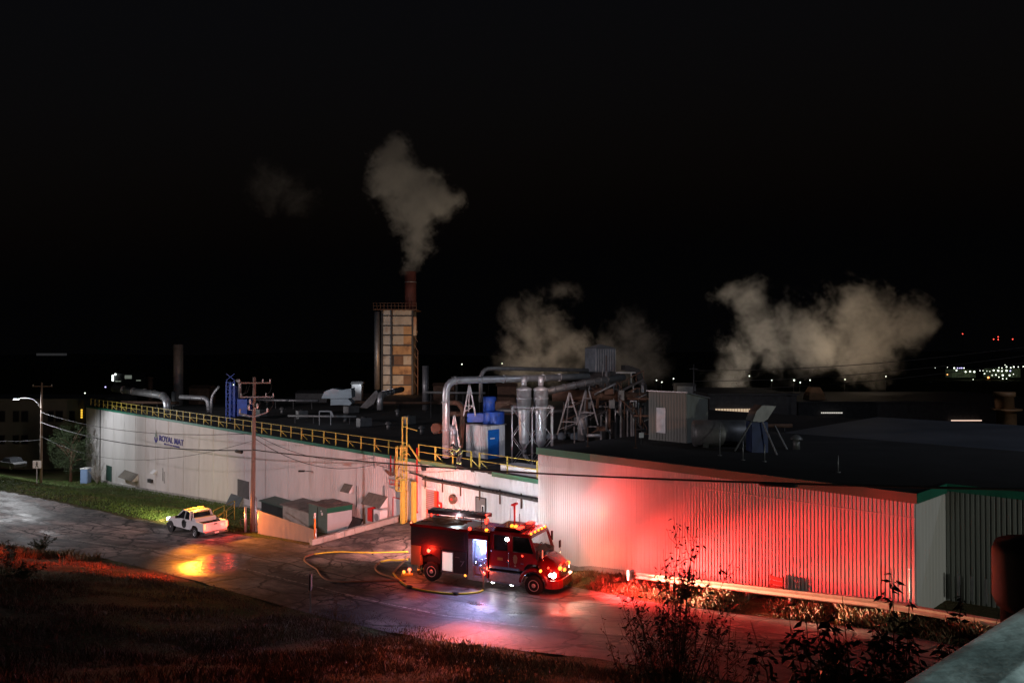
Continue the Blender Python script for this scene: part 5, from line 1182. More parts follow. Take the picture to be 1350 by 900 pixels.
mb = MB(); mb.bb(5.02, 5.23, -.93, -.35, 3.255, 3.32); mb.bb(5.02, 5.23, .35, .93, 3.255, 3.32); part('lens', mb, e_red, lb)
# lamps
m_ = [((-.05, -1.215, 1.62), .1, e_red, (0, -1, 0), 'red side flasher above the back wheel'), ((4.0, -1.2, 1.85), .0, None, None, None)]
disc(T, 'side_flasher', (-.12, -1.21, 1.66), .11, e_redw, (0, -1, 0))
disc(T, 'side_flasher', (3.3, -1.245, .85), .1, e_redw, (0, -1, 0)); disc(T, 'marker_lamp', (2.18, -1.24, .6), .07, e_ambh, (0, -1, 0))
disc(T, 'rear_flasher', (-1.32, -1.05, 2.98), .12, e_redw, (-.6, -.8, .1)); disc(T, 'rear_flasher', (-1.32, 1.1, 3.1), .12, e_red, (-.6, -.8, .1)); disc(T, 'rear_flasher', (-1.32, .6, 3.35), .1, e_red, (-.4, -.9, .1))
disc(T, 'roof_flasher', (2.35, -1.05, 3.06), .1, e_red, (0, -1, 0)); disc(T, 'roof_flasher', (2.6, .4, 3.25), .12, e_red, (0, -1, .2)); disc(T, 'roof_flasher', (2.75, .1, 3.2), .09, e_red, (0, -1, .3))
disc(T, 'roof_beacon', (3.25, -.85, 3.0), .1, e_amb, (0, -.6, 1)); disc(T, 'roof_beacon', (4.8, -.5, 3.27), .12, e_ambh, (0, -.7, 1)); disc(T, 'roof_beacon', (4.55, -.45, 3.27), .1, e_amb, (0, -.7, 1))
disc(T, 'scene_lamp', (4.62, -1.17, 2.75), .11, e_wht, (0, -1, 0), 'dazzling white scene lamp at the cab window')
disc(T, 'step_lamp', (3.75, -1.1, .43), .09, e_wht, (0, -.5, -1)); disc(T, 'step_lamp', (4.85, -1.1, .43), .09, e_wht, (0, -.5, -1))
for k, y in enumerate((-.95, -.45, 0, .45, .9)): disc(T, 'cab_marker_lamp', (5.86, y, 3.1), .065, e_amb, (.6, -.6, .3))
disc(T, 'headlamp', (7.12, -.95, 1.12), .15, e_head, (.8, -.6, 0)); disc(T, 'headlamp', (7.12, .95, 1.12), .15, e_head, (1, 0, 0))
disc(T, 'headlamp', (6.98, -1.0, 1.14), .11, e_head, (.6, -.8, 0))
for p, r, mt in (((7.3, -.55, 1.42), .12, e_ambh), ((7.38, -.12, 1.25), .1, e_ambh), ((7.3, .6, 1.42), .12, e_ambh), ((6.85, -1.03, 1.5), .06, e_red), ((6.5, -1.22, 1.35), .09, e_ambh), ((7.3, .3, 1.45), .08, e_red)): disc(T, 'front_flasher', p, r, mt, (.75, -.6, 0))
disc(T, 'door_lamp', (5.5, -1.19, 2.0), .05, e_red, (0, -1, 0))

# ------------------------------------------------------------------ pickup
PR = G(258, 709); pd = (U * 1.0 + N * -.12).normalized(); pl = V((-pd.y, pd.x, 0))
PO = PR + pl * -.0 + V((0, 0, 0)); PO = PR - pl * .85
PA = math.atan2(pd.y, pd.x)
PK = thing('pickup_truck', 'white pickup truck with amber roof beacons and glowing tail lights stopped on the road', 'pickup truck', PO, PA)
def PWd(x, y, z): return PO + pd * x + pl * y + V((0, 0, z))
hw = .95
body = [(-1.25, .62), (-1.25, 1.18), (-1.2, 1.22), (.62, 1.22), (.62, .62)]
for y0, y1 in ((-hw, -hw + .1), (hw - .1, hw)):
    mb = MB(); mb.prism([(-1.25, .6), (-.5, .6), (-.42, .8), (-.2, .92), (.2, .92), (.42, .8), (.5, .6), (.66, .6), (.66, 1.24), (-1.25, 1.24)], y0, y1, f); part('bed_side', mb, m_wpaint, PK, bev=.015)
mb = MB(); mb.bb(-1.24, .66, -hw + .1, hw - .1, .6, .7); mb.bb(.6, .66, -hw + .1, hw - .1, .7, 1.24); part('bed_floor', mb, m_dark, PK)
mb = MB(); mb.bb(-1.3, -1.24, -hw + .02, hw - .02, .62, 1.26); tg = part('tailgate', mb, m_wpaint, PK, bev=.015)
mb = MB(); mb.bb(-1.32, -1.303, -.12, .14, 1.08, 1.16); part('handle', mb, m_black, tg)
mb = MB(); mb.bb(-1.46, -1.32, -hw + .03, hw - .03, .42, .6); bp_ = part('bumper', mb, m_chrome, PK, bev=.02)
mb = MB(); mb.bb(-1.475, -1.463, -.16, .16, .45, .58); part('number_plate', mb, m_white, bp_)
cabp = [(.68, .5), (2.85, .5), (2.85, 1.2), (.68, 1.26)]
mb = MB(); mb.rings([[V((a, y * k, b)) for a, b in cabp] for y, k in ((-hw, 1), (hw, 1))], smooth=False); part('cab_lower', mb, m_wpaint, PK, bev=.03)
green = [((.74, 1.27), (2.75, 1.22)), ((.95, 1.78), (2.0, 1.78))]
mb = MB(); mb.hexa([V((.72, -hw + .06, 1.262)), V((2.8, -hw + .06, 1.21)), V((2.8, hw - .06, 1.21)), V((.72, hw - .06, 1.262)), V((.9, -hw + .2, 1.76)), V((2.05, -hw + .2, 1.76)), V((2.05, hw - .2, 1.76)), V((.9, hw - .2, 1.76))]); part('window_band', mb, m_glass, PK)
mb = MB(); mb.bb(.88, 2.08, -hw + .18, hw - .18, 1.762, 1.85); part('cab_roof', mb, m_wpaint, PK, bev=.03)
mb = MB()
for y in (-hw + .06, hw - .06):
    g_ = .14 if y < 0 else -.14
    for a, b in ((.72, .9), (1.55, 1.55), (2.78, 2.04)): mb.bar((a, y * 1.01, 1.22), (b, y * 1.01 + g_, 1.77), .07 if a != .72 else .13)
part('pillar', mb, m_wpaint, PK)
secs = [[V((x, -w_, .5)), V((x, -w_, zt_ - .12)), V((x, -w_ * .8, zt_)), V((x, w_ * .8, zt_)), V((x, w_, zt_ - .12)), V((x, w_, .5))] for x, w_, zt_ in ((2.86, hw, 1.2), (3.6, hw - .02, 1.14), (4.1, hw - .06, 1.04), (4.25, hw - .2, .8))]
mb = MB(); mb.rings(secs, smooth=False); part('hood', mb, m_wpaint, PK, bev=.03)
mb = MB(); mb.bb(4.1, 4.38, -hw + .05, hw - .05, .38, .62); part('bumper', mb, m_dark, PK, bev=.03)
for x in (0, 3.55):
    for y in (-.84, .84): wheel(PK, x, y, .39, .24, -1 if y < 0 else 1)
for y in (-hw - .004, hw + .004):
    mb = MB(); mb.lathe((3.55, y, .39), [(.46, -.02), (.46, .02)], (0, 1, 0), 20); part('wheel_well', mb, m_black, PK)
mb = MB(); mb.bb(.1, .58, -hw + .12, hw - .12, 1.1, 1.42); part('tool_box', mb, m_wpaint, PK, 'white tool box across the bed', bev=.02)
mb = MB(); mb.bar((.66, -.7, 1.3), (.66, -.7, 1.8), .05); mb.bar((.66, .7, 1.3), (.66, .7, 1.8), .05); mb.bar((.66, -.72, 1.82), (.66, .72, 1.82), .05); part('headache_rack', mb, m_wpaint, PK)
for y in (-hw + .07, hw - .07): mb = MB(); mb.bb(-1.335, -1.305, y - .08, y + .08, .78, 1.2); part('tail_light', mb, e_redw, PK)
mb = MB(); mb.bb(1.35, 1.6, -.6, .6, 1.853, 1.9); lb = part('light_bar', mb, m_black, PK)
mb = MB(); mb.bb(1.38, 1.56, -.55, -.12, 1.903, 1.975); mb.bb(1.38, 1.56, .1, .55, 1.903, 1.975); part('beacon_lens', mb, e_ambh, lb)
for y in (-.75, .75): mb = MB(); mb.bb(4.2, 4.28, y - .15, y + .15, .82, .98); part('headlight', mb, e_wht, PK)
mb = MB(); sdv = hw + .012 
mb.lathe((1.55, hw + .006, .88), [(.32, 0), (.32, .012), (.2, .012), (.2, 0)], (0, 1, 0), 22); part('door_emblem', mb, m_dark, PK, 'round dark emblem on the door')
mb = MB(); mb.bb(2.35, 2.5, hw + .02, hw + .22, 1.2, 1.4); mb.bb(2.35, 2.5, -hw - .22, -hw - .02, 1.2, 1.4); part('mirror', mb, m_black, PK, bev=.02)
mb = MB(); mb.bb(1.15, 1.3, hw + .003, hw + .03, 1.05, 1.09); part('door_handle', mb, m_dark, PK)

# ------------------------------------------------------------------ distant parked car in the dark
q = PZ(15, 617, -2.1); CR = thing('parked_car', 'dark parked car with faint pale glints far left beyond the street lamp', 'car', q, 2.6)
mb = MB(); mb.rings([[V((x, -w_, .3)), V((x, w_, .3)), V((x, w_, z_)), V((x, -w_, z_))] for x, w_, z_ in ((-2.2, .75, .7), (-2, .85, .9), (1.2, .88, .9), (2.1, .8, .72), (2.25, .7, .55))], smooth=False); part('body', mb, m_dark, CR, bev=.05)
mb = MB(); mb.rings([[V((x, -w_, .88)), V((x, w_, .88)), V((x, w_ * .85, z_)), V((x, -w_ * .85, z_))] for x, w_, z_ in ((-1.6, .8, .9), (-.9, .8, 1.38), (.3, .8, 1.4), (1.2, .8, .92))], smooth=False); part('cabin', mb, m_glass, CR)
for x in (-1.4, 1.4):
    for y in (-.8, .8): wheel(CR, x, y, .32, .2, -1 if y < 0 else 1)
# ------------------------------------------------------------------ poles and cables
def pole(base, top_z, r0, r1, name, label, lean=0):
    t_ = thing(name, label, 'pole', base); h = top_z - base.z
    mb = MB(); mb.tube([V((lean * k * h, 0, -0.3 if k == 0 else k * h)) for k in (0, .3, .6, 1)], [lerp(r0, r1, k) for k in (0, .3, .6, 1)], 12); part('shaft', mb, m_wood, t_); return t_
pb = G(333, 700); ptop = Z(497, pb.y)
P1 = pole(pb, ptop, .19, .12, 'utility_pole', 'tall wooden utility pole with three crossarms rising in front of the factory wall', .007)
pt = pb + V((.08, 0, 0)); dv = V((-.97, .2, 0)).normalized()
def pz(py): return Z(py, pb.y)
for (py, a, b, mt, rise) in ((504.5, -1.15, 1.3, m_wood, 0), (523, -1.0, 1.55, m_galv, 0)):
    mb = MB(); mb.bar(V((pt.x + b, pt.y - .15, pz(py))), V((pt.x + a, pt.y - .15, pz(py))), .1); part('crossarm', mb, mt, P1, w=True)
    mb = MB()
    for x in (a + .05, b - .05, b - .6): mb.lathe((pt.x + x, pt.y - .15, pz(py) + .05), [(.04, 0), (.07, .06), (.04, .12), (.07, .18), (.03, .25)], n=8)
    part('insulator', mb, m_ceram, P1, w=True)
for sg_, py in ((-1, 544), (1, 543)):
    mb = MB(); mb.bar(V((pt.x, pt.y - .12, pz(549))), V((pt.x + sg_ * 1.05, pt.y - .15, pz(py))), .08); part('brace_arm', mb, m_galv, P1, w=True)
    mb = MB(); mb.lathe((pt.x + sg_ * 1.05, pt.y - .15, pz(py)), [(.05, 0), (.09, .08), (.05, .16), (.09, .24), (.03, .34)], n=8); part('insulator', mb, m_ceram, P1, w=True)
for x, py in ((-.35, 540), (.3, 538), (-.25, 532)):
    mb = MB(); mb.lathe((pt.x + x, pt.y - .2, pz(py)), [(.05, 0), (.09, .1), (.09, .3), (.05, .4)], n=8); mb.bar((pt.x, pt.y - .15, pz(py)), (pt.x + x, pt.y - .2, pz(py)), .04); part('fuse_cutout', mb, m_ceram, P1, w=True)
mb = MB()
for a, b in (((-.9, 521), (-.3, 507)), ((1.3, 521), (1.0, 530)), ((.4, 521), (.35, 538)), ((1.5, 521), (1.2, 542)), ((-.5, 506), (-.95, 521)), ((.9, 521), (1.4, 506))):
    p, q = V((pt.x + a[0], pt.y - .2, pz(a[1]))), V((pt.x + b[0], pt.y - .2, pz(b[1]))); mid = (p + q) / 2 + V((.15, 0, -.15)); mb.tube([p, mid, q], .018, 5)
part('jumper_wire', mb, m_wire, P1, w=True)
mb = MB(); mb.tube([pb + V((.28, -.1, -.2)), pb + V((.28, -.1, 2.6))], .08, 8); part('conduit', mb, m_galv, P1, w=True)
# street lamp pole far left
lbp = G(54, 637); lt = Z(504, lbp.y)
P2 = pole(lbp, lt, .17, .11, 'street_lamp', 'wooden pole on the left verge with a curved arm and a lit white street lamp'); P2['category'] = 'street lamp'
zz = lambda py: Z(py, lbp.y)
mb = MB(); mb.bar((lbp.x - 1.15, lbp.y, zz(509)), (lbp.x + 1.3, lbp.y, zz(509)), .1); part('crossarm', mb, m_wood, P2, w=True)
mb = MB()
for x in (-1.1, 0, 1.25): mb.lathe((lbp.x + x, lbp.y, zz(509) + .05), [(.05, 0), (.08, .1), (.03, .2)], n=8)
part('insulator', mb, m_ceram, P2, w=True)
ax = [(54, 540), (50, 531), (44, 526), (36, 524), (27, 524.5)]
mb = MB(); mb.tube([PD(a, b, lbp.y - .2) for a, b in ax], .05, 8); part('lamp_arm', mb, m_galv, P2, w=True)
hp_ = PD(22, 525.5, lbp.y - .2)
mb = MB(); mb.rings([[hp_ + V((x, y * k, z * k)) for y, z in ((-.16, -.02), (.16, -.02), (.14, .12), (-.14, .12))] for x, k in ((-.42, .5), (-.2, 1), (.2, 1), (.45, .5))]); lh = part('lamp_head', mb, m_galvd, P2, w=True)
mb = MB(); mb.bb(hp_.x - .3, hp_.x + .2, hp_.y - .12, hp_.y + .12, hp_.z - .09, hp_.z - .025); part('lens', mb, EM('street_lamp_lens', (.85, .9, 1), 40), lh, w=True)
# pedestrian crossing sign
sb = G(48.5, 638); sgn = thing('crossing_sign', 'white pedestrian crossing sign with a black walking figure beside the street lamp pole', 'sign', sb)
zs0, zs1 = Z(616.5, sb.y) - sb.z, Z(606.5, sb.y) - sb.z; hw_ = (zs1 - zs0) / 2; zc_ = (zs0 + zs1) / 2
mb = MB(); mb.bar((0, 0, -.2), (0, 0, zs1), .07); part('post', mb, m_galv, sgn)
mb = MB(); mb.bb(-hw_, hw_ + .1, -.08, -.05, zs0, zs1); pnl2 = part('panel', mb, m_white, sgn)
mb = MB(); g = lambda a, b, w_: V((a * hw_ + .04, w_, zc_ + b * hw_))
mb.lathe(g(0, .62, -.083), [(.07, 0), (.07, .01)], (0, -1, 0), 10)
mb.prism([(-.14, .42), (.14, .42), (.36, .08), (.28, .02), (.12, .2), (.12, -.1), (.42, -.7), (.24, -.74), (0, -.25), (-.24, -.74), (-.42, -.7), (-.12, -.1), (-.12, .2), (-.28, .02), (-.36, .08)], -.1, -.082, g); part('walking_figure', mb, m_black, pnl2)
# near edge sign seen almost edge on
nb = G(409, 808); ns = thing('road_sign', 'small road sign seen nearly edge on at the dark near verge', 'sign', nb, math.radians(97)); hh = Z(755, nb.y) - nb.z
mb = MB(); mb.bar((0, 0, -.3), (0, 0, hh - .05), .06); part('post', mb, m_galvd, ns)
mb = MB(); mb.bb(-.32, .32, .035, .055, hh - .75, hh); part('panel', mb, M('sign_back', (.5, .3, .3), .5, 0, .1, 3), ns)
mb = MB(); mb.bb(-.3, .3, -.055, -.035, hh - .75, hh); part('panel', mb, m_galvd, ns)
# cables
def cable(a, b, sag, r, label, mt=m_wire, n=26, name='cable'):
    pts = []
    for i in range(n + 1):
        k = i / n; p = a.lerp(b, k); p.z -= sag * 4 * k * (1 - k); pts.append(p)
    mb = MB(); mb.tube(pts, r, 5, False); return solo(name, mb, mt, label, 'cable', 'overhead cables', fix=False)
q2 = st(2.0, 29.5, 0); q2 = V((q2.x, q2.y, 8.6))
c1 = V((pt.x, pt.y - .2, pz(592)))
# the next pole stands right of the frame
cable(c1, q2, .55, .045, 'thick black cable running from the utility pole past the ladder and across the red wall')
for k, (D_, px, py, lab) in enumerate(((None, 1025, 640, 'long dark splice case on the thick cable in front of the red wall'), (None, 315, 594, 'dark splice case on the cable just left of the utility pole'))):
    if k == 0:
        kk = min(range(1000), key=lambda i: abs(((c1.lerp(q2, i / 1000)).x / (c1.lerp(q2, i / 1000)).y * F + 675) - px)) / 1000
        p = c1.lerp(q2, kk); p.z -= .55 * 4 * kk * (1 - kk) + .06; d = (q2 - c1).normalized()
        mb = MB(); mb.tube([p - d * .8, p - d * .7, p + d * .7, p + d * .8], [.04, .09, .09, .04], 8)
    else:
        p = PD(px, py + 1, pb.y + 1.5); d = U; mb = MB(); mb.tube([p - d * .6, p - d * .5, p + d * .5, p + d * .6], [.05, .13, .13, .05], 8)
    solo('splice_case', mb, m_wire, lab, 'splice case', fix=True)
lp = lambda py: V((lbp.x, lbp.y - .15, zz(py)))
cable(V((lbp.x, lbp.y - .15, zz(556))), V((pt.x, pt.y, pz(593))), 1.0, .045, 'thick cable from the street lamp pole to the utility pole', m_wire)
cable(lp(543), V((pt.x, pt.y, pz(571))), 1.0, .025, 'thin cable crossing above the company sign')
cable(lp(574), V((pt.x, pt.y, pz(580))), 2.2, .018, 'thin slack cable crossing just below the company sign', m_wire)
cable(PD(-60, 572, 95), lp(579), .5, .03, 'dim cable entering at the left edge and ending at the street lamp pole')
cable(V((pt.x, pt.y, pz(571))), PT(492, 603, 35.0), .9, .02, 'thin drooping cable from the utility pole to the roof edge, the upper one')
cable(V((pt.x, pt.y, pz(577))), PT(494, 612, 34.9), 1.1, .025, 'thin drooping cable from the utility pole to the wall, the lower one')
mb = MB(); mb.tube([PT(493, 596, 34.95), PT(493.5, 617, 34.95)], .04, 6); solo('cable_riser', mb, m_galvd, 'thin upright conduit on the wall where the drooping cables end', 'conduit')
for k, (y0, y1) in enumerate(((484, 452), (498, 463), (509, 472))):
    cable(PD(915, y0 + 4, 100), PD(1420, y1 - 4, 70), .8, .035, ['highest', 'middle', 'lowest'][k] + ' of the three thin power lines crossing the big steam cloud')
mb = MB(); mb.tube([V((X(914.5, 100), 100, 4)), PD(914.5, 480, 100)], .1, 8); mb.bar(PD(909, 486, 100), PD(920, 486, 100), .1); solo('line_pole', mb, m_dark, 'dark slim power pole behind the grey rooftop hut', 'pole')
cable(PT(497, 613, 34.8), PT(708, 596, 33.4), .8, .02, 'thin wire sagging along the roof front from the ladder to the warehouse corner')

# ------------------------------------------------------------------ hoses on the ground
def hose(px, label, mt, r=.055, dz=.06, sub=4):
    P = [G(a, b, dz) for a, b in px]; Q = []
    for i in range(len(P) - 1):
        p0 = P[max(i - 1, 0)]; p1 = P[i]; p2 = P[i + 1]; p3 = P[min(i + 2, len(P) - 1)]
        for k in range(sub):
            t = k / sub; q = .5 * ((2 * p1) + (p2 - p0) * t + (2 * p0 - 5 * p1 + 4 * p2 - p3) * t * t + (3 * p1 - p0 - 3 * p2 + p3) * t ** 3); Q.append(onland(q, dz))
    Q.append(P[-1]); mb = MB(); mb.tube(Q, r, 8); return solo('fire_hose', mb, mt, label, 'fire hose')
hose([(538, 727), (510, 727.5), (480, 728), (450, 727), (430, 728), (414, 730)], 'yellow fire hose stretch running straight left from the back of the fire engine', m_hose, .05)
hose([(413, 730), (403, 733.5), (402, 739), (410, 745), (418, 750), (423, 758), (432, 764), (450, 766.5), (480, 766), (515, 765), (535, 765)], 'dark unlit stretch of the yellow fire hose looping left across the wet asphalt', m_hosed, .055)  # continues the yellow hose; its shade is put into the brown colour
hose([(538, 737), (525, 738), (512, 738), (502, 740)], 'short yellow hose stretch at the back of the fire engine, nearer the camera', m_hose, .06)
hose([(501, 740.5), (495.5, 745), (496, 751), (503, 756), (516, 760.5), (528, 765)], 'tight orange lit hose bend left of the fire engine', m_hosed, .06)
hose([(539, 733), (532, 740), (524, 748), (518, 755)], 'dark hose slanting down behind the fire engine', m_hosed, .055)
hose([(519, 755.5), (523, 761), (530, 767), (538, 772.5)], 'orange lit short hose in front of the rear corner of the fire engine', m_hose, .055)
h_ = hose([(540, 773), (555, 777), (575, 780), (595, 782), (612, 782), (630, 780), (637, 777)], 'yellow hose curving along the asphalt beside the fire engine to the pump panel', m_hose, .05)
g0 = G(637, 777, .06); top = TW(3.0, -1.2, 1.15)
mb = MB(); mb.tube([g0, g0 + V((.03, 0, .35)), V((g0.x, g0.y + .05, g0.z + .8)), top + V((0, 0, -.1)), top], .055, 8); solo('fire_hose', mb, M('dark_hose', (.1, .07, .06), .7, 0, .2, 2), 'upright hose hanging from the pump panel down to the road', 'fire hose')
for k, (px, py, lab) in enumerate(((540, 773, 'black hose coupling lying near the back wheel of the fire engine'), (600, 781.5, 'black hose coupling lying under the pump panel of the fire engine'))):
    c = G(px, py, .08); mb = MB(); d = (G(px + 6, py + 1.2, .08) - c).normalized(); mb.tube([c - d * .18, c - d * .05, c + d * .05, c + d * .18], [.08, .1, .1, .08], 10); solo('hose_coupling', mb, m_black, lab, 'coupling')
# little low warning lamp behind the engine
c = G(536, 758, 0); wl = thing('warning_lamp', 'pair of low glowing red and amber lamps on the road behind the fire engine', 'warning lamp', c)
mb = MB(); mb.bb(-.3, .35, -.15, .15, 0, .1); part('base', mb, m_yel, wl)
mb = MB(); mb.ball((-.15, 0, .2), .09, 10); part('lamp', mb, e_ambh, wl)
mb = MB(); mb.ball((.15, .1, .3), .1, 10); mb.bar((.15, .1, .1), (.15, .1, .25), .05); part('lamp', mb, e_redw, wl)

# ------------------------------------------------------------------ guard rail and verge clutter
gr_ = thing('guard_rail', 'long pale beam guard rail along the verge in front of the red wall', 'guard rail', st(15, 31.7, zg(15, 31.7)))
prof_ = [(-.05, -.16), (-.11, -.1), (-.05, 0), (-.11, .1), (-.05, .16), (-.02, .16), (-.07, .1), (-.01, 0), (-.07, -.1), (-.02, -.16)]
rs_ = []
for i in range(41):
    s_ = 24.3 - i * 1.0; z = zg(s_, 31.7) + .5; rs_.append([st(s_, 31.7 + a, z + b) for a, b in prof_])
m_rail = M('dull_rail_paint', (.42, .36, .27), .6, .1, .3, 1.5, dirt=((.2, .1, .05), 2, .6, .5))
mb = MB(); mb.rings(rs_, smooth=False); part('beam', mb, m_rail, gr_, w=True)
mb = MB(); p = st(24.4, 31.66, zg(24.3, 31.7) + .5); mb.box(p, (.12, .42, .5), Matrix.Rotation(math.atan2(U.y, U.x), 3, 'Z')); part('end_plate', mb, m_white, gr_, w=True)
for i in range(20): s_ = 24 - i * 2; z = zg(s_, 31.75); mb = MB(); mb.stbox(s_ - .07, s_ + .07, 31.72, 31.86, z - .4, z + .62); part('post', mb, m_wood, gr_, w=True)
s_ = sx(1022, 33.0) if False else None
def onA(px, t): a = (px - 675) / F; return t * (N.x - a * N.y) / (a * U.y - U.x)
a, b = onA(1014, 32.9), onA(1031, 32.9); z = zg(a, 32.9)
cr_ = thing('wooden_crate', 'small dark red slatted crate leaning against the foot of the red lit wall', 'crate', st((a + b) / 2, 32.95, z)); 
for k in range(4): mb = MB(); mb.stbox(b, a, 32.86, 32.9, z + .15 + k * .2, z + .3 + k * .2); part('slat', mb, m_hosed, cr_, w=True)
mb = MB(); mb.stbox(a - .07, a, 32.905, 33.0, z, z + .95); mb.stbox(b, b + .07, 32.905, 33.0, z, z + .95); part('frame', mb, m_rust, cr_, w=True)
mb = MB(); s_ = onA(1197.5, 32.8); z = zg(s_, 32.8); mb.tube([st(s_, 32.8, z - .1), st(s_, 32.8, z + 1.7)], .035, 6); mb.ball(st(s_, 32.8, z + 1.72), .06, 8); solo('thin_post', mb, m_white, 'thin pale post at the near end of the red lit wall', 'post')
mb = MB(); s_ = onA(1260, 36.2); z = zg(s_, 36.2); 
for k in range(3): mb.stbox(s_ - k * .5, s_ - k * .5 - .1, 36.1, 36.2, z, z + 1.0)
solo('stake_row', mb, m_galvd, 'three pale stakes in front of the dim green wall', 'stakes')
# dark round post at the right edge
q = PD(1392, 716, 5.4); dp = thing('round_post', 'dark round post with a brownish collar at the right edge, behind the near railing', 'post', V((q.x, q.y, 6)))
mb = MB(); mb.lathe((0, 0, 0), [(.33, 0), (.33, q.z - 6 - .46)], n=28); part('shaft', mb, m_black, dp)
mb = MB(); h0 = q.z - 6; mb.lathe((0, 0, 0), [(.36, h0 - .455), (.38, h0 - .4), (.38, h0 - .08), (.36, h0 - .02), (.2, h0)], n=28); part('collar', mb, M('brown_coated_metal', (.04, .032, .028), .7, .1, .3, 8), dp)
# near railing: rounded galvanised bridge rail running away to the right
p0 = V((.548, 1.18, CAMZ - .5)); DN = V((.505, .43, 0)).normalized()
rl = thing('bridge_railing', 'broad worn metal bridge railing close to the camera in the lower right corner', 'railing', p0 - DN * 1 - V((0, 0, 1)))
side = V((DN.y, -DN.x, 0))
pr = [(0.0, -.16), (-.012, -.06), (0, -.02), (.02, -.002), (.05, .01), (.12, .012), (.128, .02), (.134, .02), (.142, .01), (.22, .004), (.3, -.01), (.34, -.03), (.35, -.09), (.34, -.2), (.3, -.2), (.04, -.2)]
mb = MB(); mb.rings([[p0 + DN * d + side * a + V((0, 0, b)) for a, b in pr] for d in (-1.5, 0, 1.5, 4, 8, 14)])
m_nr = M('worn_galvanised_rail', (.3, .34, .34), .45, .5, .5, 9, .25, 40, dirt=((.7, .74, .74), 5, .5, .85), rv=.12)
part('rail', mb, m_nr, rl, w=True, fix=True)
for d in (2.5, 5.5, 8.5, 11.5): mb = MB(); c = p0 + DN * d + side * .17; mb.bb(c.x - .06, c.x + .06, c.y - .06, c.y + .06, c.z - 1.1, c.z - .21); part('post', mb, m_galvd, rl, w=True)
mb = MB(); c0 = p0 + side * .05 - V((0, 0, 1.12))
mb.hexa([c0 - DN * 3 - V((0, 0, .4)), c0 - DN * 3 + side * 6 - V((0, 0, .4)), c0 + DN * 16 + side * 6 - V((0, 0, .4)), c0 + DN * 16 - V((0, 0, .4)), c0 - DN * 3, c0 - DN * 3 + side * 6, c0 + DN * 16 + side * 6, c0 + DN * 16])
struct('bridge_deck', mb, m_conc)

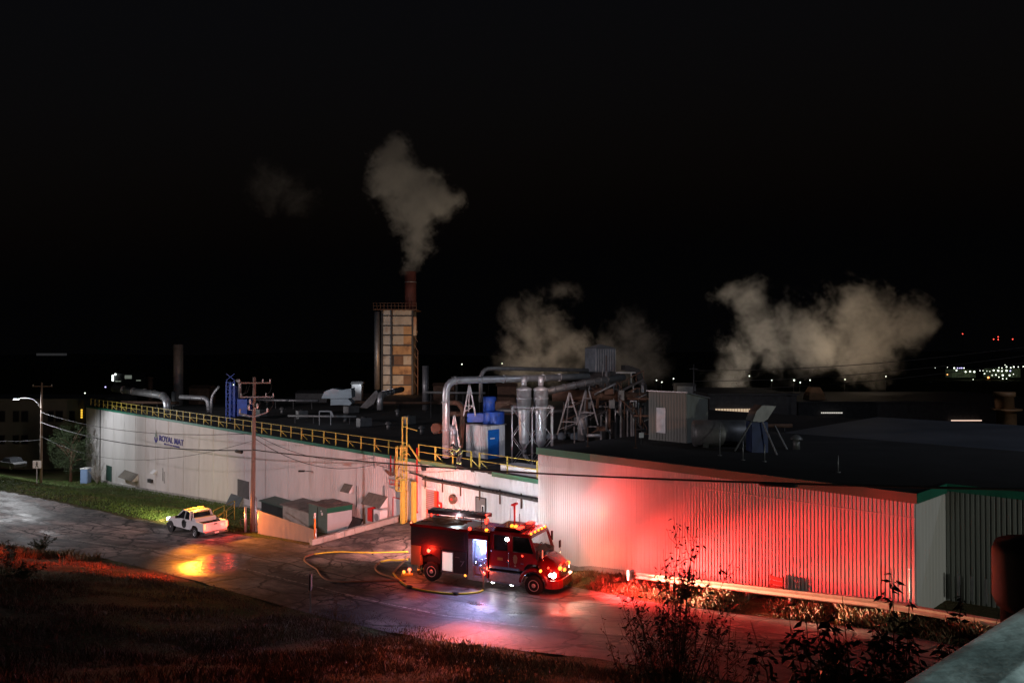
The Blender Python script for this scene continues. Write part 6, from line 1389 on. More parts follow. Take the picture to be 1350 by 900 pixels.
# ------------------------------------------------------------------ people
def person(name, label, base, rz, J, mt_j, mt_t, helmet=True, face=(0, -1, 0)):
    """J: joint dict in local metres; faces -y"""
    t_ = thing(name, label, 'person', base, rz)
    order = ['pelvis', 'chest', 'neck', 'head', 'headtop', 'shL', 'elL', 'wrL', 'haL', 'shR', 'elR', 'wrR', 'haR', 'hpL', 'knL', 'anL', 'toL', 'hpR', 'knR', 'anR', 'toR']
    ed = [('pelvis', 'chest'), ('chest', 'neck'), ('neck', 'head'), ('head', 'headtop'), ('neck', 'shL'), ('shL', 'elL'), ('elL', 'wrL'), ('wrL', 'haL'), ('neck', 'shR'), ('shR', 'elR'), ('elR', 'wrR'), ('wrR', 'haR'), ('pelvis', 'hpL'), ('hpL', 'knL'), ('knL', 'anL'), ('anL', 'toL'), ('pelvis', 'hpR'), ('hpR', 'knR'), ('knR', 'anR'), ('anR', 'toR')]
    rad = dict(pelvis=.17, chest=.19, neck=.085, head=.1, headtop=.085, shL=.095, shR=.095, elL=.07, elR=.07, wrL=.055, wrR=.055, haL=.04, haR=.04, hpL=.13, hpR=.13, knL=.095, knR=.095, anL=.075, anR=.075, toL=.055, toR=.055)
    me = bpy.data.meshes.new('body'); me.from_pydata([J[k] for k in order], [(order.index(a), order.index(b)) for a, b in ed], [])
    o = bpy.data.objects.new('body', me); C.objects.link(o); o.parent = t_; me.materials.append(mt_j)
    md = o.modifiers.new('skin', 'SKIN'); md.use_smooth_shade = True
    if not me.skin_vertices: me.skin_vertices.new() if hasattr(me.skin_vertices, 'new') else None
    for i, k in enumerate(order): me.skin_vertices[0].data[i].radius = (rad[k], rad[k])
    me.skin_vertices[0].data[0].use_root = True
    sd = o.modifiers.new('sub', 'SUBSURF'); sd.levels = 1; sd.render_levels = 1
    def band(a, b, k, r, nm, h=.05):
        p = V(J[a]).lerp(V(J[b]), k); d = (V(J[b]) - V(J[a])).normalized() * h / 2; mb = MB(); mb.tube([p - d, p + d], r, 12); part(nm, mb, m_hiviz, t_)
    band('pelvis', 'chest', .15, .235, 'reflective_band'); band('pelvis', 'chest', .85, .235, 'reflective_band')
    for s_ in 'LR': band('el' + s_, 'wr' + s_, .6, .085, 'reflective_band', .05); band('kn' + s_, 'an' + s_, .55, .112, 'reflective_band', .08); band('sh' + s_, 'el' + s_, .5, .105, 'reflective_band', .05)
    h = V(J['headtop']); f_ = V(face)
    mb = MB(); mb.lathe(h + V((0, 0, -.02)), [(.19, 0), (.185, .02), (.14, .04), (.13, .1), (.08, .15), (.01, .17)], n=16); mb.box(h + V((0, 0, .08)), (.025, .2, .14)); part('helmet', mb, mt_t, t_)
    hc = V(J['head'])
    mb = MB(); mb.ball(hc + f_ * .045 + V((0, 0, .01)), .085, 12); mb.ball(hc + f_ * .135, .018, 6); fo = part('face', mb, m_skin, t_)
    mb = MB(); sd_ = V((f_.y, -f_.x, 0))
    for e in (-.03, .03): mb.ball(hc + f_ * .12 + sd_ * e + V((0, 0, .03)), .012, 6)
    mb.box(hc + f_ * .125 + V((0, 0, -.045)), (.04, .012, .01)); part('eyes_and_mouth', mb, m_black, fo)
    for s_ in 'LR':      # gloved hands: palm and five fingers
        w_, h_ = V(J['wr' + s_]), V(J['ha' + s_]); d = (h_ - w_).normalized(); x = d.orthogonal().normalized(); y = d.cross(x); mb = MB()
        mb.tube([h_ - d * .02, h_ + d * .06], [.04, .045], 8)
        for i in range(4): b0 = h_ + d * .055 + x * (-.033 + .022 * i); L = (.05, .06, .056, .042)[i]; mb.tube([b0, b0 + d * L * .6 + y * .01, b0 + d * L * .9 + y * .035], [.011, .01, .008], 6)
        mb.tube([h_ + x * .04, h_ + d * .03 + x * .07 + y * .01, h_ + d * .055 + x * .075 + y * .03], [.013, .012, .009], 6); part('glove', mb, m_black, t_)
    for s_ in 'LR':
        a_, b_ = V(J['an' + s_]), V(J['to' + s_]); mb = MB(); mb.tube([a_ + V((0, 0, .16)), a_ + V((0, 0, .02)), V((a_.x, a_.y, .08))], [.1, .095, .09], 12); mb.tube([V((a_.x, a_.y, .07)), V((b_.x, b_.y, .06)), V((b_.x, b_.y, .06)) + (b_ - a_).normalized() * .05], [.07, .065, .035], 10); part('boot', mb, m_rubber, t_)
    return t_
JB = dict(pelvis=(0, .18, .92), chest=(0, -.12, 1.22), neck=(0, -.3, 1.36), head=(0, -.42, 1.38), headtop=(0, -.46, 1.46), shL=(.2, -.25, 1.3), elL=(.28, -.38, 1.02), wrL=(.18, -.58, .9), haL=(.15, -.66, .86), shR=(-.2, -.25, 1.3), elR=(-.3, -.42, 1.05), wrR=(-.2, -.62, .95), haR=(-.16, -.7, .92), hpL=(.12, .15, .86), knL=(.15, .02, .48), anL=(.14, .12, .1), toL=(.16, -.1, .05), hpR=(-.12, .15, .86), knR=(-.17, -.1, .47), anR=(-.16, -.02, .1), toR=(-.18, -.24, .05))
q = PZ(605, 615, ZB); person('person', 'firefighter in black turnout gear with lime reflective bands bending over at the roof edge', q, math.radians(-75), JB, m_blackcoat, m_black)
JS = dict(pelvis=(0, 0, .95), chest=(0, -.02, 1.3), neck=(0, -.02, 1.5), head=(0, -.05, 1.6), headtop=(0, -.05, 1.7), shL=(.2, 0, 1.43), elL=(.3, -.05, 1.15), wrL=(.27, -.28, 1.05), haL=(.25, -.36, 1.04), shR=(-.2, 0, 1.43), elR=(-.3, -.02, 1.14), wrR=(-.3, -.2, .95), haR=(-.3, -.28, .92), hpL=(.12, 0, .9), knL=(.14, -.03, .5), anL=(.15, .03, .1), toL=(.17, -.18, .05), hpR=(-.12, 0, .9), knR=(-.14, -.02, .5), anR=(-.15, .05, .1), toR=(-.17, -.16, .05))
q = onland(TW(-1.6, .35, 0)); person('person', 'firefighter in turnout gear with reflective bands standing behind the tail of the fire engine', q, ANG + math.radians(80), JS, m_blackcoat, m_yel)
# ------------------------------------------------------------------ vegetation
def leafset(mb, pts, size, rnd, droop=.3):
    for p in pts:
        L = size * rnd.uniform(.6, 1.3); W = L * rnd.uniform(.3, .45)
        a = rnd.uniform(0, 2 * PI); d = V((math.cos(a), math.sin(a), rnd.uniform(-.9, .5) - droop)).normalized(); x = d.orthogonal().normalized()
        x = (x * math.cos(rnd.uniform(0, 6)) + d.cross(x) * math.sin(rnd.uniform(0, 6))).normalized()
        b = len(mb.v); n_ = d.cross(x) * L * .12
        mb.v += [p, p + d * L * .4 + x * W * .5 + n_, p + d * L, p + d * L * .4 - x * W * .5 + n_, p + d * L * .45]
        mb.f += [[b, b + 1, b + 4], [b + 1, b + 2, b + 4], [b, b + 4, b + 3], [b + 4, b + 2, b + 3]]; mb.sm += [False] * 4
def shrub(name, label, base, H, R, nstem, nsub, leaves, size, mt_l, mt_s, seed, leaf_lo=.3, r0=.03, up=.85, cat='shrub'):
    rnd = random.Random(seed); t_ = thing(name, label, cat, base); sb_ = MB(); lf_ = MB(); tips = []
    for i in range(nstem):
        a = rnd.uniform(0, 2 * PI); lean = rnd.uniform(.05, 1) * R; h = H * rnd.uniform(.6, 1) * (1 - .25 * lean / R)
        P = [V((0, 0, -.2))]; n = 7
        for k in range(1, n + 1):
            u = k / n; P.append(V((math.cos(a) * lean * u ** 1.2 + rnd.uniform(-.05, .05), math.sin(a) * lean * u ** 1.2 + rnd.uniform(-.05, .05), h * u)))
        sb_.tube(P, [lerp(r0, r0 * .15, k / n) for k in range(n + 1)], 5)
        for j in range(nsub):
            u = rnd.uniform(.2, .95); k = min(int(u * n), n - 1); p = P[k].lerp(P[k + 1], u * n - k)
            b = rnd.uniform(0, 2 * PI); L = rnd.uniform(.15, .3) * H * (1.15 - u); q = p + V((math.cos(b) * L * .55, math.sin(b) * L * .55, L * up)); m = p.lerp(q, .5) + V((math.cos(b) * .05, math.sin(b) * .05, -.03))
            sb_.tube([p, m, q], [r0 * .3, r0 * .2, r0 * .08], 4); tips.append((p, m, q))
        tips.append((P[-3], P[-2], P[-1]))
    pts = []
    for _ in range(leaves):
        a_, b_, c_ = rnd.choice(tips); u = rnd.random(); p = a_.lerp(b_, u * 2) if u < .5 else b_.lerp(c_, u * 2 - 1)
        if p.z > leaf_lo * H * rnd.uniform(.6, 1.4): pts.append(p + V([rnd.uniform(-.03, .03) for _ in range(3)]))
    leafset(lf_, pts, size, rnd)
    part('stems', sb_, mt_s, t_); part('foliage', lf_, mt_l, t_, fix=False); return t_
m_leafd = M('dark_leaf', (.05, .045, .025), .6, 0, .4, 3); m_twig = M('twig_bark', (.16, .09, .065), .85, 0, .3, 8)
m_leafr = M('russet_leaf', (.12, .05, .025), .65, 0, .4, 3)
def ground_under(px, D_): x = X(px, D_); p = V((x, D_, 0)); return onland(p)
b = ground_under(888, 16); H = Z(684, 16) - b.z
shrub('leafy_shrub', 'tall slender shrub with small dark leaves standing before the red wall at bottom centre', b, H * 1.12, 1.6, 28, 20, 2700, .1, m_leafd, m_twig, 21, .42, .022)
b = ground_under(842, 17); shrub('leafy_shrub', 'low twiggy shrub left of the tall slender shrub', b, Z(765, 17) - b.z, 1.2, 12, 12, 500, .09, m_leafr, m_twig, 22, .4, .018)
b = ground_under(955, 15.5); shrub('leafy_shrub', 'low twiggy shrub right of the tall slender shrub', b, Z(765, 15.5) - b.z, .9, 10, 12, 400, .09, m_leafd, m_twig, 23, .4, .018)
for k, (px, D_, py, R_, n_, lab) in enumerate(((1095, 8.5, 795, 1.0, 1300, 'broad leafed dark shrub at the bottom right, lowest and leftmost of its clump'), (1185, 9, 787, 1.1, 1500, 'broad leafed dark shrub at the bottom right, middle of its clump'), (1275, 9.5, 784, 1.0, 1300, 'broad leafed dark shrub tucked behind the bridge railing'), (1140, 7.5, 838, .9, 1100, 'broad leafed dark shrub lowest in front of the clump'))):
    b = ground_under(px, D_); h_ = (Z(py, D_) - b.z) * 1.16
    shrub('broadleaf_shrub', lab, b, h_, R_ * 1.15, 26, 20, n_ * 3, .13, m_leafd, m_twig, 40 + k, .35, .025, .6)
b = G(442, 812); shrub('bare_shrub', 'small reddish twiggy shrub at the near road edge beside the edge-on sign', b, 1.5, .7, 10, 10, 160, .06, m_leafr, m_twig, 60, .3, .012)
for k, (px, py, s_) in enumerate(((12, 745, 1.0), (55, 728, .9), (30, 765, .9))):
    b = G(px, py); shrub('verge_bush', ['dark bush at the left edge of the near verge', 'small dark bush nearest the puddled road at left', 'dark bush lowest on the left verge'][k], b, 1.6 * s_, 1.5 * s_, 14, 10, 900, .13, M('bush_green', (.03, .05, .02), .7, 0, .4, 3), m_twig, 70 + k, .1, .015, .4)
# tree by the far end of the factory
b = G(93, 635); H = Z(553, b.y) - b.z; tr = thing('tree', 'rounded dark tree between the street lamp and the end of the factory', 'tree', b); rnd = random.Random(8)
mb = MB(); mb.tube([(0, 0, -.3), (.05, 0, H * .3), (.1, .1, H * .6)], [.22, .16, .08], 10); limbs = []
for i in range(16):
    a = rnd.uniform(0, 6.28); z = H * rnd.uniform(.2, .6); q = V((math.cos(a) * rnd.uniform(1.2, 2.3), math.sin(a) * rnd.uniform(1.2, 2.3), z + H * rnd.uniform(.1, .35))); mb.tube([V((.05, 0, z)), q * .5 + V((0, 0, z * .5 + .2)), q], [.08, .05, .02], 6); limbs.append(q)
part('trunk', mb, m_twig, tr)
mb = MB(); pts = []
while len(pts) < 7000:
    p = V((rnd.uniform(-1, 1), rnd.uniform(-1, 1), rnd.uniform(-1, 1)))
    if p.length < 1:
        q = V((p.x * 2.9, p.y * 2.9, H * .57 + p.z * H * .43)); n_ = noise.noise(q * .9)
        if n_ > -.08 + .35 * (p.length - .6): pts.append(q)
leafset(mb, pts, .2, rnd); part('crown', mb, M('tree_leaf', (.04, .065, .025), .65, 0, .45, 1.5), tr, fix=False)
# pale climbing branches and a blue box at the far corner
b = PT(128, 637, 33.6); b = onland(b)
shrub('bare_vine', 'pale tangled bare vine against the far corner of the factory', b, 3.8, 1.6, 22, 14, 500, .16, M('pale_dry_leaf', (.4, .38, .36), .7, 0, .3, 3), M('pale_stem', (.32, .3, .28), .8, 0, .2, 4), 81, .1, .03)
q = G(113, 636.5); bb_ = thing('blue_cabin', 'small pale blue upright cabin beside the tree', 'cabin', q)
mb = MB(); mb.bb(-.5, .5, -.5, .5, 0, 2.0); part('body', mb, M('pale_blue_plastic', (.2, .3, .5), .5, 0, .1, 2), bb_, bev=.03)
mb = MB(); mb.bb(-.55, .55, -.55, .55, 2.003, 2.15); part('roof', mb, m_white, bb_, bev=.04)
mb = MB(); mb.bb(-.38, .38, -.53, -.503, .1, 1.85); part('door', mb, MC['pale_blue_plastic'], bb_)
# grass
def grass(name, gen, n, hmin, hmax, wd, mt, seed, lean=.35, label=None):
    rnd = random.Random(seed); mb = MB()
    for _ in range(n):
        r_ = gen(rnd)
        if r_ is None: continue
        s_, t_, k = r_; z = zg(s_, t_) - .02; h = rnd.uniform(hmin, hmax) * k; a = rnd.uniform(0, 6.28); p = st(s_, t_, z); x = V((math.cos(a), math.sin(a), 0)) * wd * (.6 + k * .6)
        l = V((rnd.uniform(-lean, lean), rnd.uniform(-lean, lean), 1)) * h; b_ = len(mb.v)
        mb.v += [p - x, p + x, p + l * .6 + x * .5 + V((l.x * .1, l.y * .1, 0)), p + l * 1.0 + V((l.x * .6, l.y * .6, 0))]; mb.f.append([b_, b_ + 1, b_ + 2, b_ + 3]); mb.sm.append(False)
    return struct(name, mb, mt, 'stuff', fix=False, label=label)
m_dry = M('dry_grass', (.2, .14, .07), .8, 0, .5, .7); m_grn = M('green_grass', (.07, .125, .025), .75, 0, .4, .5, dirt=((.16, .12, .05), .35, .55, .6)); m_mix = M('mixed_grass', (.13, .075, .04), .8, 0, .5, .5)
def near(rnd):
    s_ = rnd.uniform(12, 80); tn = tab(s_, TN) + .1; d = rnd.random() ** 1.3 * 12; t_ = tn - d
    if d < .5 and rnd.random() < .6: return None
    c = noise.noise(V((s_ * .35, t_ * .35, 2)))
    if c < -.15 and rnd.random() < .6: return None
    return s_, t_, min(.5 + d * .4, 1) * (1 + c)
grass('grass', near, 70000, .06, .2, .014, m_mix, 1, label='rough grass of the near embankment')
def near2(rnd):
    s_ = rnd.uniform(8, 34); t_ = rnd.uniform(4, 21.5); c = noise.noise(V((s_ * .35, t_ * .35, 2))); return s_, t_, 1 + c
grass('grass', near2, 40000, .08, .26, .009, m_mix, 5, label='long dark grass below the camera')
def tuft(rnd):
    s_ = rnd.uniform(55, 72); t_ = tab(s_, TN) - rnd.uniform(.2, 10)
    c = noise.noise(V((s_ * .4, t_ * .4, 7)))
    return (s_, t_, 1 + c) if c > .05 else None
grass('dry_tufts', tuft, 30000, .2, .6, .016, m_dry, 2, .3, label='dry pale tufts on the left verge')
def verge(rnd):
    s_ = rnd.uniform(-5, 28.5); tf = tab(s_, TF); t_ = rnd.uniform(tf - .05, 33.0)
    if noise.noise(V((s_ * .9, t_ * .9, 2))) < -.2: return None
    return s_, t_, .5 + .9 * max(0, noise.noise(V((s_ * .5, t_ * .5, 4))) + .35) * (1 if t_ < 31.9 else .5)
grass('weeds', verge, 26000, .12, .45, .014, m_dry, 3, .5, label='dry weeds along the guard rail')
def lawn(rnd):
    s_ = rnd.uniform(58, 125); t_ = rnd.uniform(tab(s_, TF) + .3, 34.8); return s_, t_, 1
grass('lawn', lawn, 60000, .06, .2, .03, m_grn, 4, .6, label='green lawn sloping to the factory wall')

# ------------------------------------------------------------------ steam
def smoke(name, label, blobs, dens, col, seed, nscale=.35, amp=.9, edge=.55, aniso=.1):
    """blobs: (px, py, D, radius px, squash) -> ellipsoid lobes; density falls softly to each lobe's rim"""
    import bmesh
    L_ = []
    for px, py, D_, rp, *sq in blobs: L_.append((PD(px, py, D_), rp / F * D_, sq[0] if sq else 1.0))
    c0 = L_[0][0]; bm = bmesh.new()
    for p, r, q in L_: bmesh.ops.create_icosphere(bm, subdivisions=3, radius=r * 1.2, matrix=Matrix.Translation(p - c0) @ Matrix.Diagonal((1, 1, q, 1)))
    me = bpy.data.meshes.new(name); bm.to_mesh(me); bm.free(); o = bpy.data.objects.new(name, me); C.objects.link(o); o.location = c0
    rm = o.modifiers.new('union', 'REMESH'); rm.mode = 'VOXEL'; rm.voxel_size = max(min(r for _, r, _ in L_) * .22, .3)
    tag(o, label, 'steam cloud')
    m = bpy.data.materials.new(name + '_vapour'); m.use_nodes = True; nt = m.node_tree; n = nt.nodes; L = nt.links; n.clear()
    out = n.new('ShaderNodeOutputMaterial'); pv = n.new('ShaderNodeVolumePrincipled'); L.new(pv.outputs[0], out.inputs['Volume'])
    pv.inputs['Color'].default_value = (*col, 1); pv.inputs['Anisotropy'].default_value = aniso
    tc = n.new('ShaderNodeTexCoord'); acc = None
    # warp the lookup so the lobes lose their round rims
    wn_ = n.new('ShaderNodeTexNoise'); wn_.inputs['Scale'].default_value = nscale * .6; wn_.inputs['Detail'].default_value = 4; L.new(tc.outputs['Object'], wn_.inputs['Vector'])
    rr = sum(r for _, r, _ in L_) / len(L_)
    wa = n.new('ShaderNodeVectorMath'); wa.operation = 'MULTIPLY_ADD'; wa.inputs[1].default_value = (rr * 1.7,) * 3; L.new(wn_.outputs['Color'], wa.inputs[0])
    sb2 = n.new('ShaderNodeVectorMath'); sb2.operation = 'SUBTRACT'; L.new(tc.outputs['Object'], sb2.inputs[0]); sb2.inputs[1].default_value = (rr * .85,) * 3; L.new(sb2.outputs[0], wa.inputs[2])
    for p, r, q in L_:
        d = p - c0; s1_ = n.new('ShaderNodeVectorMath'); s1_.operation = 'SUBTRACT'; L.new(wa.outputs[0], s1_.inputs[0]); s1_.inputs[1].default_value = d
        s2_ = n.new('ShaderNodeVectorMath'); s2_.operation = 'MULTIPLY'; L.new(s1_.outputs[0], s2_.inputs[0]); s2_.inputs[1].default_value = (1 / r, 1 / r, 1 / (r * q))
        s3_ = n.new('ShaderNodeVectorMath'); s3_.operation = 'LENGTH'; L.new(s2_.outputs[0], s3_.inputs[0])
        if acc is None: acc = s3_.outputs['Value']
        else:
            mn = n.new('ShaderNodeMath'); mn.operation = 'SMOOTH_MIN'; mn.inputs[2].default_value = .25; L.new(acc, mn.inputs[0]); L.new(s3_.outputs['Value'], mn.inputs[1]); acc = mn.outputs[0]
    no = n.new('ShaderNodeTexNoise'); no.inputs['Scale'].default_value = nscale; no.inputs['Detail'].default_value = 7; no.inputs['Roughness'].default_value = .68; no.inputs['Distortion'].default_value = .6; L.new(tc.outputs['Object'], no.inputs['Vector'])
    ad = n.new('ShaderNodeMath'); ad.operation = 'MULTIPLY_ADD'; L.new(no.outputs['Fac'], ad.inputs[0]); ad.inputs[1].default_value = -amp * 1.6; ad.inputs[2].default_value = 1.0 - .12 + amp * .8
    su = n.new('ShaderNodeMath'); su.operation = 'ADD'; L.new(acc, su.inputs[0])
    # field = 1 - dist + noise
    ng = n.new('ShaderNodeMath'); ng.operation = 'SUBTRACT'; ng.inputs[0].default_value = .86; L.new(acc, ng.inputs[1])
    nz = n.new('ShaderNodeMath'); nz.operation = 'MULTIPLY_ADD'; L.new(no.outputs['Fac'], nz.inputs[0]); nz.inputs[1].default_value = amp; nz.inputs[2].default_value = -amp * .5
    nf = n.new('ShaderNodeTexNoise'); nf.inputs['Scale'].default_value = nscale * 4.5; nf.inputs['Detail'].default_value = 3; nf.inputs['Distortion'].default_value = 1.2; L.new(tc.outputs['Object'], nf.inputs['Vector'])
    nz2 = n.new('ShaderNodeMath'); nz2.operation = 'MULTIPLY_ADD'; L.new(nf.outputs['Fac'], nz2.inputs[0]); nz2.inputs[1].default_value = amp * .5; nz2.inputs[2].default_value = -amp * .25
    nsum = n.new('ShaderNodeMath'); nsum.operation = 'ADD'; L.new(nz.outputs[0], nsum.inputs[0]); L.new(nz2.outputs[0], nsum.inputs[1])
    fd = n.new('ShaderNodeMath'); fd.operation = 'ADD'; L.new(ng.outputs[0], fd.inputs[0]); L.new(nsum.outputs[0], fd.inputs[1])
    mr = n.new('ShaderNodeMapRange'); mr.interpolation_type = 'SMOOTHSTEP'; mr.inputs[1].default_value = 0.0; mr.inputs[2].default_value = edge * 1.6; mr.inputs[4].default_value = dens; L.new(fd.outputs[0], mr.inputs[0])
    for x in (ad, su): n.remove(x)
    m.cycles.volume_sampling = 'MULTIPLE_IMPORTANCE'
    L.new(mr.outputs[0], pv.inputs['Density']); me.materials.append(m)
    return o
wc = (.85, .82, .77)
smoke('steam_plume', 'billowing steam plume rising from the tall chimney of the boiler tower', [(542, 352, 151, 16), (545, 335, 151, 24), (549, 312, 151, 30), (550, 288, 151, 38), (540, 262, 151, 42), (525, 235, 151, 46), (520, 210, 151, 34), (565, 258, 151, 42), (583, 270, 152, 30)], .7, wc, 1, .2, 1.9, .5)
smoke('steam_plume', 'faint isolated puff of steam high above the left part of the factory', [(365, 245, 160, 46, .8), (390, 262, 160, 34, .7), (345, 235, 160, 30)], .07, wc, 2, .16, 2.4, .8)
smoke('steam_plume', 'wide steam cloud rising behind the twin cyclones', [(690, 480, 125, 40), (725, 470, 125, 48), (745, 455, 125, 44), (700, 440, 125, 42), (730, 430, 125, 36), (670, 465, 125, 28)], .22, wc, 3, .16, 2.2, .6)
smoke('steam_plume', 'thin veil of steam drifting up above the twin cyclones', [(700, 400, 128, 26, .8), (735, 385, 128, 34, .6), (680, 415, 128, 24)], .16, wc, 4, .2, 2.6, .8)
smoke('steam_plume', 'dim steam drifting right behind the tin tower', [(830, 430, 125, 34), (850, 455, 125, 36), (865, 480, 125, 32), (840, 480, 125, 40), (810, 465, 125, 30)], .14, wc, 5, .16, 2.4, .7)
smoke('steam_plume', 'largest steam cloud spreading right above the dark far halls', [(962, 500, 150, 36), (975, 470, 150, 40), (1010, 440, 150, 52), (985, 400, 150, 40), (960, 390, 150, 26), (1050, 430, 150, 52), (1020, 475, 150, 36), (1090, 450, 150, 52), (1120, 420, 150, 56), (1150, 440, 150, 56), (1190, 430, 150, 44), (1140, 470, 150, 42), (1220, 435, 150, 26, .6)], .24, wc, 6, .12, 2.3, .6)

# ------------------------------------------------------------------ far land: hills, masts, town lamps
mb = MB(); n_ = 60; rsx = []
for i in range(n_ + 1):
    x = -1600 + i * 60; h = 6 + 10 * noise.noise(V((i * .17, 0, 0))) + 8 * math.exp(-((x - 700) / 300) ** 2)
    for y, z in ((1000, -12), (1150, h), (1500, h + 4), (1800, -14)): mb.v.append(V((x, y, z)))
for i in range(n_):
    for j in range(3): mb.f.append([i * 4 + j, i * 4 + j + 1, i * 4 + 5 + j, i * 4 + 4 + j]); mb.sm.append(True)
struct('hills', mb, M('night_hill', (.03, .035, .03), .9, 0, .3, .01))
rnd = random.Random(4)
for k, (px, py) in enumerate(((1269, 440), (1316, 444), (1310, 447), (1335, 447), (1316, 447.5))):
    D_ = 1300; q = PD(px, py, D_); lab = ['lone red lamp mast on the hill, leftmost of the five', 'tallest red lamp mast in the hill cluster', 'short red lamp mast just left of the tallest one', 'red lamp mast on the hill, rightmost of the five', 'short red lamp mast close beneath the tallest one'][k]
    t_ = thing('radio_mast', lab, 'mast', V((q.x, q.y, 5)), group='radio masts on the hill'); mb = MB(); mb.tube([V((0, 0, 0)), V((0, 0, q.z - 5.4))], .25, 5); part('mast', mb, m_black, t_); mb = MB(); mb.ball((0, 0, q.z - 5), .75, 8); part('lamp', mb, e_farred, t_)
def farlamp(px, py, D_, r, mt, lab, grp):
    q = PD(px, py, D_); t_ = thing('lamp_post', lab, 'lamp', V((q.x, q.y, -8 if D_ > 200 else 0)), group=grp); b_ = t_.location.z
    mb = MB(); mb.ball((0, 0, q.z - b_), r / F * D_ * .72, 8); part('lamp', mb, mt, t_)
    if q.z - b_ > 1: mb = MB(); mb.tube([(0, .3, 0), (0, .3, q.z - b_)], .05, 5); part('post', mb, m_black, t_)
for k, (px, py, lab) in enumerate(((609, 480, 'single white lamp in the dark between the grey stack and the thin high pipe'), (644, 487, 'white lamp just below the bend of the thin high pipe'), (662, 479, 'white lamp showing just above the thin high pipe'), (139, 510, 'violet white lamp at the far left below the lit penthouse'), (308, 507, 'white lamp beside the blue filter unit'), (112, 518, 'weak white lamp above the concrete block'), (865.5, 501, 'upper greenish lamp of the pair above the grey rooftop hut'), (872.5, 503.5, 'lower greenish lamp of the pair above the grey rooftop hut'), (888, 499, 'lone white lamp above the right part of the grey rooftop hut'), (988, 495.5, 'white lamp inside the foot of the big steam cloud'), (1017.5, 501, 'white lamp in the dark gap of the big steam cloud'), (1047, 501, 'bright white lamp left of the yellowish ventilator, highest there'), (1055, 504, 'white lamp left of the yellowish ventilator, lowest there'), (1068, 501, 'white lamp directly above the yellowish ventilator'), (1114, 500, 'white lamp right of the yellowish ventilator'), (1168, 496, 'warm lamp under the right tail of the big steam cloud'))):
    farlamp(px, py, 105 if 900 > px > 860 else (170 if px > 500 or px < 200 else 100), 1.1 if px != 1047 else 1.5, e_far if k not in (3,) else e_farbl, lab, 'lamps scattered over the plant')
rnd = random.Random(9)
LT = [(1233, 485, .6), (1249, 484, .7), (1258, 485, 1.6), (1262.5, 485, 1), (1265.5, 485, 1), (1268, 485, 1.1), (1271, 485, 1.1), (1261, 488, 1.6), (1273, 490, 1.6), (1279, 489.5, 1.6), (1284.5, 490, 1.8), (1292, 488.5, .8), (1296, 488.5, .8), (1301, 489, .7), (1305, 489.5, .8), (1310, 488, 1.7), (1316, 488.5, 1.9), (1321, 489, 1.4), (1327, 488.5, 1.8), (1332, 488.8, 1.2), (1327, 483.5, 1.4), (1332.5, 484.5, 1.2), (1336.5, 483.5, 1.4), (1342.5, 483.5, .9), (1349, 483, 1.0), (1298, 492.5, 1.2), (1308, 494.5, .9), (1313, 494, 1.3), (1322, 494.5, 1.9), (1331, 494.5, 1.6), (1317, 497, 1), (1322, 499, 1.1), (1327, 499, .9), (1336, 493, .9), (1249, 493.5, 1.1), (1303, 497.5, 1.9), (1283, 500, .9), (1325, 481, .8), (1321, 485, .9), (1317, 484.5, .9)]
for k, (px, py, r) in enumerate(LT):
    mt = e_faror if k in (34, 35) else (e_farbl if k in (3, 4, 5, 19) else e_far)
    lab = 'orange lamp below the lit far town' if k == 35 else ('small warm lamp at the left foot of the lit far town' if k == 34 else 'small bright lamp in the lit far town on the right horizon')
    farlamp(px, py, 620, r * .85, mt, lab, 'lamps of the far town' if k not in (34, 35) else None)
fb = thing('town_building', 'low lit building among the far town lamps', 'building', V((X(1288, 650), 650, -8)))
for a_, b_, c_ in ((1255, 1286, 487), (1306, 1345, 486)):
    mb = MB(); mb.bb(X(a_, 650), X(b_, 650), 650, 660, -8, Z(c_, 650)); part('wall', mb, EM('faint_lit_facade', (.6, .8, .45), .012), fb, w=True)
# ------------------------------------------------------------------ lights
def lamp(name, kind, loc, col, e, r=.1, to=None, ang=60, blend=.5, size=None):
    l = bpy.data.lights.new(name, kind); l.color = col; l.energy = e
    if kind == 'AREA': l.shape = 'DISK'; l.size = size or r
    elif kind != 'SUN': l.shadow_soft_size = r
    if kind == 'SPOT': l.spot_size = math.radians(ang); l.spot_blend = blend
    o = bpy.data.objects.new(name, l); C.objects.link(o); o.location = loc
    if to is not None: o.rotation_euler = (V(to) - V(loc)).to_track_quat('-Z', 'Y').to_euler()
    return o
R_ = (1, .03, .012); RP = (1, .036, .032); WH = (.85, .93, 1); AM = (1, .42, .05); WARM = (1, .82, .6)
# fire engine: flashers, beams, scene lamps and added fills
lamp('nose_flasher', 'SPOT', TW(7.6, -.2, 1.5), RP, 66000, .4, st(10.5, 34, .6), 56, 1)
lamp('nose_flasher_mid', 'SPOT', TW(7.6, .2, 1.5), RP, 7000, .4, st(16, 34, .8), 92, 1)
lamp('mirror_glare_spot', 'SPOT', TW(7.0, 1.0, 2.2), (1, .3, .08), 420, .05, PT(795, 676, TA), 16, 1)  # added spot standing in for the mirror's orange reflection on the wall
lamp('nose_flasher_2', 'POINT', TW(7.6, .3, 1.6), R_, 60, .1)
lamp('light_bar_red', 'SPOT', TW(5.3, .9, 3.55), RP, 3000, .4, st(19, TA, 2.0), 130, 1)
lamp('light_bar_round', 'POINT', TW(5.6, 1.2, 3.4), RP, 90, .3)
lamp('nose_down_red', 'POINT', TW(7.7, -.9, 1.2), R_, 45, .1)
lamp('beam_light', 'SPOT', TW(7.25, .95, 1.12), (1, .8, .5), 16000, .08, st(11, 31.2, 2.4), 24, 1)
lamp('beam_light_far', 'SPOT', TW(7.25, .9, 1.16), (1, .78, .48), 120000, .08, st(8, 31.2, 2.7), 17, 1)
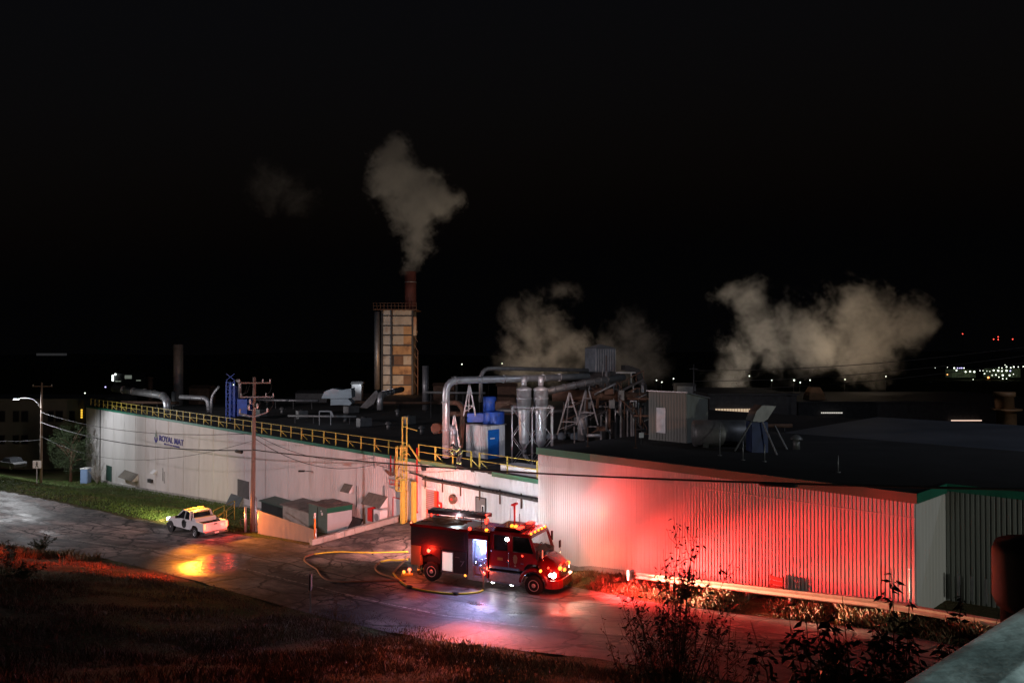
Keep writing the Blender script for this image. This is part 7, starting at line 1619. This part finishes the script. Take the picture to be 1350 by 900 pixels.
lamp('beam_light_2', 'SPOT', TW(7.2, -1.1, 1.12), WARM, 700, .08, st(14, 26.4, 1.0), 60, .7)
lamp('amber_wall', 'POINT', TW(7.2, 1.3, 1.2), (1, .6, .3), 70, .2)
lamp('rear_red', 'SPOT', TW(-1.5, 1.6, 3.1), (1, .24, .18), 11000, .12, st(60, TB, .5), 100, 1)
lamp('rear_red_low', 'POINT', TW(-1.7, -.5, .6), (1, .12, .03), 90, .1)
lamp('side_red', 'POINT', TW(-.12, -1.55, 1.7), R_, 80, .1)
lamp('rear_beam', 'SPOT', TW(-1.6, -1.1, 3.0), (1, .08, .03), 60000, .12, G(118, 748), 17, 1)
lamp('front_side_red', 'POINT', TW(7.5, -2.0, 1.4), R_, 90, .1)
lamp('side_red_2', 'POINT', TW(3.3, -1.6, 1.0), (1, .1, .05), 30, .08)
lamp('roof_red', 'POINT', TW(2.6, .4, 3.5), R_, 35, .08)
lamp('cab_roof_red', 'POINT', TW(5.0, 0, 3.75), R_, 60, .1)
lamp('scene_light_far', 'SPOT', TW(2.5, 1.4, 3.3), WH, 2100, .3, st(41, TB, 3), 160, 1)
lamp('scene_light_far_2', 'SPOT', TW(4.8, 1.3, 3.3), WH, 380, .4, st(29.5, TA, 3.4), 160, 1)
lamp('wall_fill_rear', 'SPOT', TW(-1.3, 1.4, 3.4), (1, .93, .93), 2600, .3, st(53, TB, 1), 110, 1)  # added white spot to brighten the long wall behind the engine
lamp('scene_side', 'SPOT', TW(4.62, -1.35, 2.75), WH, 350, .08, TW(4.6, -5, 0), 130, .8)
lamp('pump_led', 'AREA', TW(3.0, -1.12, 2.48), (.35, .45, 1), 60, .4, TW(3.0, -1.1, 0), size=.5)
lamp('pump_side_led', 'POINT', TW(2.95, -1.35, 1.9), (.4, .45, 1), 45, .1)
lamp('under_step', 'SPOT', TW(3.75, -1.15, .4), (.75, .78, 1), 120, .05, TW(3.75, -1.9, 0), 120, .6)
lamp('under_step_2', 'SPOT', TW(4.85, -1.15, .4), (.75, .78, 1), 120, .05, TW(4.85, -1.9, 0), 120, .6)
lamp('side_glow', 'SPOT', TW(3.0, -1.4, 2.3), (.5, .46, 1), 1500, .2, TW(3.0, -6, 0), 120, 1)
lamp('ladder_white', 'POINT', TW(.8, .2, 3.3), WH, 60, .2)
# pickup
lamp('pickup_beacon', 'POINT', PWd(1.5, 0, 2.2), (1, .3, .03), 500, .2)
lamp('pickup_beacon_road', 'SPOT', PWd(1.45, .75, 2.1), (1, .26, .02), 2600, .18, G(272, 750), 46, 1)
lamp('pickup_beacon_sweep', 'SPOT', PWd(1.2, -.3, 2.25), (1, .27, .03), 9000, .1, FENCE, 62, 1)
lamp('bank_red', 'SPOT', TW(2.6, -1.5, 3.3), (1, .12, .045), 12500, .15, G(540, 893), 66, 1)
lamp('pickup_tail', 'POINT', PWd(-1.7, .75, .9), (1, .05, .03), 45, .1); lamp('pickup_tail_2', 'POINT', PWd(-1.7, -.75, .9), (1, .05, .03), 45, .1)
lamp('pickup_head', 'SPOT', PWd(4.35, 0, .95), (1, .85, .4), 8000, .1, PWd(16, -4.4, .2), 60, .9)
# street lamps: the one in view, and those the place has out of frame
lamp('street_left', 'SPOT', hp_ - V((0, 0, .2)), (.95, .97, 1), 7500, .5, onland(hp_) + V((4, -1, 0)), 170, .3)
lamp('street_near_pole', 'SPOT', V((-75, 38, 15)), (1, .84, .88), 64000, .5, V((-22, 76, 2)), 70, .5)
lamp('street_right', 'SPOT', V((30, 2, 9.2)), (.95, .98, .88), 7500, .3, V((15, 34, 5)), 80, .8)
lamp('bridge_lamp', 'SPOT', V((3.4, -2.2, 16.5)), (.75, 1, .97), 900, .3, V((1.6, 1.0, 12)), 42, .9)
# plant floods that light the steam and the tower
SO = (1, .76, .52); SW = (1, .85, .68)
def flood(px, py, D_, loc, e, ang, col=SW): lamp('plant_flood', 'SPOT', loc, col, e, .6, PD(px, py, D_), ang, .6)
flood(548, 270, 151, V((X(515, 118), 112, 14)), 24000, 34)
flood(700, 450, 125, V((X(690, 104), 102, 7)), 22000, 62, SO)
flood(845, 460, 125, V((X(845, 104), 104, 9)), 5000, 62, SO)
flood(1000, 440, 150, V((X(1000, 124), 128, 8)), 26000, 75, SW)
flood(1150, 440, 150, V((X(1160, 124), 128, 8)), 21000, 75, SO)
flood(365, 245, 160, V((X(400, 120), 120, 9)), 22000, 36)
flood(525, 470, 148, V((X(560, 136), 134, 6)), 4500, 70, (1, .5, .2))
flood(500, 470, 148, V((X(470, 126), 124, 8)), 2600, 60, (.85, .92, 1))
# spots without fixtures over the roof machinery, then added fills
lamp('roof_spot', 'SPOT', V((X(655, 50), 38, 15)), (.82, .8, 1), 2200, .3, V((X(660, 58), 58, 6.5)), 75, .9)
lamp('roof_spot_2', 'SPOT', V((X(430, 92), 76, 10)), (.7, .85, 1), 700, .3, V((X(450, 92), 92, 6)), 90, .9)
lamp('roof_spot_3', 'SPOT', V((X(250, 92), 92, 10)), (.85, .9, 1), 900, .3, V((X(235, 118), 118, 7)), 110, .9)
lamp('hall_fill', 'SPOT', V((70, 20, 45)), (.75, .82, 1), 26000, .4, V((X(1200, 66), 66, 6)), 75, .9)  # added high in the air to brighten the hall roof
lamp('hut_fill', 'SPOT', V((26, 12, 24)), (.85, 1, .8), 900, .4, V((11, 50, 8.5)), 24, 1)  # added from the camera side to brighten the grey hut
lamp('process_fill', 'SPOT', V((2, 48, 13)), (1, .66, .58), 2600, .3, V((10, 70, 8)), 70, 1)  # added reddish spot to lift the dark process house
sun = lamp('moon', 'SUN', (0, 0, 50), (.8, .85, 1), .004, to=(20, 40, 0)); sun.data.angle = math.radians(.5)
